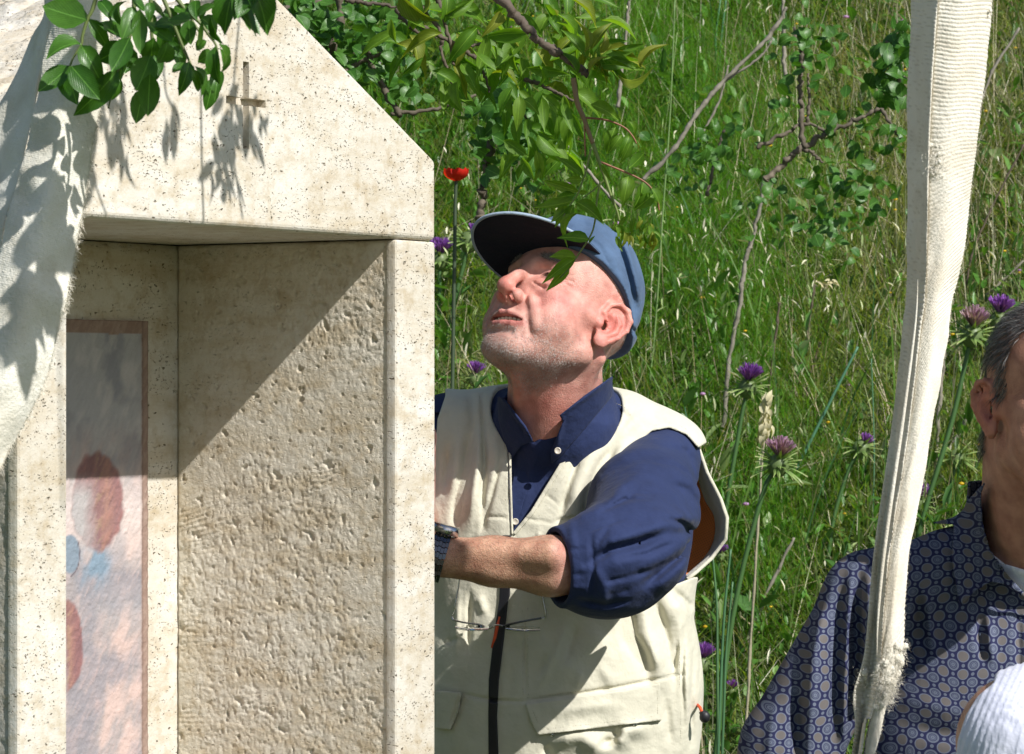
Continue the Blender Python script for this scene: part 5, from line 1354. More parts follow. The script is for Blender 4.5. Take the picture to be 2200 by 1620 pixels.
def collar2(p):
    x, y = proj(p)
    base = torso2(p, 0.0) - 0.75 - strokes(x, y, [([(2064, 1296), (2128, 1250), (2190, 1275)], 12, 0.7), ([(2115, 1130), (2165, 1235)], 10, 0.4)])
    d = np.abs(base) - 0.17
    c = np.minimum(poly2(x, y, CO2), poly2(x, y, CO2M)) * 0.054
    c = smax(c, p[:, 1] - M2Y - 1, 0.2)
    back = smax(M2Y - 1 - p[:, 1], np.abs(p[:, 2] - C(2262, 1080, M2Y)[2]) - 2.5, 0.2)
    return smax(d, np.minimum(c, back), 0.1)
V, F, Nn = mesh_sdf(collar2, (44, 346, 118), (86, 382, 142), 0.24)
link('collar', np_mesh('collar', V / 100, F), PATT, sh2)
def under2(p):
    x, y = proj(p)
    d = smin(m2_neck(p, 0.5), torso2(p, -0.9), 1)
    cut = poly2(x, y, [(2080, 800), (2095, 1100), (2118, 1180), (2160, 1212), (2215, 1228), (2262, 1232), (2310, 1228), (2364, 1212), (2400, 1180), (2430, 1100), (2440, 800)]) * 0.054
    d = smax(d, -smax(cut, p[:, 1] - M2Y - 2, 0.2), 0.15)
    return smax(smax(d, p[:, 2] - C(2262, 1130, M2Y)[2], 0.3), C(2262, 1500, M2Y)[2] - p[:, 2], .3)
V, F, Nn = mesh_sdf(under2, (44, 350, 110), (86, 380, 142), 0.35)
link('undershirt', np_mesh('undershirt', V / 100, F), WHITE, man2)
lower(C(2262, 1620, M2Y)[0], M2Y + 2, 84, man2)

# ------------------------------------------------------------------ woman at the lower right corner (only a shoulder shows)
WY = 292.0
wom = tag(empty('person', P(2440, 1700, WY / 100) * np.array([1, 1, 0])), 'person in the bottom right corner, one shoulder in a white sleeveless ribbed top', 'person')
W_O = C(2520, 985, WY); W_R = frame_rot(math.radians(250), math.radians(0))
def w_body(p):
    q = ((p - W_O) @ W_R / 0.94).astype(np.float32)
    d = smin(head_sdf(q, 0.0) * 0.94, rc(p, C(2520, 1100, WY), C(2515, 1380, WY + 1), 5.2, 5.8), 1.8)
    d = smin(d, chain(p, [C(2480, 1430, WY + 1), C(2330, 1520, WY + 1), C(2208, 1598, WY + 1)], [4.4, 5.0, 6.2]), 3)
    d = smin(d, chain(p, [C(2208, 1598, WY + 1), C(2190, 1900, WY - 1), C(2230, 2250, WY - 9)], [6.2, 4.6, 2.6]), 2)
    d = smin(d, chain(p, [C(2560, 1430, WY + 1), C(2830, 1590, WY + 1), C(2860, 1900, WY - 1), C(2800, 2250, WY - 9)], [4.4, 5.4, 4.4, 2.6]), 2)
    for wr, s_ in ((C(2230, 2250, WY - 9), 1), (C(2800, 2250, WY - 9), -1)):
        def hnd(p, wr=wr, s_=s_):
            h = rc(p, wr, wr + np.array([0, -1.5, -6]), 2.0, 2.3)
            for f_ in range(4): h = smin(h, finger(p, wr + np.array([(f_ - 1.5) * 1.5, -1.5, -8.5]), [(0, -.1, -1), (0, .3, -1), (0, .6, -1)], [3.0, 2.0, 1.7], .7), .3)
            return smin(h, finger(p, wr + np.array([s_ * 1.8, -1.8, -3.5]), [(s_ * .8, -.5, -.8), (s_ * .2, -.4, -1)], [2.8, 2.4], .8), .5)
        d = smin(d, within(p, wr + np.array([0, -2, -7]), 13, hnd), .8)
    return smin(d, ell(p, C(2515, 1850, WY + 2), (14.5, 9.5, 20)), 4)
V, F, Nn = mesh_sdf(w_body, (38, 270, 68), (86, 306, 160), 0.5)
q = ((V - W_O) @ W_R / 0.94); cols = np.tile(np.array([0.50, 0.27, 0.19]), (len(V), 1))
link('body', np_mesh('body', V / 100, F, cols=cols), SKIN, wom)
isin = np.linalg.norm(q - np.array([0, 1, -1]), axis=1) < 15
hs = isin & ((q[:, 2] > 2) & (q[:, 1] < 6) | (q[:, 1] < 0) & (q[:, 2] > -6) | (q[:, 2] > 8))
hv, hf, hc = hair_strands(V, Nn, hs, 9000, 7.0, 0.12, (np.array([0, -0.4, -1.0]) @ W_R.T), 0.2, np.array([[.10, .06, .03], [.15, .09, .05]]), 0.12)
tag(link('hair', np_mesh('hair', hv, hf, cols=hc), HAIR, wom), kind='stuff')
def top_w(p):
    x, y = proj(p)
    st_ = (x * 0.90 + y * 0.42 - 0.0006 * (y - 1450) ** 2) / 13.0
    d = w_body(p) - 0.45 - 0.07 * np.sin(st_ * 6.283 + .8 * np.sin(y / 40.0)) - 0.25 * np.sin(x / 60.0 + y / 95.0)
    cut = poly2(x, y, [(2150, 1300), (2136, 1466), (2100, 1496), (2076, 1535), (2058, 1588), (2052, 1640), (2046, 1720), (2075, 2200), (2060, 2900), (3000, 2900), (2960, 1400), (2600, 1440), (2520, 1520), (2440, 1420), (2300, 1400)]) * 0.0435
    return smax(smax(d, cut, 0.2), -(w_body(p) + 0.3), 0.1)
V, F, Nn = mesh_sdf(top_w, (38, 270, 72), (86, 306, 130), 0.3)
tp = link('top', np_mesh('top', V / 100, F), cloth('white_ribbed_knit', (0.60, 0.62, 0.74), var=0.05), wom)
lower(C(2515, 1850, WY)[0], WY + 2, 84, wom)
# ------------------------------------------------------------------ hillside and meadow
def gz(X, Y):
    X = np.asarray(X, float); Y = np.asarray(Y, float)
    s_ = np.clip(Y - 5.05, 0, 60.0)
    far = np.clip(Y - 45, 0, None)
    z = 0.84 * s_ * (1 - np.exp(-s_ * 3.0)) + 0.0 * far
    z = np.where(Y > 60, z + 0.15 * (Y - 60), z)
    return z + (0.05 * fbm(X * 1.3, Y * 1.3, None, 3, 91) + 0.025 * fbm(X * 5, Y * 5, None, 3, 92)) * np.clip((Y - 4.6) / 0.6, 0.15, 1)
def grid_ground():
    xs = np.concatenate([-np.geomspace(150, 3.2, 26), np.linspace(-3, 3, 121), np.geomspace(3.2, 150, 26)])
    ys = np.concatenate([np.linspace(-60, 1.5, 30), np.linspace(1.8, 9.5, 150), np.geomspace(9.8, 240, 50)])
    X, Y = np.meshgrid(xs, ys, indexing='ij'); Z = gz(X, Y)
    V = np.stack([X, Y, Z], -1).reshape(-1, 3); I, J = np.meshgrid(np.arange(len(xs) - 1), np.arange(len(ys) - 1), indexing='ij'); n = len(ys)
    F = np.stack([I * n + J, (I + 1) * n + J, (I + 1) * n + J + 1, I * n + J + 1], -1).reshape(-1, 4)
    return V, F
m, n, l, b = nodes('meadow_soil')
tc = n.new('ShaderNodeTexCoord')
z1 = n.new('ShaderNodeTexNoise'); z1.inputs['Scale'].default_value = 9; z1.inputs['Detail'].default_value = 10; z1.inputs['Roughness'].default_value = .7; l.new(tc.outputs['Object'], z1.inputs['Vector'])
r1 = ramp(n, l, z1.outputs['Fac'], [(0.3, (0.045, 0.080, 0.016)), (0.5, (0.085, 0.150, 0.030)), (0.62, (0.16, 0.17, 0.07)), (0.75, (0.26, 0.21, 0.12))])
z2 = n.new('ShaderNodeTexNoise'); z2.inputs['Scale'].default_value = 120; z2.inputs['Detail'].default_value = 6; l.new(tc.outputs['Object'], z2.inputs['Vector'])
r2 = ramp(n, l, z2.outputs['Fac'], [(0.35, (0.45, 0.45, 0.4)), (0.65, (1.2, 1.2, 1.1))])
l.new(mix(n, l, r1.outputs[0], r2.outputs[0], 1.0, 'MULTIPLY'), b.inputs['Base Color']); b.inputs['Roughness'].default_value = 0.95
bump_from(n, l, b, z2.outputs['Fac'], 1.0, 0.02)
V, F = grid_ground()
tag(link('ground', np_mesh('ground', V, F), m), 'green hillside rising steeply behind the shrine', kind='structure')

def hill_pt(px, py):
    """where the sight line of a pixel meets the slope (arrays)"""
    px = np.asarray(px, float); py = np.asarray(py, float); kz = -(py - 810) / FPX; kx = (px - 1100) / FPX
    lo_ = np.full(px.shape, 4.9); hi_ = np.full(px.shape, 20.0)
    for _ in range(34):
        mid = 0.5 * (lo_ + hi_); above = CAMZ + kz * mid > gz(kx * mid, mid); lo_ = np.where(above, mid, lo_); hi_ = np.where(above, hi_, mid)
    return kx * lo_, lo_, gz(kx * lo_, lo_)
def region(X, Y):
    Z = gz(X, Y); return 1100 + X / Y * FPX, 810 - (Z - CAMZ) / Y * FPX

def blades(name, X, Y, hgt, wid, lean, curl, cols, mat, seg=4, z0=None, colj=0.18, az=None):
    n = len(X); Z = gz(X, Y) - 0.005 if z0 is None else z0
    az = RNG.uniform(0, 2 * np.pi, n) if az is None else az
    h = np.asarray(hgt) * np.ones(n); w_ = np.asarray(wid) * np.ones(n); ln = np.asarray(lean) * np.ones(n); cu = np.asarray(curl) * np.ones(n)
    face = az + RNG.normal(0, 0.6, n) + np.pi / 2
    sx_, sy_ = np.cos(face), np.sin(face)
    rows = []; x = np.zeros(n); z = np.zeros(n); a = ln.copy()
    for k in range(seg + 1):
        t = k / seg; ww = w_ * 0.5 * (1 - t ** 1.6) * (0.75 + 0.9 * t * (1 - t))
        cx = X + x * np.cos(az); cy = Y + x * np.sin(az); cz = Z + z
        if k < seg: rows += [np.stack([cx - sx_ * ww, cy - sy_ * ww, cz], 1), np.stack([cx + sx_ * ww, cy + sy_ * ww, cz], 1)]
        else: rows += [np.stack([cx, cy, cz], 1)]
        x = x + np.sin(a) * h / seg; z = z + np.cos(a) * h / seg; a = a + cu / seg
    V = np.stack(rows, 1).reshape(-1, 3); m_ = 2 * seg + 1; kk = np.arange(n)[:, None] * m_
    tri = []
    for k in range(seg - 1): tri += [[2 * k, 2 * k + 1, 2 * k + 3], [2 * k, 2 * k + 3, 2 * k + 2]]
    tri += [[2 * seg - 2, 2 * seg - 1, 2 * seg]]
    F = (kk[:, :, None] + np.array(tri)[None]).reshape(-1, 3)
    c = np.asarray(cols)[RNG.integers(0, len(cols), n)] * (1 + RNG.uniform(-colj, colj, (n, 1))) * (1 + RNG.uniform(-.06, .06, (n, 3)))
    o = link(name, np_mesh(name, V, F, cols=np.repeat(c, m_, axis=0)), mat)
    return o
def leafmat(name, rough=0.5, trans=0.35, spec=0.4):
    m = simple(name, (1, 1, 1), rough=rough, attr=True, trans=trans, spec=spec); return m
GRASS = leafmat('grass_blade', 0.5, 0.52, 0.35)
STRAW = leafmat('dry_straw', 0.7, 0.15, 0.2)
def scatter(n, wfun, x0=-1.75, x1=1.85, y0=5.15, y1=8.9):
    X = RNG.uniform(x0, x1, n * 3); Y = RNG.uniform(y0, y1, n * 3)
    px, py = region(X, Y)
    keep = RNG.uniform(0, 1, len(X)) < np.clip(wfun(px, py, X, Y), 0, 1)
    return X[keep][:n], Y[keep][:n]
def vis(px, py):       # blades hidden behind the shrine are thinned out
    return np.where((px > 560) | (py < 120), 1.0, 0.12)
fen = lambda px, py: np.clip(1.5 - np.hypot((px - 1480) / 240, (py - 520) / 330), 0, 1) + np.clip(1.2 - np.hypot((px - 1480) / 150, (py - 120) / 160), 0, 1) + 0.7 * np.clip(1.2 - np.hypot((px - 1640) / 120, (py - 1300) / 240), 0, 1)
dryr = lambda px, py: np.clip((px - 1480) / 420, 0, 1) * np.clip((820 - py) / 480 + .25, 0, 1)
G1 = [(.13, .235, .018), (.17, .27, .025), (.21, .30, .04), (.09, .175, .018), (.26, .32, .06), (.18, .25, .05)]
G2 = [(.24, .30, .10), (.28, .32, .13), (.19, .24, .08), (.34, .34, .18)]
X, Y = scatter(70000, lambda px, py, X, Y: (0.22 + 0.5 * (fbm(X * 3, Y * 3, None, 3, 5) > -0.1)) * vis(px, py) * (1 - .6 * dryr(px, py)) * (1 - .55 * np.clip(fen(px, py), 0, 1)))
tag(blades('meadow_grass', X, Y, RNG.uniform(.05, .17, len(X)), RNG.uniform(.0022, .0048, len(X)), RNG.uniform(0.1, 1.35, len(X)), RNG.uniform(-.4, 2.0, len(X)), G1, GRASS), 'short fine green grass covering the hillside', kind='stuff')
X, Y = scatter(34000, lambda px, py, X, Y: (0.24 + 0.8 * dryr(px, py)) * vis(px, py))
tag(blades('olive_grass', X, Y, RNG.uniform(.06, .24, len(X)), RNG.uniform(.0018, .004, len(X)), RNG.uniform(0.05, 1.2, len(X)), RNG.uniform(.1, 1.0, len(X)), G2, GRASS), 'dull olive grass on the drier right part of the hillside', kind='stuff')
X, Y = scatter(14000, lambda px, py, X, Y: (0.16 + 0.7 * dryr(px, py) + .15 * (py > 850)) * vis(px, py))
tag(blades('dry_grass', X, Y, RNG.uniform(.08, .42, len(X)), RNG.uniform(.0016, .0032, len(X)), RNG.uniform(0.0, 1.35, len(X)), RNG.uniform(-.3, .8, len(X)), [(.46, .42, .28), (.55, .51, .38), (.38, .34, .24), (.30, .24, .15)], STRAW), 'pale dry grass stems among the green', kind='stuff')
# fennel: very fine feathery threads
X, Y = scatter(9000, lambda px, py, X, Y: fen(px, py) * vis(px, py) + 0.35 * vis(px, py) * (fbm(X * 2, Y * 2, None, 2, 33) > 0.0) * (px < 1900))
k = 40; az = RNG.uniform(0, 6.283, (len(X), k)); hh = RNG.uniform(0, 1, (len(X), k)) ** .8 * RNG.uniform(.10, .26, (len(X), 1))
fx = np.repeat(X, k) + (RNG.normal(0, .028, (len(X), k))).ravel(); fy = np.repeat(Y, k) + (RNG.normal(0, .028, (len(X), k))).ravel()
fz = gz(fx, fy) + hh.ravel()
tag(blades('fennel', fx, fy, RNG.uniform(.018, .055, len(fx)), RNG.uniform(.0008, .0017, len(fx)), RNG.uniform(.1, 1.3, len(fx)), RNG.uniform(-.4, .8, len(fx)), [(.085, .260, .014), (.115, .300, .018), (.070, .215, .014), (.16, .32, .03)], GRASS, seg=2, z0=fz), 'feathery bright green wild fennel', kind='stuff')
# long tall blades standing up
X, Y = scatter(900, lambda px, py, X, Y: (0.3 + .5 * (py > 800)) * vis(px, py), y0=5.1, y1=8.4)
tag(blades('tall_grass', X, Y, RNG.uniform(.25, .62, len(X)), RNG.uniform(.003, .0065, len(X)), RNG.uniform(0.0, .35, len(X)), RNG.uniform(.1, 1.1, len(X)), [(.09, .21, .04), (.07, .18, .07), (.14, .27, .05), (.17, .26, .08)], GRASS, seg=6), 'longer upright grass blades', kind='stuff')
# small leafy herbs
def quads_leaves(name, X, Y, Z, L_, W_, cols, mat, tilt=(0.2, 1.3)):
    n = len(X); az = RNG.uniform(0, 6.283, n); ti = RNG.uniform(*tilt, n); L_ = L_ * RNG.uniform(.6, 1.3, n); W_ = W_ * RNG.uniform(.7, 1.2, n)
    d = np.stack([np.cos(az) * np.sin(ti), np.sin(az) * np.sin(ti), np.cos(ti)], 1); s_ = np.stack([-np.sin(az), np.cos(az), np.zeros(n)], 1) + RNG.normal(0, .25, (n, 3))
    nn = np.cross(d, s_); p = np.stack([X, Y, Z], 1)
    pts = [p]
    for t, w_ in ((.3, .42), (.65, .42)):
        for sg in (-1, 1): pts.append(p + d * (L_ * t)[:, None] + sg * s_ * (W_ * w_)[:, None] + nn * (L_ * .05)[:, None])
        pts.append(p + d * (L_ * t)[:, None] - nn * (L_ * 0.03)[:, None])
    pts.append(p + d * L_[:, None] + nn * (L_ * -.08)[:, None])
    V = np.stack(pts, 1).reshape(-1, 3); kk = np.arange(n)[:, None, None] * 8
    F = (kk + np.array([[0, 1, 3], [0, 3, 2], [1, 4, 6], [1, 6, 3], [3, 6, 5], [3, 5, 2], [4, 7, 6], [6, 7, 5]])[None]).reshape(-1, 3)
    c = np.asarray(cols)[RNG.integers(0, len(cols), n)] * (1 + RNG.uniform(-.2, .2, (n, 1)))
    return link(name, np_mesh(name, V, F, cols=np.repeat(c, 8, axis=0)), mat)
LEAFG = leafmat('herb_leaf', 0.42, 0.3, 0.5)
X, Y = scatter(22000, lambda px, py, X, Y: (0.12 + .5 * (fbm(X * 2.3, Y * 2.3, None, 3, 15) > 0.05)) * vis(px, py))
tag(quads_leaves('low_herbs', X, Y, gz(X, Y) + RNG.uniform(0.0, .14, len(X)), .034, .013, [(.07, .19, .02), (.10, .24, .04), (.05, .13, .02), (.15, .27, .07)], LEAFG), 'small leafy herbs between the grasses', kind='stuff')
# broader weed leaves in loose rosettes
X, Y = scatter(420, lambda px, py, X, Y: .5 * vis(px, py))
k = 9; fx = np.repeat(X, k) + RNG.normal(0, .018, len(X) * k); fy = np.repeat(Y, k) + RNG.normal(0, .018, len(X) * k)
tag(quads_leaves('weed_leaves', fx, fy, gz(fx, fy) + RNG.uniform(.02, .20, len(fx)), .058, .019, [(.08, .20, .03), (.12, .25, .05), (.06, .15, .03), (.18, .26, .09)], LEAFG, tilt=(.3, 1.6)), 'broader weed leaves standing in the meadow', kind='stuff')
X, Y = scatter(2600, lambda px, py, X, Y: .25 + .5 * (fbm(X * 3, Y * 3, None, 3, 44) > .1))
tag(blades('dry_litter', X, Y, RNG.uniform(.06, .22, len(X)), RNG.uniform(.002, .0042, len(X)), RNG.uniform(1.0, 1.6, len(X)), RNG.uniform(-.3, .3, len(X)), [(.50, .44, .30), (.36, .28, .18), (.60, .56, .44)], STRAW, z0=gz(X, Y) + RNG.uniform(.0, .14, len(X))), 'broken dry stalks lying through the grass', kind='stuff')
# wild oats: drooping pale spikelets
X, Y = scatter(9000, lambda px, py, X, Y: .12 + np.clip(1.25 - np.hypot((px - 1480) / 190, (py - 760) / 230), 0, 1) + .7 * np.clip(1.2 - np.hypot((px - 1780) / 180, (py - 700) / 200), 0, 1) + .6 * np.clip(1.2 - np.hypot((px - 980) / 110, (py - 700) / 200), 0, 1) + .5 * np.clip(1.2 - np.hypot((px - 1540) / 110, (py - 1180) / 200), 0, 1))
tag(quads_leaves('wild_oats', X, Y, gz(X, Y) + RNG.uniform(.06, .32, len(X)),   .028, .0044, [(.42, .46, .26), (.58, .58, .40), (.30, .38, .16), (.66, .64, .5)], STRAW, tilt=(1.7, 2.9)), 'pale drooping oat spikelets', kind='stuff')
# tiny meadow flowers
V0, F0 = ico(1)
def dots(name, N0, wf, r, cols, lab, zr=(.05, .3)):
    X, Y = scatter(N0, wf); Z = gz(X, Y) + RNG.uniform(*zr, len(X)); n = len(X); rr = r * RNG.uniform(.6, 1.4, n)
    V = (V0[None] * rr[:, None, None] * np.array([1, 1, .55]) + np.stack([X, Y, Z], 1)[:, None]).reshape(-1, 3)
    F = (np.arange(n)[:, None, None] * len(V0) + np.array(F0)[None]).reshape(-1, 3)
    c = np.repeat(np.asarray(cols)[RNG.integers(0, len(cols), n)], len(V0), axis=0)
    tag(link(name, np_mesh(name, V, F, cols=c), LEAFG), lab, kind='stuff')
dots('yellow_flowers', 420, lambda px, py, X, Y: .10 + .9 * np.clip((px - 1850) / 250, 0, 1) + .4 * np.exp(-((px - 1700) / 90) ** 2 - ((py - 980) / 160) ** 2), .0048, [(.62, .42, .01), (.7, .5, .02)], 'tiny yellow meadow flowers')
dots('lilac_flowers', 130, lambda px, py, X, Y: .35 + .5 * (py < 350), .0065, [(.36, .16, .42), (.46, .26, .5)], 'tiny lilac meadow flowers')

# ------------------------------------------------------------------ stalks, twigs
BARK = simple('grey_bark', (1, 1, 1), rough=0.8, attr=True, var=.35, bump=(160, .6, .002))
STEMG = simple('green_stem', (1, 1, 1), rough=0.5, attr=True, var=.2)
def px_tube(pts, Y, r0, r1, col, n=7, name=None, mat=None, parent=None, cnt=None):
    """tube through photo pixels at depth Y (metres; number or per-point list)"""
    Ys = Y if hasattr(Y, '__len__') else [Y] * len(pts)
    W = smooth_line([P(a, b, y) for (a, b), y in zip(pts, Ys)], cnt or max(6, 5 * len(pts)))
    if mat is BARK:                                  # crooked, knotty wood
        W = smooth_line(W, len(W) * 2); jit_ = RNG.normal(0, 1, W.shape) * r0 * .35; jit_[0] = jit_[-1] = 0; W = W + (jit_ + np.roll(jit_, 1, 0)) * .6
        k = len(W); g = Geo(); rr_ = (r0 + (r1 - r0) * np.arange(k) / (k - 1)) * (1 + .22 * RNG.normal(0, 1, k).clip(-1, 1.6)); g.tube(W, [float(v) for v in rr_], n, col)
        return link(name, g.mesh(name), mat, parent)
    g = Geo(); k = len(W); g.tube(W, [r0 + (r1 - r0) * i / (k - 1) for i in range(k)], n, col)
    return link(name, g.mesh(name), mat, parent)
def ground_end(pts, Y, dx=0):
    """continue a stalk down to the hillside"""
    a, b = pts[-1]; X_ = (a - 1100) / FPX * Y; zz = float(gz(X_, Y)); yy = 810 - (zz - CAMZ) / Y * FPX
    if yy <= b + 10: return pts
    (a0, b0) = pts[-2]; sl = max(-.5, min(.5, (a - a0) / max(20, b - b0))); n_ = 5; out = list(pts)
    for k in range(1, n_ + 1):
        t = k / n_; out.append((a + sl * (yy - b) * (t - .35 * t * t), b + (yy + 8 - b) * t))
    return out
stalks = [([(1450, 0), (1440, 240), (1424, 460), (1408, 700), (1392, 850)], 5.9, .0028, (.16, .26, .08), 'very tall thin pale green grass stalk rising just right of the denim cap'),
          ([(1843, 745), (1790, 850), (1740, 950), (1696, 1040)], 5.7, .0052, (.07, .19, .11), 'blue-green reed blade leaning right, below the white sling'),
          ([(1872, 770), (1876, 880), (1878, 1000), (1874, 1120)], 5.7, .0022, (.08, .2, .1), 'thin upright blue-green stem close to the left edge of the hanging sling'),
          ([(1531, 1195), (1540, 1300), (1541, 1400)], 5.3, .004, (.07, .16, .06), 'leftmost of the upright green stems beside the vest'),
          ([(1570, 1180), (1556, 1320), (1548, 1480), (1542, 1640)], 5.3, .0045, (.06, .16, .07), 'green stem beside the vest that runs down to the lower picture edge'),
          ([(1574, 1250), (1560, 1400), (1556, 1500)], 5.3, .004, (.06, .15, .06), 'short upright stem between two taller ones beside the vest'),
          ([(1560, 0), (1552, 60), (1546, 130)], 7.6, .005, (.07, .19, .10), 'blue-green reed at the top edge, left one of a pair'),
          ([(1548, 0), (1538, 80), (1540, 150)], 7.6, .004, (.08, .2, .1), 'blue-green reed at the top edge, crossing its neighbour'),
          ([(1468, 860), (1480, 920), (1495, 985)], 5.6, .0022, (.05, .16, .09), 'short dark green blade behind the shoulder of the beige vest'),
          ([(1455, 70), (1425, 300), (1400, 330)], 6.8, .002, (.2, .28, .1), 'pale thin grass stalk in the fennel above the cap')]
def root_depth(pts, Y):
    return max(Y, float(hill_pt(*pts[-1])[1]) - 0.03)
for pts, Y, r, c, lab in stalks:
    Y2 = root_depth(pts, Y) if pts[-1][1] < 1400 else Y; r *= Y2 / Y; Y = Y2
    o = px_tube(ground_end(pts, Y), Y, r * .45, r, c, 6, 'grass_stalk', STEMG); tag(o, lab, 'grass stalk', 'tall green stalks in the meadow')
dead = [([(1643, 385), (1625, 480), (1602, 560), (1588, 650), (1568, 770), (1553, 930)], 5.8, .0052, 'pale bare woody stem that holds up the leafy bramble left of the sling'),
        ([(1690, 15), (1650, 80), (1560, 170), (1500, 240), (1440, 330), (1382, 385)], 5.6, .0045, 'long grey bare twig slanting from the top edge down towards the cap'),
        ([(1660, 82), (1635, 120), (1580, 160), (1535, 190)], 5.62, .0026, 'short side twig lying along the long slanting grey one'),
        ([(1682, 0), (1684, 110), (1690, 190)], 6.6, .0048, 'pale upright dead stem at the top edge above the bramble'),
        ([(1352, 0), (1340, 110), (1328, 230)], 6.6, .0045, 'grey upright dead stem behind the tip of the leafy branch'),
        ([(1675, 650), (1664, 740), (1652, 850), (1650, 880)], 5.8, .0036, 'dark brown dry stem above the cream seed head'),
        ([(1750, 610), (1735, 720), (1715, 810)], 6.2, .0034, 'dark dry stem with a white tuft on top'),
        ([(1763, 735), (1745, 790), (1735, 830)], 6.2, .0028, 'short dark dry stem right of the tufted one'),
        ([(1772, 745), (1760, 800)], 6.2, .0026, 'shortest dark dry stem, rightmost of its row'),
        ([(1706, 1155), (1640, 1290), (1600, 1385)], 5.4, .0042, 'broken grey stick standing between the thistle and the patterned shirt'),
        ([(1210, 300), (1290, 400), (1333, 445)], 5.2, .0030, 'thin white bare twig crossing behind the leaflets above the cap'),
        ([(1050, 350), (1075, 270), (1090, 210)], 5.0, .0068, 'dark woody stem behind the leaves above the cap visor'),
        ([(2190, 60), (2120, 180), (2090, 330), (2060, 520)], 6.6, .0042, 'long grey twig bending down right of the sling'),
        ([(2200, 310), (2120, 470), (2085, 560), (2070, 680)], 6.5, .003, 'dark thin twig right of the sling, lower one'),
        ([(2200, 560), (2110, 640), (2050, 660)], 6.6, .003, 'nearly level dry twig right of the sling'),
        ([(2170, 700), (2130, 800), (2060, 930), (2020, 985)], 6.3, .0046, 'pale dry stick behind the thistles at the right edge'),
        ([(2000, 780), (2090, 770), (2150, 740)], 6.4, .0035, 'level grey twig behind the right-hand thistles'),
        ([(1565, 140), (1540, 230), (1500, 300)], 6.9, .003, 'faint grey twig in the grass left of the bramble')]
for pts, Y, r, lab in dead:
    if pts[-1][1] > 600: Y2 = root_depth(pts, Y); r *= Y2 / Y; Y = Y2
    o = px_tube(ground_end(pts, Y) if pts[-1][1] > 500 else pts, Y, r * .7, r, (.25, .225, .18) if 'dark' not in lab else (.10, .075, .05), 6, 'dry_twig', BARK); tag(o, lab, 'twig', 'dry twigs in the meadow')

# ------------------------------------------------------------------ leaves as parts
def leaf_mesh(name, wid, tip, curve, fold, seg=6):
    V = []; F = []
    for i in range(seg + 1):
        t = i / seg
        w_ = wid * 0.5 * (math.sin(math.pi * min(1, t ** (0.85 if tip < 1 else 0.7))) ** (0.75 if tip < 1 else 1.05)) if 0 < i < seg else 0.004
        zc_ = curve * (t * (1 - t) * 4 * 0.5 - t * t)
        for s_ in (-1, 0, 1): V.append((s_ * w_, t, zc_ + abs(s_) * fold * w_ + (0.012 * math.sin(i * 2.1 + s_) if s_ else 0)))
    for i in range(seg):
        for j in (0, 1):
            a = i * 3 + j; F.append((a, a + 1, a + 4, a + 3))
    me = bpy.data.meshes.new(name); me.from_pydata(V, [], F); me.polygons.foreach_set('use_smooth', [True] * len(F)); me.update(); return me
def leaf_material(name, c0, c1, rough, trans, spec=.5):
    m, n, l, b = nodes(name)
    oi = n.new('ShaderNodeObjectInfo'); tc = n.new('ShaderNodeTexCoord'); sx = n.new('ShaderNodeSeparateXYZ'); l.new(tc.outputs['Object'], sx.inputs[0])
    r = ramp(n, l, oi.outputs['Random'], [(0, c0), (1, c1)])
    # midrib and side veins
    ax_ = mth(n, l, 'ABSOLUTE', sx.outputs[0]); mid = ramp(n, l, ax_, [(0.006, (1, 1, 1)), (0.022, (0, 0, 0))])
    vein = mth(n, l, 'SINE', mth(n, l, 'MULTIPLY', mth(n, l, 'ADD', sx.outputs[1], mth(n, l, 'MULTIPLY', ax_, -1.2)), 60))
    vr = ramp(n, l, vein, [(0.55, (0, 0, 0)), (1.0, (1, 1, 1))])
    c = mix(n, l, r.outputs[0], tuple(min(1, x * 1.9 + .03) for x in c1), mid.outputs[0]); vf = mth(n, l, 'MULTIPLY', vr.outputs[0], 0.22)
    c = mix(n, l, c, tuple(min(1, x * 1.6) for x in c1), vf)
    nz_ = n.new('ShaderNodeTexNoise'); nz_.inputs['Scale'].default_value = 5; nz_.inputs['Detail'].default_value = 5; l.new(tc.outputs['Object'], nz_.inputs['Vector'])
    rr = ramp(n, l, nz_.outputs['Fac'], [(.3, (.8, .8, .75)), (.7, (1.12, 1.12, 1.05))]); c = mix(n, l, c, rr.outputs[0], 1.0, 'MULTIPLY')
    l.new(c, b.inputs['Base Color']); b.inputs['Roughness'].default_value = rough; b.inputs['Specular IOR Level'].default_value = spec
    bump_from(n, l, b, vr.outputs[0], 0.25, 0.01)
    out = n['Material Output']; tr = n.new('ShaderNodeBsdfTranslucent'); ms = n.new('ShaderNodeMixShader'); ms.inputs[0].default_value = trans
    l.new(mix(n, l, c, (1.7, 1.7, .5), 1.0, 'MULTIPLY'), tr.inputs[0]); l.new(b.outputs[0], ms.inputs[1]); l.new(tr.outputs[0], ms.inputs[2]); l.new(ms.outputs[0], out.inputs[0])
    return m
LM_A = leaf_material('glossy_leaf', (.032, .115, .010), (.070, .180, .022), .34, .34, .5)
LM_B = leaf_material('young_leaflet', (.075, .195, .014), (.150, .270, .026), .45, .5, .4)
LM_Y = leaf_material('yellow_green_leaflet', (.13, .19, .012), (.22, .25, .03), .5, .45, .35)
LM_D = leaf_material('dark_round_leaf', (.035, .120, .014), (.075, .185, .028), .38, .32, .45)
def variants(mat, spec):
    out = []
    for i, (w_, tip, cu, fo) in enumerate(spec):
        me = leaf_mesh('leaf', w_, tip, cu, fo); me.materials.append(mat); out.append(me)
    return out
LA = variants(LM_A, [(1, .5, .10, .25), (1, .5, .22, .35), (1, .5, -.08, .2)])
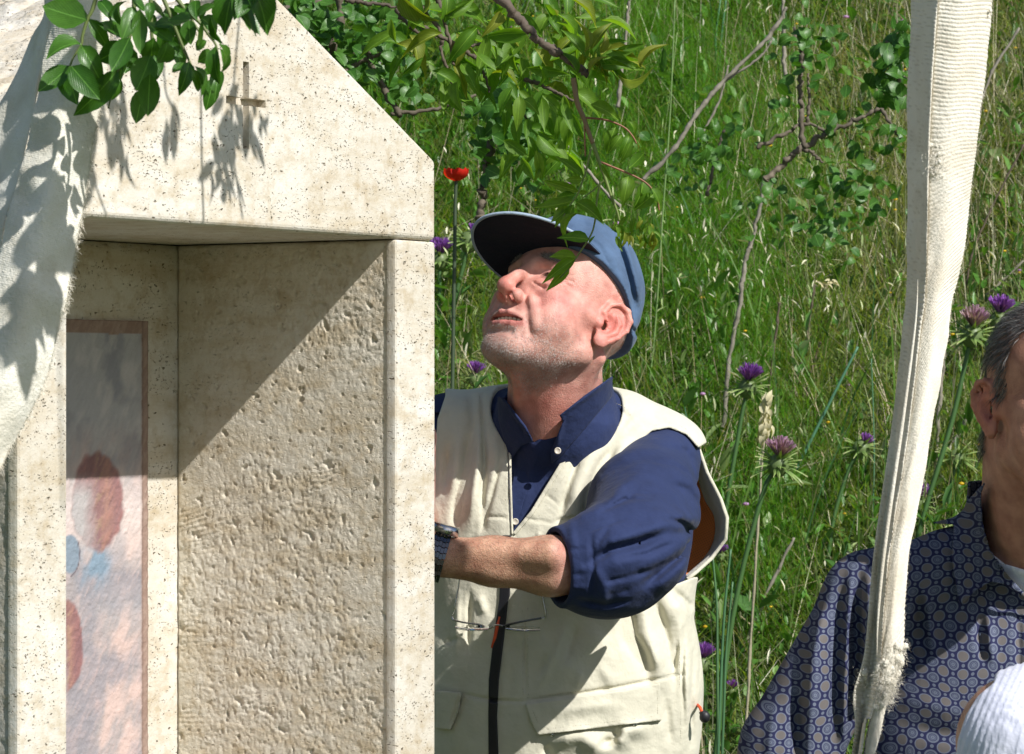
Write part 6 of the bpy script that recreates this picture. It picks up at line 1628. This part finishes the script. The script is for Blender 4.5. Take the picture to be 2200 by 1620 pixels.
LB = variants(LM_B, [(1, 1.5, .15, .3), (1, 1.5, .3, .4), (1, 1.5, -.1, .25)])
LY = variants(LM_Y, [(1, 1.5, .2, .4), (1, 1.5, .35, .5)])
LD = variants(LM_D, [(1, .4, .12, .2), (1, .4, .25, .3), (1, .4, -.1, .15)])
SUNV = np.array([-LDIR.x, -LDIR.y, -LDIR.z])
def leaf(parent, meshes, base, tip, wratio, nrm=None, jit=.45):
    base = np.asarray(base, float); tip = np.asarray(tip, float); d = tip - base; L_ = np.linalg.norm(d); d = d / L_
    nn = (np.array([0, -1, 0.25]) if nrm is None else nrm) + RNG.normal(0, jit, 3); nn = nn - d * (nn @ d); nn /= np.linalg.norm(nn); s_ = np.cross(d, nn)
    o = bpy.data.objects.new('leaf', meshes[RNG.integers(0, len(meshes))]); COL.objects.link(o); o.parent = parent
    M = Matrix.Identity(4)
    for i in range(3): M[i][0] = s_[i] * L_ * wratio; M[i][1] = d[i] * L_; M[i][2] = nn[i] * L_; M[i][3] = base[i] - parent.location[i]
    o.matrix_local = M
    return o

# branch hanging over the shrine (nearest to the camera)
YB = 2.84
br = tag(empty('tree_branch', P(330, -80, YB)), 'leafy twigs with broad glossy green leaves hanging over the gable and the left sling', 'branch')
def cv(a, b): return (80 + a / 4.23, b / 4.23)
lvA = [(455,180,85,75,.5),(465,150,280,125,.45),(470,170,650,440,.3),(560,0,705,180,.35),(400,405,100,470,.5),(400,410,580,740,.35),(295,600,30,830,.42),(300,605,340,925,.5),(310,600,545,880,.42),
       (775,350,560,195,.45),(800,400,572,550,.6),(880,60,780,350,.35),(840,340,690,640,.45),(860,380,730,720,.42),(865,430,800,660,.5),(740,620,365,1045,.27),(930,80,940,470,.28),(860,0,975,90,.6),(985,130,1060,260,.6),
       (1025,20,1020,180,.4),(1000,200,1215,390,.42),(1060,340,1030,590,.5),(1180,380,1120,580,.6),(1030,500,910,820,.5),(1080,500,1050,740,.4),(1025,670,1005,1030,.40),(965,800,900,1110,.40),(1240,230,1075,220,.55),
       (1320,330,1155,560,.45),(1060,0,1140,130,.55),(1380,560,1305,840,.33),(1400,620,1480,830,.34),(1430,600,1520,850,.27),(1330,570,1235,660,.5),(1380,180,1390,390,.5),(1400,170,1210,200,.55),(1480,160,1630,290,.6),
       (1500,180,1440,400,.55),(1560,340,1680,390,.45),(1540,370,1440,450,.55),(1600,470,1470,560,.6),(1620,420,1630,750,.32),(1650,400,1725,600,.36),(1660,440,1700,670,.33),(1650,640,1615,870,.34),(1600,620,1510,670,.5),
       (1460,140,1612,40,.32),(1690,-60,1680,250,.42),(1790,-40,1945,255,.36),(1440,0,1440,160,.4),(1250,50,1380,140,.5),(1350,250,1300,430,.5),(1400,30,1330,130,.55),(1540,60,1470,170,.5)]
for a, b_, c, d_, wr in lvA:
    y0 = YB + RNG.uniform(-.05, .05); p0 = P(*cv(a, b_), y0); p1 = P(*cv(c, d_), y0 + RNG.uniform(-.015, .015)); leaf(br, LA, p0, p0 + (p1 - p0) * 1.06, wr * 1.32, np.array([.15, -1, .45]), .30)
for _ in range(10):
    a = RNG.uniform(210, 480); b_ = RNG.uniform(-20, 175); an = RNG.normal(1.5, .45); L_ = RNG.uniform(45, 80); y0 = YB + RNG.uniform(0, .08)
    leaf(br, LA, P(a, b_, y0), P(a + L_ * math.cos(an), b_ + L_ * math.sin(an), y0), RNG.uniform(.4, .6), np.array([.15, -1, .45]), .4)
twA = [[(540,-40),(500,90),(455,180),(410,330),(400,405),(330,520),(295,605)],[(880,-60),(875,150),(840,340),(790,480),(740,620),(690,800),(645,985)],[(1030,-60),(1035,200),(1045,420),(1030,560),(1025,680)],[(1060,-200),(1190,90),(1260,270),(1330,440),(1385,565),(1420,650)],
       [(1200,-100),(1350,90),(1480,210),(1560,320),(1630,430),(1650,640)],[(1640,-200),(1700,-60)],[(1750,-200),(1790,-40)],[(1440,-160),(1400,30),(1400,170),(1480,300),(1500,400)]]
for t_ in twA: px_tube([cv(*q_) for q_ in t_], YB + .005, .0022, .0008, (.13, .17, .05), 6, 'twig', STEMG, br)
px_tube([(120, -420), (200, -200), (330, -90), (480, -70), (600, -160), (900, -700)], YB, .006, .008, (.14, .11, .08), 8, 'limb', BARK, br)
# leaves out of the frame, upwards along the sunlight, whose shadows lie on gable and sling
brs = tag(empty('tree_branch', P(600, -250, 3.2)), 'higher leafy twigs just above the picture that throw leaf shadows on the gable', 'branch')
def sunward(px, py, Y, t):
    if Y > 3.09:                                   # on the front plane of the shrine
        k = (px - 1100) / FPX; u = (k * S_L[1] - S_L[0]) / (SU[0] - k * SU[1]); Y = S_L[1] + SU[1] * u
    return P(px, py, Y) + SUNV * t
shad = []
for cx, cy, rx, ry, n_, Y in ((245, 250, 26, 75, 24, 3.30), (500, 245, 38, 60, 34, 3.43), (470, 330, 22, 70, 14, 3.42), (545, 250, 22, 45, 10, 3.44), (80, 500, 38, 55, 22, 2.93), (60, 640, 50, 40, 22, 2.92), (100, 420, 30, 26, 6, 2.94), (365, 250, 10, 34, 6, 3.36), (60, 240, 30, 30, 6, 3.0), (120, 60, 40, 20, 6, 2.98), (30, 700, 24, 30, 8, 2.9)):
    for _ in range(n_):
        a = cx + RNG.normal(0, rx * .6); b_ = cy + RNG.normal(0, ry * .6); t = RNG.uniform(.50, .60) if Y > 3.2 else RNG.uniform(.42, .5)
        L_ = RNG.uniform(.028, .042) if Y > 3.2 else RNG.uniform(.035, .055); p0 = sunward(a, b_, Y, t); dr = np.array([RNG.normal(0, .45), RNG.normal(0, .3), -1]); dr /= np.linalg.norm(dr)
        leaf(brs, LA, p0, p0 + dr * L_, RNG.uniform(.22, .36) if Y > 3.2 else .45, SUNV, .5)
def sun_tube(pts, Y, t, r): 
    W = smooth_line([sunward(a, b_, Y, t) for a, b_ in pts], 20); g = Geo(); g.tube(W, r, 6, (.14, .11, .08)); link('twig', g.mesh('twig'), BARK, brs)
sun_tube([(350, 130), (355, 200), (370, 240), (365, 300), (370, 335)], 3.36, .54, .0016); sun_tube([(430, 180), (432, 330), (436, 480)], 3.40, .54, .0018); sun_tube([(195, 330), (205, 400), (230, 470)], 3.28, .54, .0014)
sun_tube([(250, 0), (250, 120), (240, 300)], 3.3, .55, .0016); sun_tube([(520, -40), (500, 200), (500, 330), (520, 470)], 3.43, .56, .0016); sun_tube([(135, 650), (128, 760), (131, 900), (135, 1100)], 3.13, 1.3, .0016); sun_tube([(40, 200), (60, 400), (80, 640)], 2.93, .46, .002)
sun_tube([(240, 30), (330, 22), (480, 0)], 3.36, .55, .003); sun_tube([(560, -30), (590, 20)], 3.45, .55, .003)

# branch with young leaflets in front of the cap
YM = 3.78
bm_ = tag(empty('tree_branch', P(1070, -60, YM)), 'bending branch with young compound leaves reaching down in front of the denim cap', 'branch')
def cm(a, b): return (1100 + a / 3.6825, 200 + b / 3.6825)
WOOD = (.10, .075, .055); RED = (.24, .10, .05); GRN = (.15, .20, .05)
px_tube([(1000, -700), (1010, -300), (1040, -70), (1085, 5), (1130, 52), (1165, 95), (1215, 124), (1245, 145), (1262, 160)], YM, .0062, .0040, WOOD, 8, 'limb', BARK, bm_)
twM = [([(485, -120), (500, -20), (520, 90), (565, 190), (600, 290), (640, 400)], .0036, .0026, (.20, .13, .06)), ([(640, 400), (690, 540), (740, 680), (780, 800), (830, 930), (850, 1010)], .0026, .0012, GRN), ([(570, 195), (700, 205), (800, 230), (900, 280), (960, 350), (985, 400)], .0014, .0009, RED),
       ([(690, 540), (800, 585), (920, 635), (1030, 690), (1100, 750), (1150, 840), (1165, 930)], .0014, .0009, RED), ([(575, 200), (575, 350), (580, 500)], .0012, .0009, RED), ([(625, 440), (590, 600), (560, 690), (520, 800), (450, 900), (390, 1010)], .0014, .0008, GRN),
       ([(700, 700), (680, 800), (665, 900), (655, 1020), (620, 1130), (510, 1300), (460, 1380), (380, 1460)], .0014, .0008, GRN), ([(740, 680), (640, 770), (560, 830)], .001, .0008, GRN)]
for t_, r0, r1, c in twM: px_tube([cm(*q_) for q_ in t_], YM, r0, r1, c, 7, 'twig', STEMG, bm_)
lvM = [(570,660,340,490,.24),(560,680,420,690,.5),(530,780,240,690,.26),(530,790,600,780,.6),(500,800,345,830,.5),(490,850,175,920,.27),(500,860,740,1020,.36),(455,900,310,1030,.5),(440,920,335,1060,.4),(520,950,380,1190,.27),(490,880,440,1020,.5),
       (610,1160,365,1135,.38),(605,1190,665,1130,.42),(510,1300,290,1285,.40),(500,1310,240,1495,.27),(460,1370,265,1565,.27),(920,660,880,890,.5),(1040,700,975,920,.5),(1120,800,970,925,.52),(1100,750,1190,900,.45),(1160,850,1165,970,.4),
       (820,270,740,480,.45),(870,330,760,480,.4),(930,330,850,520,.42),(940,380,860,560,.34),(960,380,920,520,.4),(920,220,990,340,.36),(1040,480,930,600,.65),(620,90,860,200,.38),(700,560,790,710,.2),(190,450,230,700,.3),(60,20,40,300,.36),(90,50,220,160,.5),(200,580,180,710,.35),(100,550,30,700,.3)]
for a, b_, c, d_, wr in lvM:
    y0 = YM + RNG.uniform(-.02, .02); pale = a > 900 and b_ > 600
    leaf(bm_, LB, P(*cm(a, b_), y0), P(*cm(c, d_), y0 + RNG.uniform(-.01, .01)), wr * 1.05, np.array([.1, -1, .3]), .3)
for _ in range(34):
    a = RNG.uniform(780, 1130); b_ = 960 + RNG.uniform(0, 170) + .15 * abs(a - 960); L_ = RNG.uniform(70, 150); y0 = YM + RNG.uniform(-.03, .03); an = RNG.normal(0, .45)
    leaf(bm_, LY if RNG.random() < .6 else LB, P(*cm(a, b_), y0), P(*cm(a + L_ * math.sin(an), b_ + L_ * math.cos(an)), y0), RNG.uniform(.24, .4), np.array([.2, -1, .4]), .6)
for _ in range(40):                                   # bright tuft at the branch tip
    an = RNG.uniform(-2.6, 1.0); L_ = RNG.uniform(40, 95); cx, cy = (1262 + RNG.normal(0, 22), 130 + RNG.normal(0, 18)); cx += 45 * max(0, math.cos(an)); y0 = YM + RNG.uniform(-.04, .04)
    leaf(bm_, LY if RNG.random() < .35 else LB, P(cx, cy, y0), P(cx + L_ * math.cos(an), cy + L_ * math.sin(an) * .8, y0), RNG.uniform(.2, .34), np.array([.1, -1, .5]), .6)

# spray of leaflets along the top, behind that branch
YT = 4.45
bt = tag(empty('tree_branch', P(900, -60, YT)), 'dense spray of narrow bright leaves along the top edge between gable and cap', 'branch')
tw = [[(740, 0), (800, 8), (870, 16)], [(850, 20), (885, 62), (940, 80)], [(905, 55), (1000, 110), (1035, 140), (1050, 200)], [(930, -40), (960, 60), (975, 140)], [(860, -30), (940, 60), (950, 120), (975, 190)], [(1130, 170), (1180, 190), (1230, 215)], [(1100, 60), (1050, 90), (1010, 100)]]
for t_ in tw: px_tube(t_, YT, .0038, .0018, WOOD, 6, 'twig', BARK, bt)
for _ in range(125):
    a = RNG.uniform(840, 1300); b_ = RNG.uniform(-30, 190) * (1 if a < 1180 else .8); 
    if a < 930 and b_ > 120 and RNG.random() < .6: continue
    an = RNG.normal(.9, .95); L_ = RNG.uniform(50, 105); y0 = YT + RNG.uniform(-.12, .12)
    leaf(bt, LB if RNG.random() < .8 else LY, P(a, b_, y0), P(a + L_ * math.cos(an), b_ + L_ * math.sin(an), y0 + RNG.uniform(-.02, .02)), RNG.uniform(.24, .42), np.array([.1, -1, .5]), .6)
for _ in range(48):
    a = RNG.uniform(1080, 1240); b_ = RNG.uniform(170, 340); an = RNG.normal(1.3, .5); L_ = RNG.uniform(45, 85); y0 = YT + RNG.uniform(-.1, .1)
    leaf(bt, LB, P(a, b_, y0), P(a + L_ * math.cos(an), b_ + L_ * math.sin(an), y0), RNG.uniform(.3, .45), np.array([.1, -1, .5]), .6)

# dark round-leaved shrub behind the gable
YS = 5.15
def shrub(lab, Y, limbs, clusters, grp=None, meshes=None, size=(.020, .032), nm='shrub'):
    g0 = limbs[0][0]; r_ = tag(empty(nm, P(g0[0][0], g0[0][1], Y)), lab, 'shrub', grp)
    for pts, ra, rb in limbs: px_tube(pts, Y, ra, rb, (.13, .105, .075), 7, 'stem', BARK, r_)
    for cx, cy, rx, ry, n_ in clusters:
        for _ in range(n_):
            a = cx + RNG.normal(0, rx * .68); b_ = cy + RNG.normal(0, ry * .68); y0 = Y + RNG.normal(0, .06); L_ = RNG.uniform(*size)
            d = np.array([RNG.normal(0, 1), RNG.normal(0, .5), RNG.normal(-.1, .9)]); d /= np.linalg.norm(d); p0 = P(a, b_, y0)
            leaf(r_, meshes or LD, p0, p0 + d * L_, RNG.uniform(.68, .95), np.array([.2, -.9, .6]), .6)
    return r_
shrub('dark glossy round-leaved shrub close behind the right slope of the gable', YS, [([(700, 330), (712, 180), (722, 60), (730, -60)], .009, .006), ([(712, 180), (780, 130), (830, 110)], .006, .002), ([(600, 20), (680, 5), (760, -30)], .005, .004), ([(860, 250), (800, 140), (790, 60)], .006, .003), ([(840, 245), (930, 235), (1020, 205)], .004, .0022), ([(745, 130), (782, 102), (800, 95)], .004, .003)],
      [(700, 60, 75, 60, 95), (780, 110, 70, 65, 80), (850, 60, 70, 60, 60), (860, 180, 60, 45, 40), (640, 10, 40, 30, 20)])
shrub('small dark-leaved sapling above the cap visor', 5.0, [([(1032, 470), (1040, 400), (1048, 330), (1062, 270), (1085, 215)], .0072, .005), ([(1062, 270), (1110, 240), (1150, 260)], .004, .002)],
      [(1040, 285, 40, 36, 34), (1110, 270, 60, 45, 60), (1060, 215, 50, 35, 35), (1150, 330, 45, 40, 40), (1090, 360, 50, 22, 16)])
shrub('leafy bramble with angular brown stems in the meadow left of the white sling', 5.75, [([(1643, 388), (1690, 345), (1724, 318), (1780, 285), (1845, 255), (1895, 232)], .0066, .0034), ([(1724, 318), (1722, 240), (1720, 170), (1722, 112), (1706, 60)], .0056, .0035), ([(1724, 318), (1748, 330), (1765, 350)], .004, .002), ([(1626, 318), (1690, 285), (1734, 266), (1782, 287)], .004, .003), ([(1734, 266), (1738, 210), (1735, 160)], .0035, .002), ([(1895, 235), (1935, 300)], .0035, .0025)],
      [(1750, 75, 55, 40, 40), (1730, 130, 50, 40, 24), (1690, 200, 40, 30, 10), (1840, 400, 85, 60, 75), (1760, 480, 70, 50, 55), (1560, 300, 60, 45, 22), (1900, 300, 30, 40, 18), (1820, 260, 50, 30, 16), (1650, 420, 60, 40, 16)], size=(.017, .029))
shrub('dark bush half hidden behind the top of the white sling', 5.9, [([(1990, 330), (1950, 220), (1920, 150), (1905, 90)], .006, .003)], [(1925, 130, 36, 45, 60), (1905, 190, 26, 30, 26), (1950, 80, 30, 30, 24)], size=(.022, .034))
shrub('loose green weed patch left of the bramble stem', 6.0, [([(1520, 420), (1540, 330), (1560, 270)], .004, .002)], [(1520, 300, 70, 50, 34), (1480, 380, 50, 40, 14)], size=(.016, .028))
# bare grey twigs right of the sling
# ------------------------------------------------------------------ thistles
PURP = leafmat('thistle_purple', .7, .2, .2); BRM = leafmat('thistle_bract', .45, .2, .4)
def bract_mesh():
    g = Geo(); V = [(0, 0, 0)]; 
    prof = [(0.0, .14), (.25, .20), (.5, .13), (.75, .06), (1.0, .004)]; V = []; F = []
    for t, w_ in prof:
        for s_ in (-1, 0, 1): V.append((s_ * w_ * .55, t, -.16 * t * t + (.05 if s_ == 0 else 0)))
    for i in range(4):
        for j in (0, 1): a = i * 3 + j; F.append((a, a + 1, a + 4, a + 3))
    cols = [(.13, .22, .06) if v[1] < .3 else ((.22, .31, .09) if v[1] < .8 else (.42, .42, .22)) for v in V]
    me = bpy.data.meshes.new('bract'); me.from_pydata(V, [], F); a = me.color_attributes.new('Col', 'FLOAT_COLOR', 'POINT'); a.data.foreach_set('color', np.array([(*c, 1) for c in cols], np.float32).ravel()); me.materials.append(BRM); return me
BRA = bract_mesh()
def thistle(lab, px, py, Y, s, stem, kind, nb=36):
    Y2 = root_depth(stem, Y) if stem[-1][1] < 1580 else Y; s *= Y2 / Y; Y = Y2
    c = P(px, py, Y); t = tag(empty('thistle', c), lab, 'thistle', 'purple thistles in the meadow')
    sp = [(px, py)] + stem; px_tube(ground_end(sp, Y), Y, .0035 * s, .0058, (.05, .12, .03), 8, 'stem', STEMG, t, cnt=24)
    g = Geo(); V1, F1 = ico(2); g.add(V1 * np.array([.017, .017, .019]) * s + c, F1, (.14, .2, .07)); link('receptacle', g.mesh('receptacle'), BRM, t)
    fl = np.array([0.12 if kind != 's' else .5, -.25, 1.0]); fl /= np.linalg.norm(fl)
    for i in range(nb):
        th = i * 2.4; el = -0.55 + 1.5 * (i / nb); d = np.array([math.cos(th) * math.cos(el), math.sin(th) * math.cos(el), math.sin(el)]) + RNG.normal(0, .14, 3); d /= np.linalg.norm(d)
        L_ = s * RNG.uniform(.022, .040) * (1 if el < .3 else .85); nn = np.array([0, 0, 1.0]) - d * d[2]; nn /= np.linalg.norm(nn); s_ = np.cross(d, nn)
        o = bpy.data.objects.new('bract', BRA); COL.objects.link(o); o.parent = t; M = Matrix.Identity(4); b0 = d * .012 * s
        for k in range(3): M[k][0] = s_[k] * L_ * 1.1; M[k][1] = d[k] * L_; M[k][2] = nn[k] * L_; M[k][3] = b0[k]
        o.matrix_local = M
    if kind != 'n':
        n_ = 340 if kind != 's' else 160; rr = .022 * s * (1 if kind != 's' else .6)
        cc = [(.26, .09, .42), (.34, .13, .52), (.18, .06, .32)] if kind != 'f' else [(.38, .22, .34), (.30, .16, .26), (.48, .34, .38)]
        u_ = RNG.normal(0, 1, (n_, 3)); d = u_ / np.linalg.norm(u_, axis=1, keepdims=True) * .75 + fl; d /= np.linalg.norm(d, axis=1, keepdims=True)
        p0 = c + fl * .012 * s + d * .004 * s; p1 = c + fl * .014 * s + d * (rr * RNG.uniform(.9, 1.35, (n_, 1))) * 1.15; sd_ = np.cross(d, RNG.normal(0, 1, (n_, 3))); sd_ /= np.linalg.norm(sd_, axis=1, keepdims=True)
        w_ = .0009 * s; V = np.stack([p0 - sd_ * w_, p0 + sd_ * w_, p1 + sd_ * w_ * .9, p1 - sd_ * w_ * .9], 1).reshape(-1, 3); F = (np.arange(n_)[:, None] * 4 + np.arange(4)[None])
        link('floret_head', np_mesh('floret_head', V, F, cols=np.repeat(np.array(cc)[RNG.integers(0, 3, n_)], 4, axis=0)), PURP, t)
thistle('violet thistle with spiky pale collar, above the cream dry seed head', 1606, 835, 5.45, 1.0, [(1596, 880), (1582, 960), (1565, 1060), (1540, 1230)], 'p')
thistle('faded pinkish thistle on a thick dark stem, between the two men', 1672, 1000, 5.35, 1.12, [(1646, 1040), (1622, 1120), (1596, 1220), (1570, 1350), (1550, 1500), (1536, 1640)], 'f', 40)
thistle('deep violet thistle by the grey hair at the right edge', 2146, 690, 5.3, 1.0, [(2134, 740), (2128, 800), (2115, 900), (2096, 1010)], 'p')
thistle('wide faded thistle between the sling and the grey-haired man', 2088, 722, 5.3, 1.15, [(2076, 770), (2052, 880), (2020, 990), (1992, 1080), (1960, 1200)], 'f', 40)
thistle('half-open thistle bud left of the sling, one small violet tuft at its side', 1850, 965, 5.5, .95, [(1828, 1000), (1806, 1060), (1790, 1120), (1776, 1220)], 's', 36)
thistle('violet thistle just above the patterned shoulder, right of the sling', 1977, 1085, 5.2, .8, [(1974, 1130)], 'p', 18)
thistle('green thistle head without any flower, right of the sling', 2056, 985, 5.3, .9, [(2046, 1030), (2036, 1100)], 'n', 40)
thistle('bright violet thistle beside the lower edge of the vest', 1508, 1428, 5.0, .8, [(1512, 1470), (1518, 1560)], 'p', 12)
thistle('small violet thistle under the flaring back of the vest', 1549, 1196, 5.3, .5, [(1540, 1240), (1530, 1330)], 'p', 12)
thistle('small violet thistle low in the grass left of the patterned sleeve', 1572, 1486, 5.2, .45, [(1568, 1540)], 'p', 12)
thistle('thistle left of the cap visor with long spiny bracts', 1008, 520, 5.35, 1.05, [(996, 570), (978, 640), (962, 720)], 's', 36)
thistle('violet thistle against the right edge of the stone lintel', 945, 560, 5.3, .9, [(944, 640), (942, 720)], 'p', 24)
thistle('small violet thistle right above the collar of the vest', 1020, 815, 5.0, .65, [(1016, 860)], 'p', 14)

# poppy
pc = P(980, 374, 5.2); pop = tag(empty('poppy', pc), 'single red poppy beside the right edge of the gable block', 'poppy')
px_tube(ground_end([(980, 386), (978, 440), (977, 520), (975, 640)], 5.2), 5.2, .0030, .0038, (.045, .07, .035), 7, 'stem', STEMG, pop)
PET = simple('poppy_petal', (.72, .022, .012), rough=.5, trans=.35, var=.2)
for k in range(4):
    th = k * math.pi / 2 + .4; V = []; F = []
    for i in range(7):
        for j in range(7):
            u_ = (i / 6 - .5) * 1.9; v_ = j / 6; r_ = .021 * math.sin(v_ * 1.75); h_ = .020 * v_ ** 1.4 + .0022 * math.sin(i * 2.2 + k) * v_; a = th + u_ * (.95 - .2 * v_)
            V.append(pc + np.array([r_ * math.cos(a), r_ * math.sin(a) - .004 * v_, h_ - .012]))
    F = [(i * 7 + j, (i + 1) * 7 + j, (i + 1) * 7 + j + 1, i * 7 + j + 1) for i in range(6) for j in range(6)]
    link('petal', np_mesh('petal', V, F), PET, pop)
g = Geo(); g.add(V0 * .005 + pc - np.array([0, .002, .002]), F0, (.02, .02, .03)); link('seed_capsule', g.mesh('seed_capsule'), STEMG, pop)

# cream dry seed head hanging like a plait
sh = tag(empty('seed_head', P(1645, 900, 5.5)), 'cream papery dry seed head standing like a plait in the grass', 'seed head')
px_tube(ground_end([(1650, 855), (1645, 900), (1640, 960), (1635, 1030)], 5.5), 5.5, .002, .003, (.3, .27, .18), 6, 'stem', BARK, sh)
PAP = simple('papery_scale', (.60, .55, .36), rough=.7, trans=.25, var=.15); me_s = leaf_mesh('scale', .5, 1.5, .25, .6); me_s.materials.append(PAP)
for i in range(30):
    b_ = 862 + i * 2.5; sg = -1 if i % 2 else 1; p0 = P(1647 + sg * RNG.uniform(-2, 7) - i * .15, b_, 5.5 + RNG.uniform(-.01, .01))
    d = np.array([sg * RNG.uniform(.1, .55), RNG.normal(0, .3), RNG.choice([-1, .9], p=[.75, .25])]); d /= np.linalg.norm(d); o = leaf(sh, [me_s], p0, p0 + d * RNG.uniform(.016, .028), .9); o.name = 'scale'
# white tuft on a dry stem
tf = tag(empty('seed_head', P(1760, 606, 6.15)), 'small white ragged seed tuft on a dark dry stem', 'seed head')
for i in range(14):
    p0 = P(1755 + i * 2.4 + RNG.normal(0, 3), 606 + RNG.normal(0, 3), 6.15); d = np.array([RNG.normal(.6, .5), RNG.normal(0, .4), RNG.normal(-.2, .4)]); d /= np.linalg.norm(d); o = leaf(tf, [me_s], p0, p0 + d * .020, .5); o.name = 'scale'
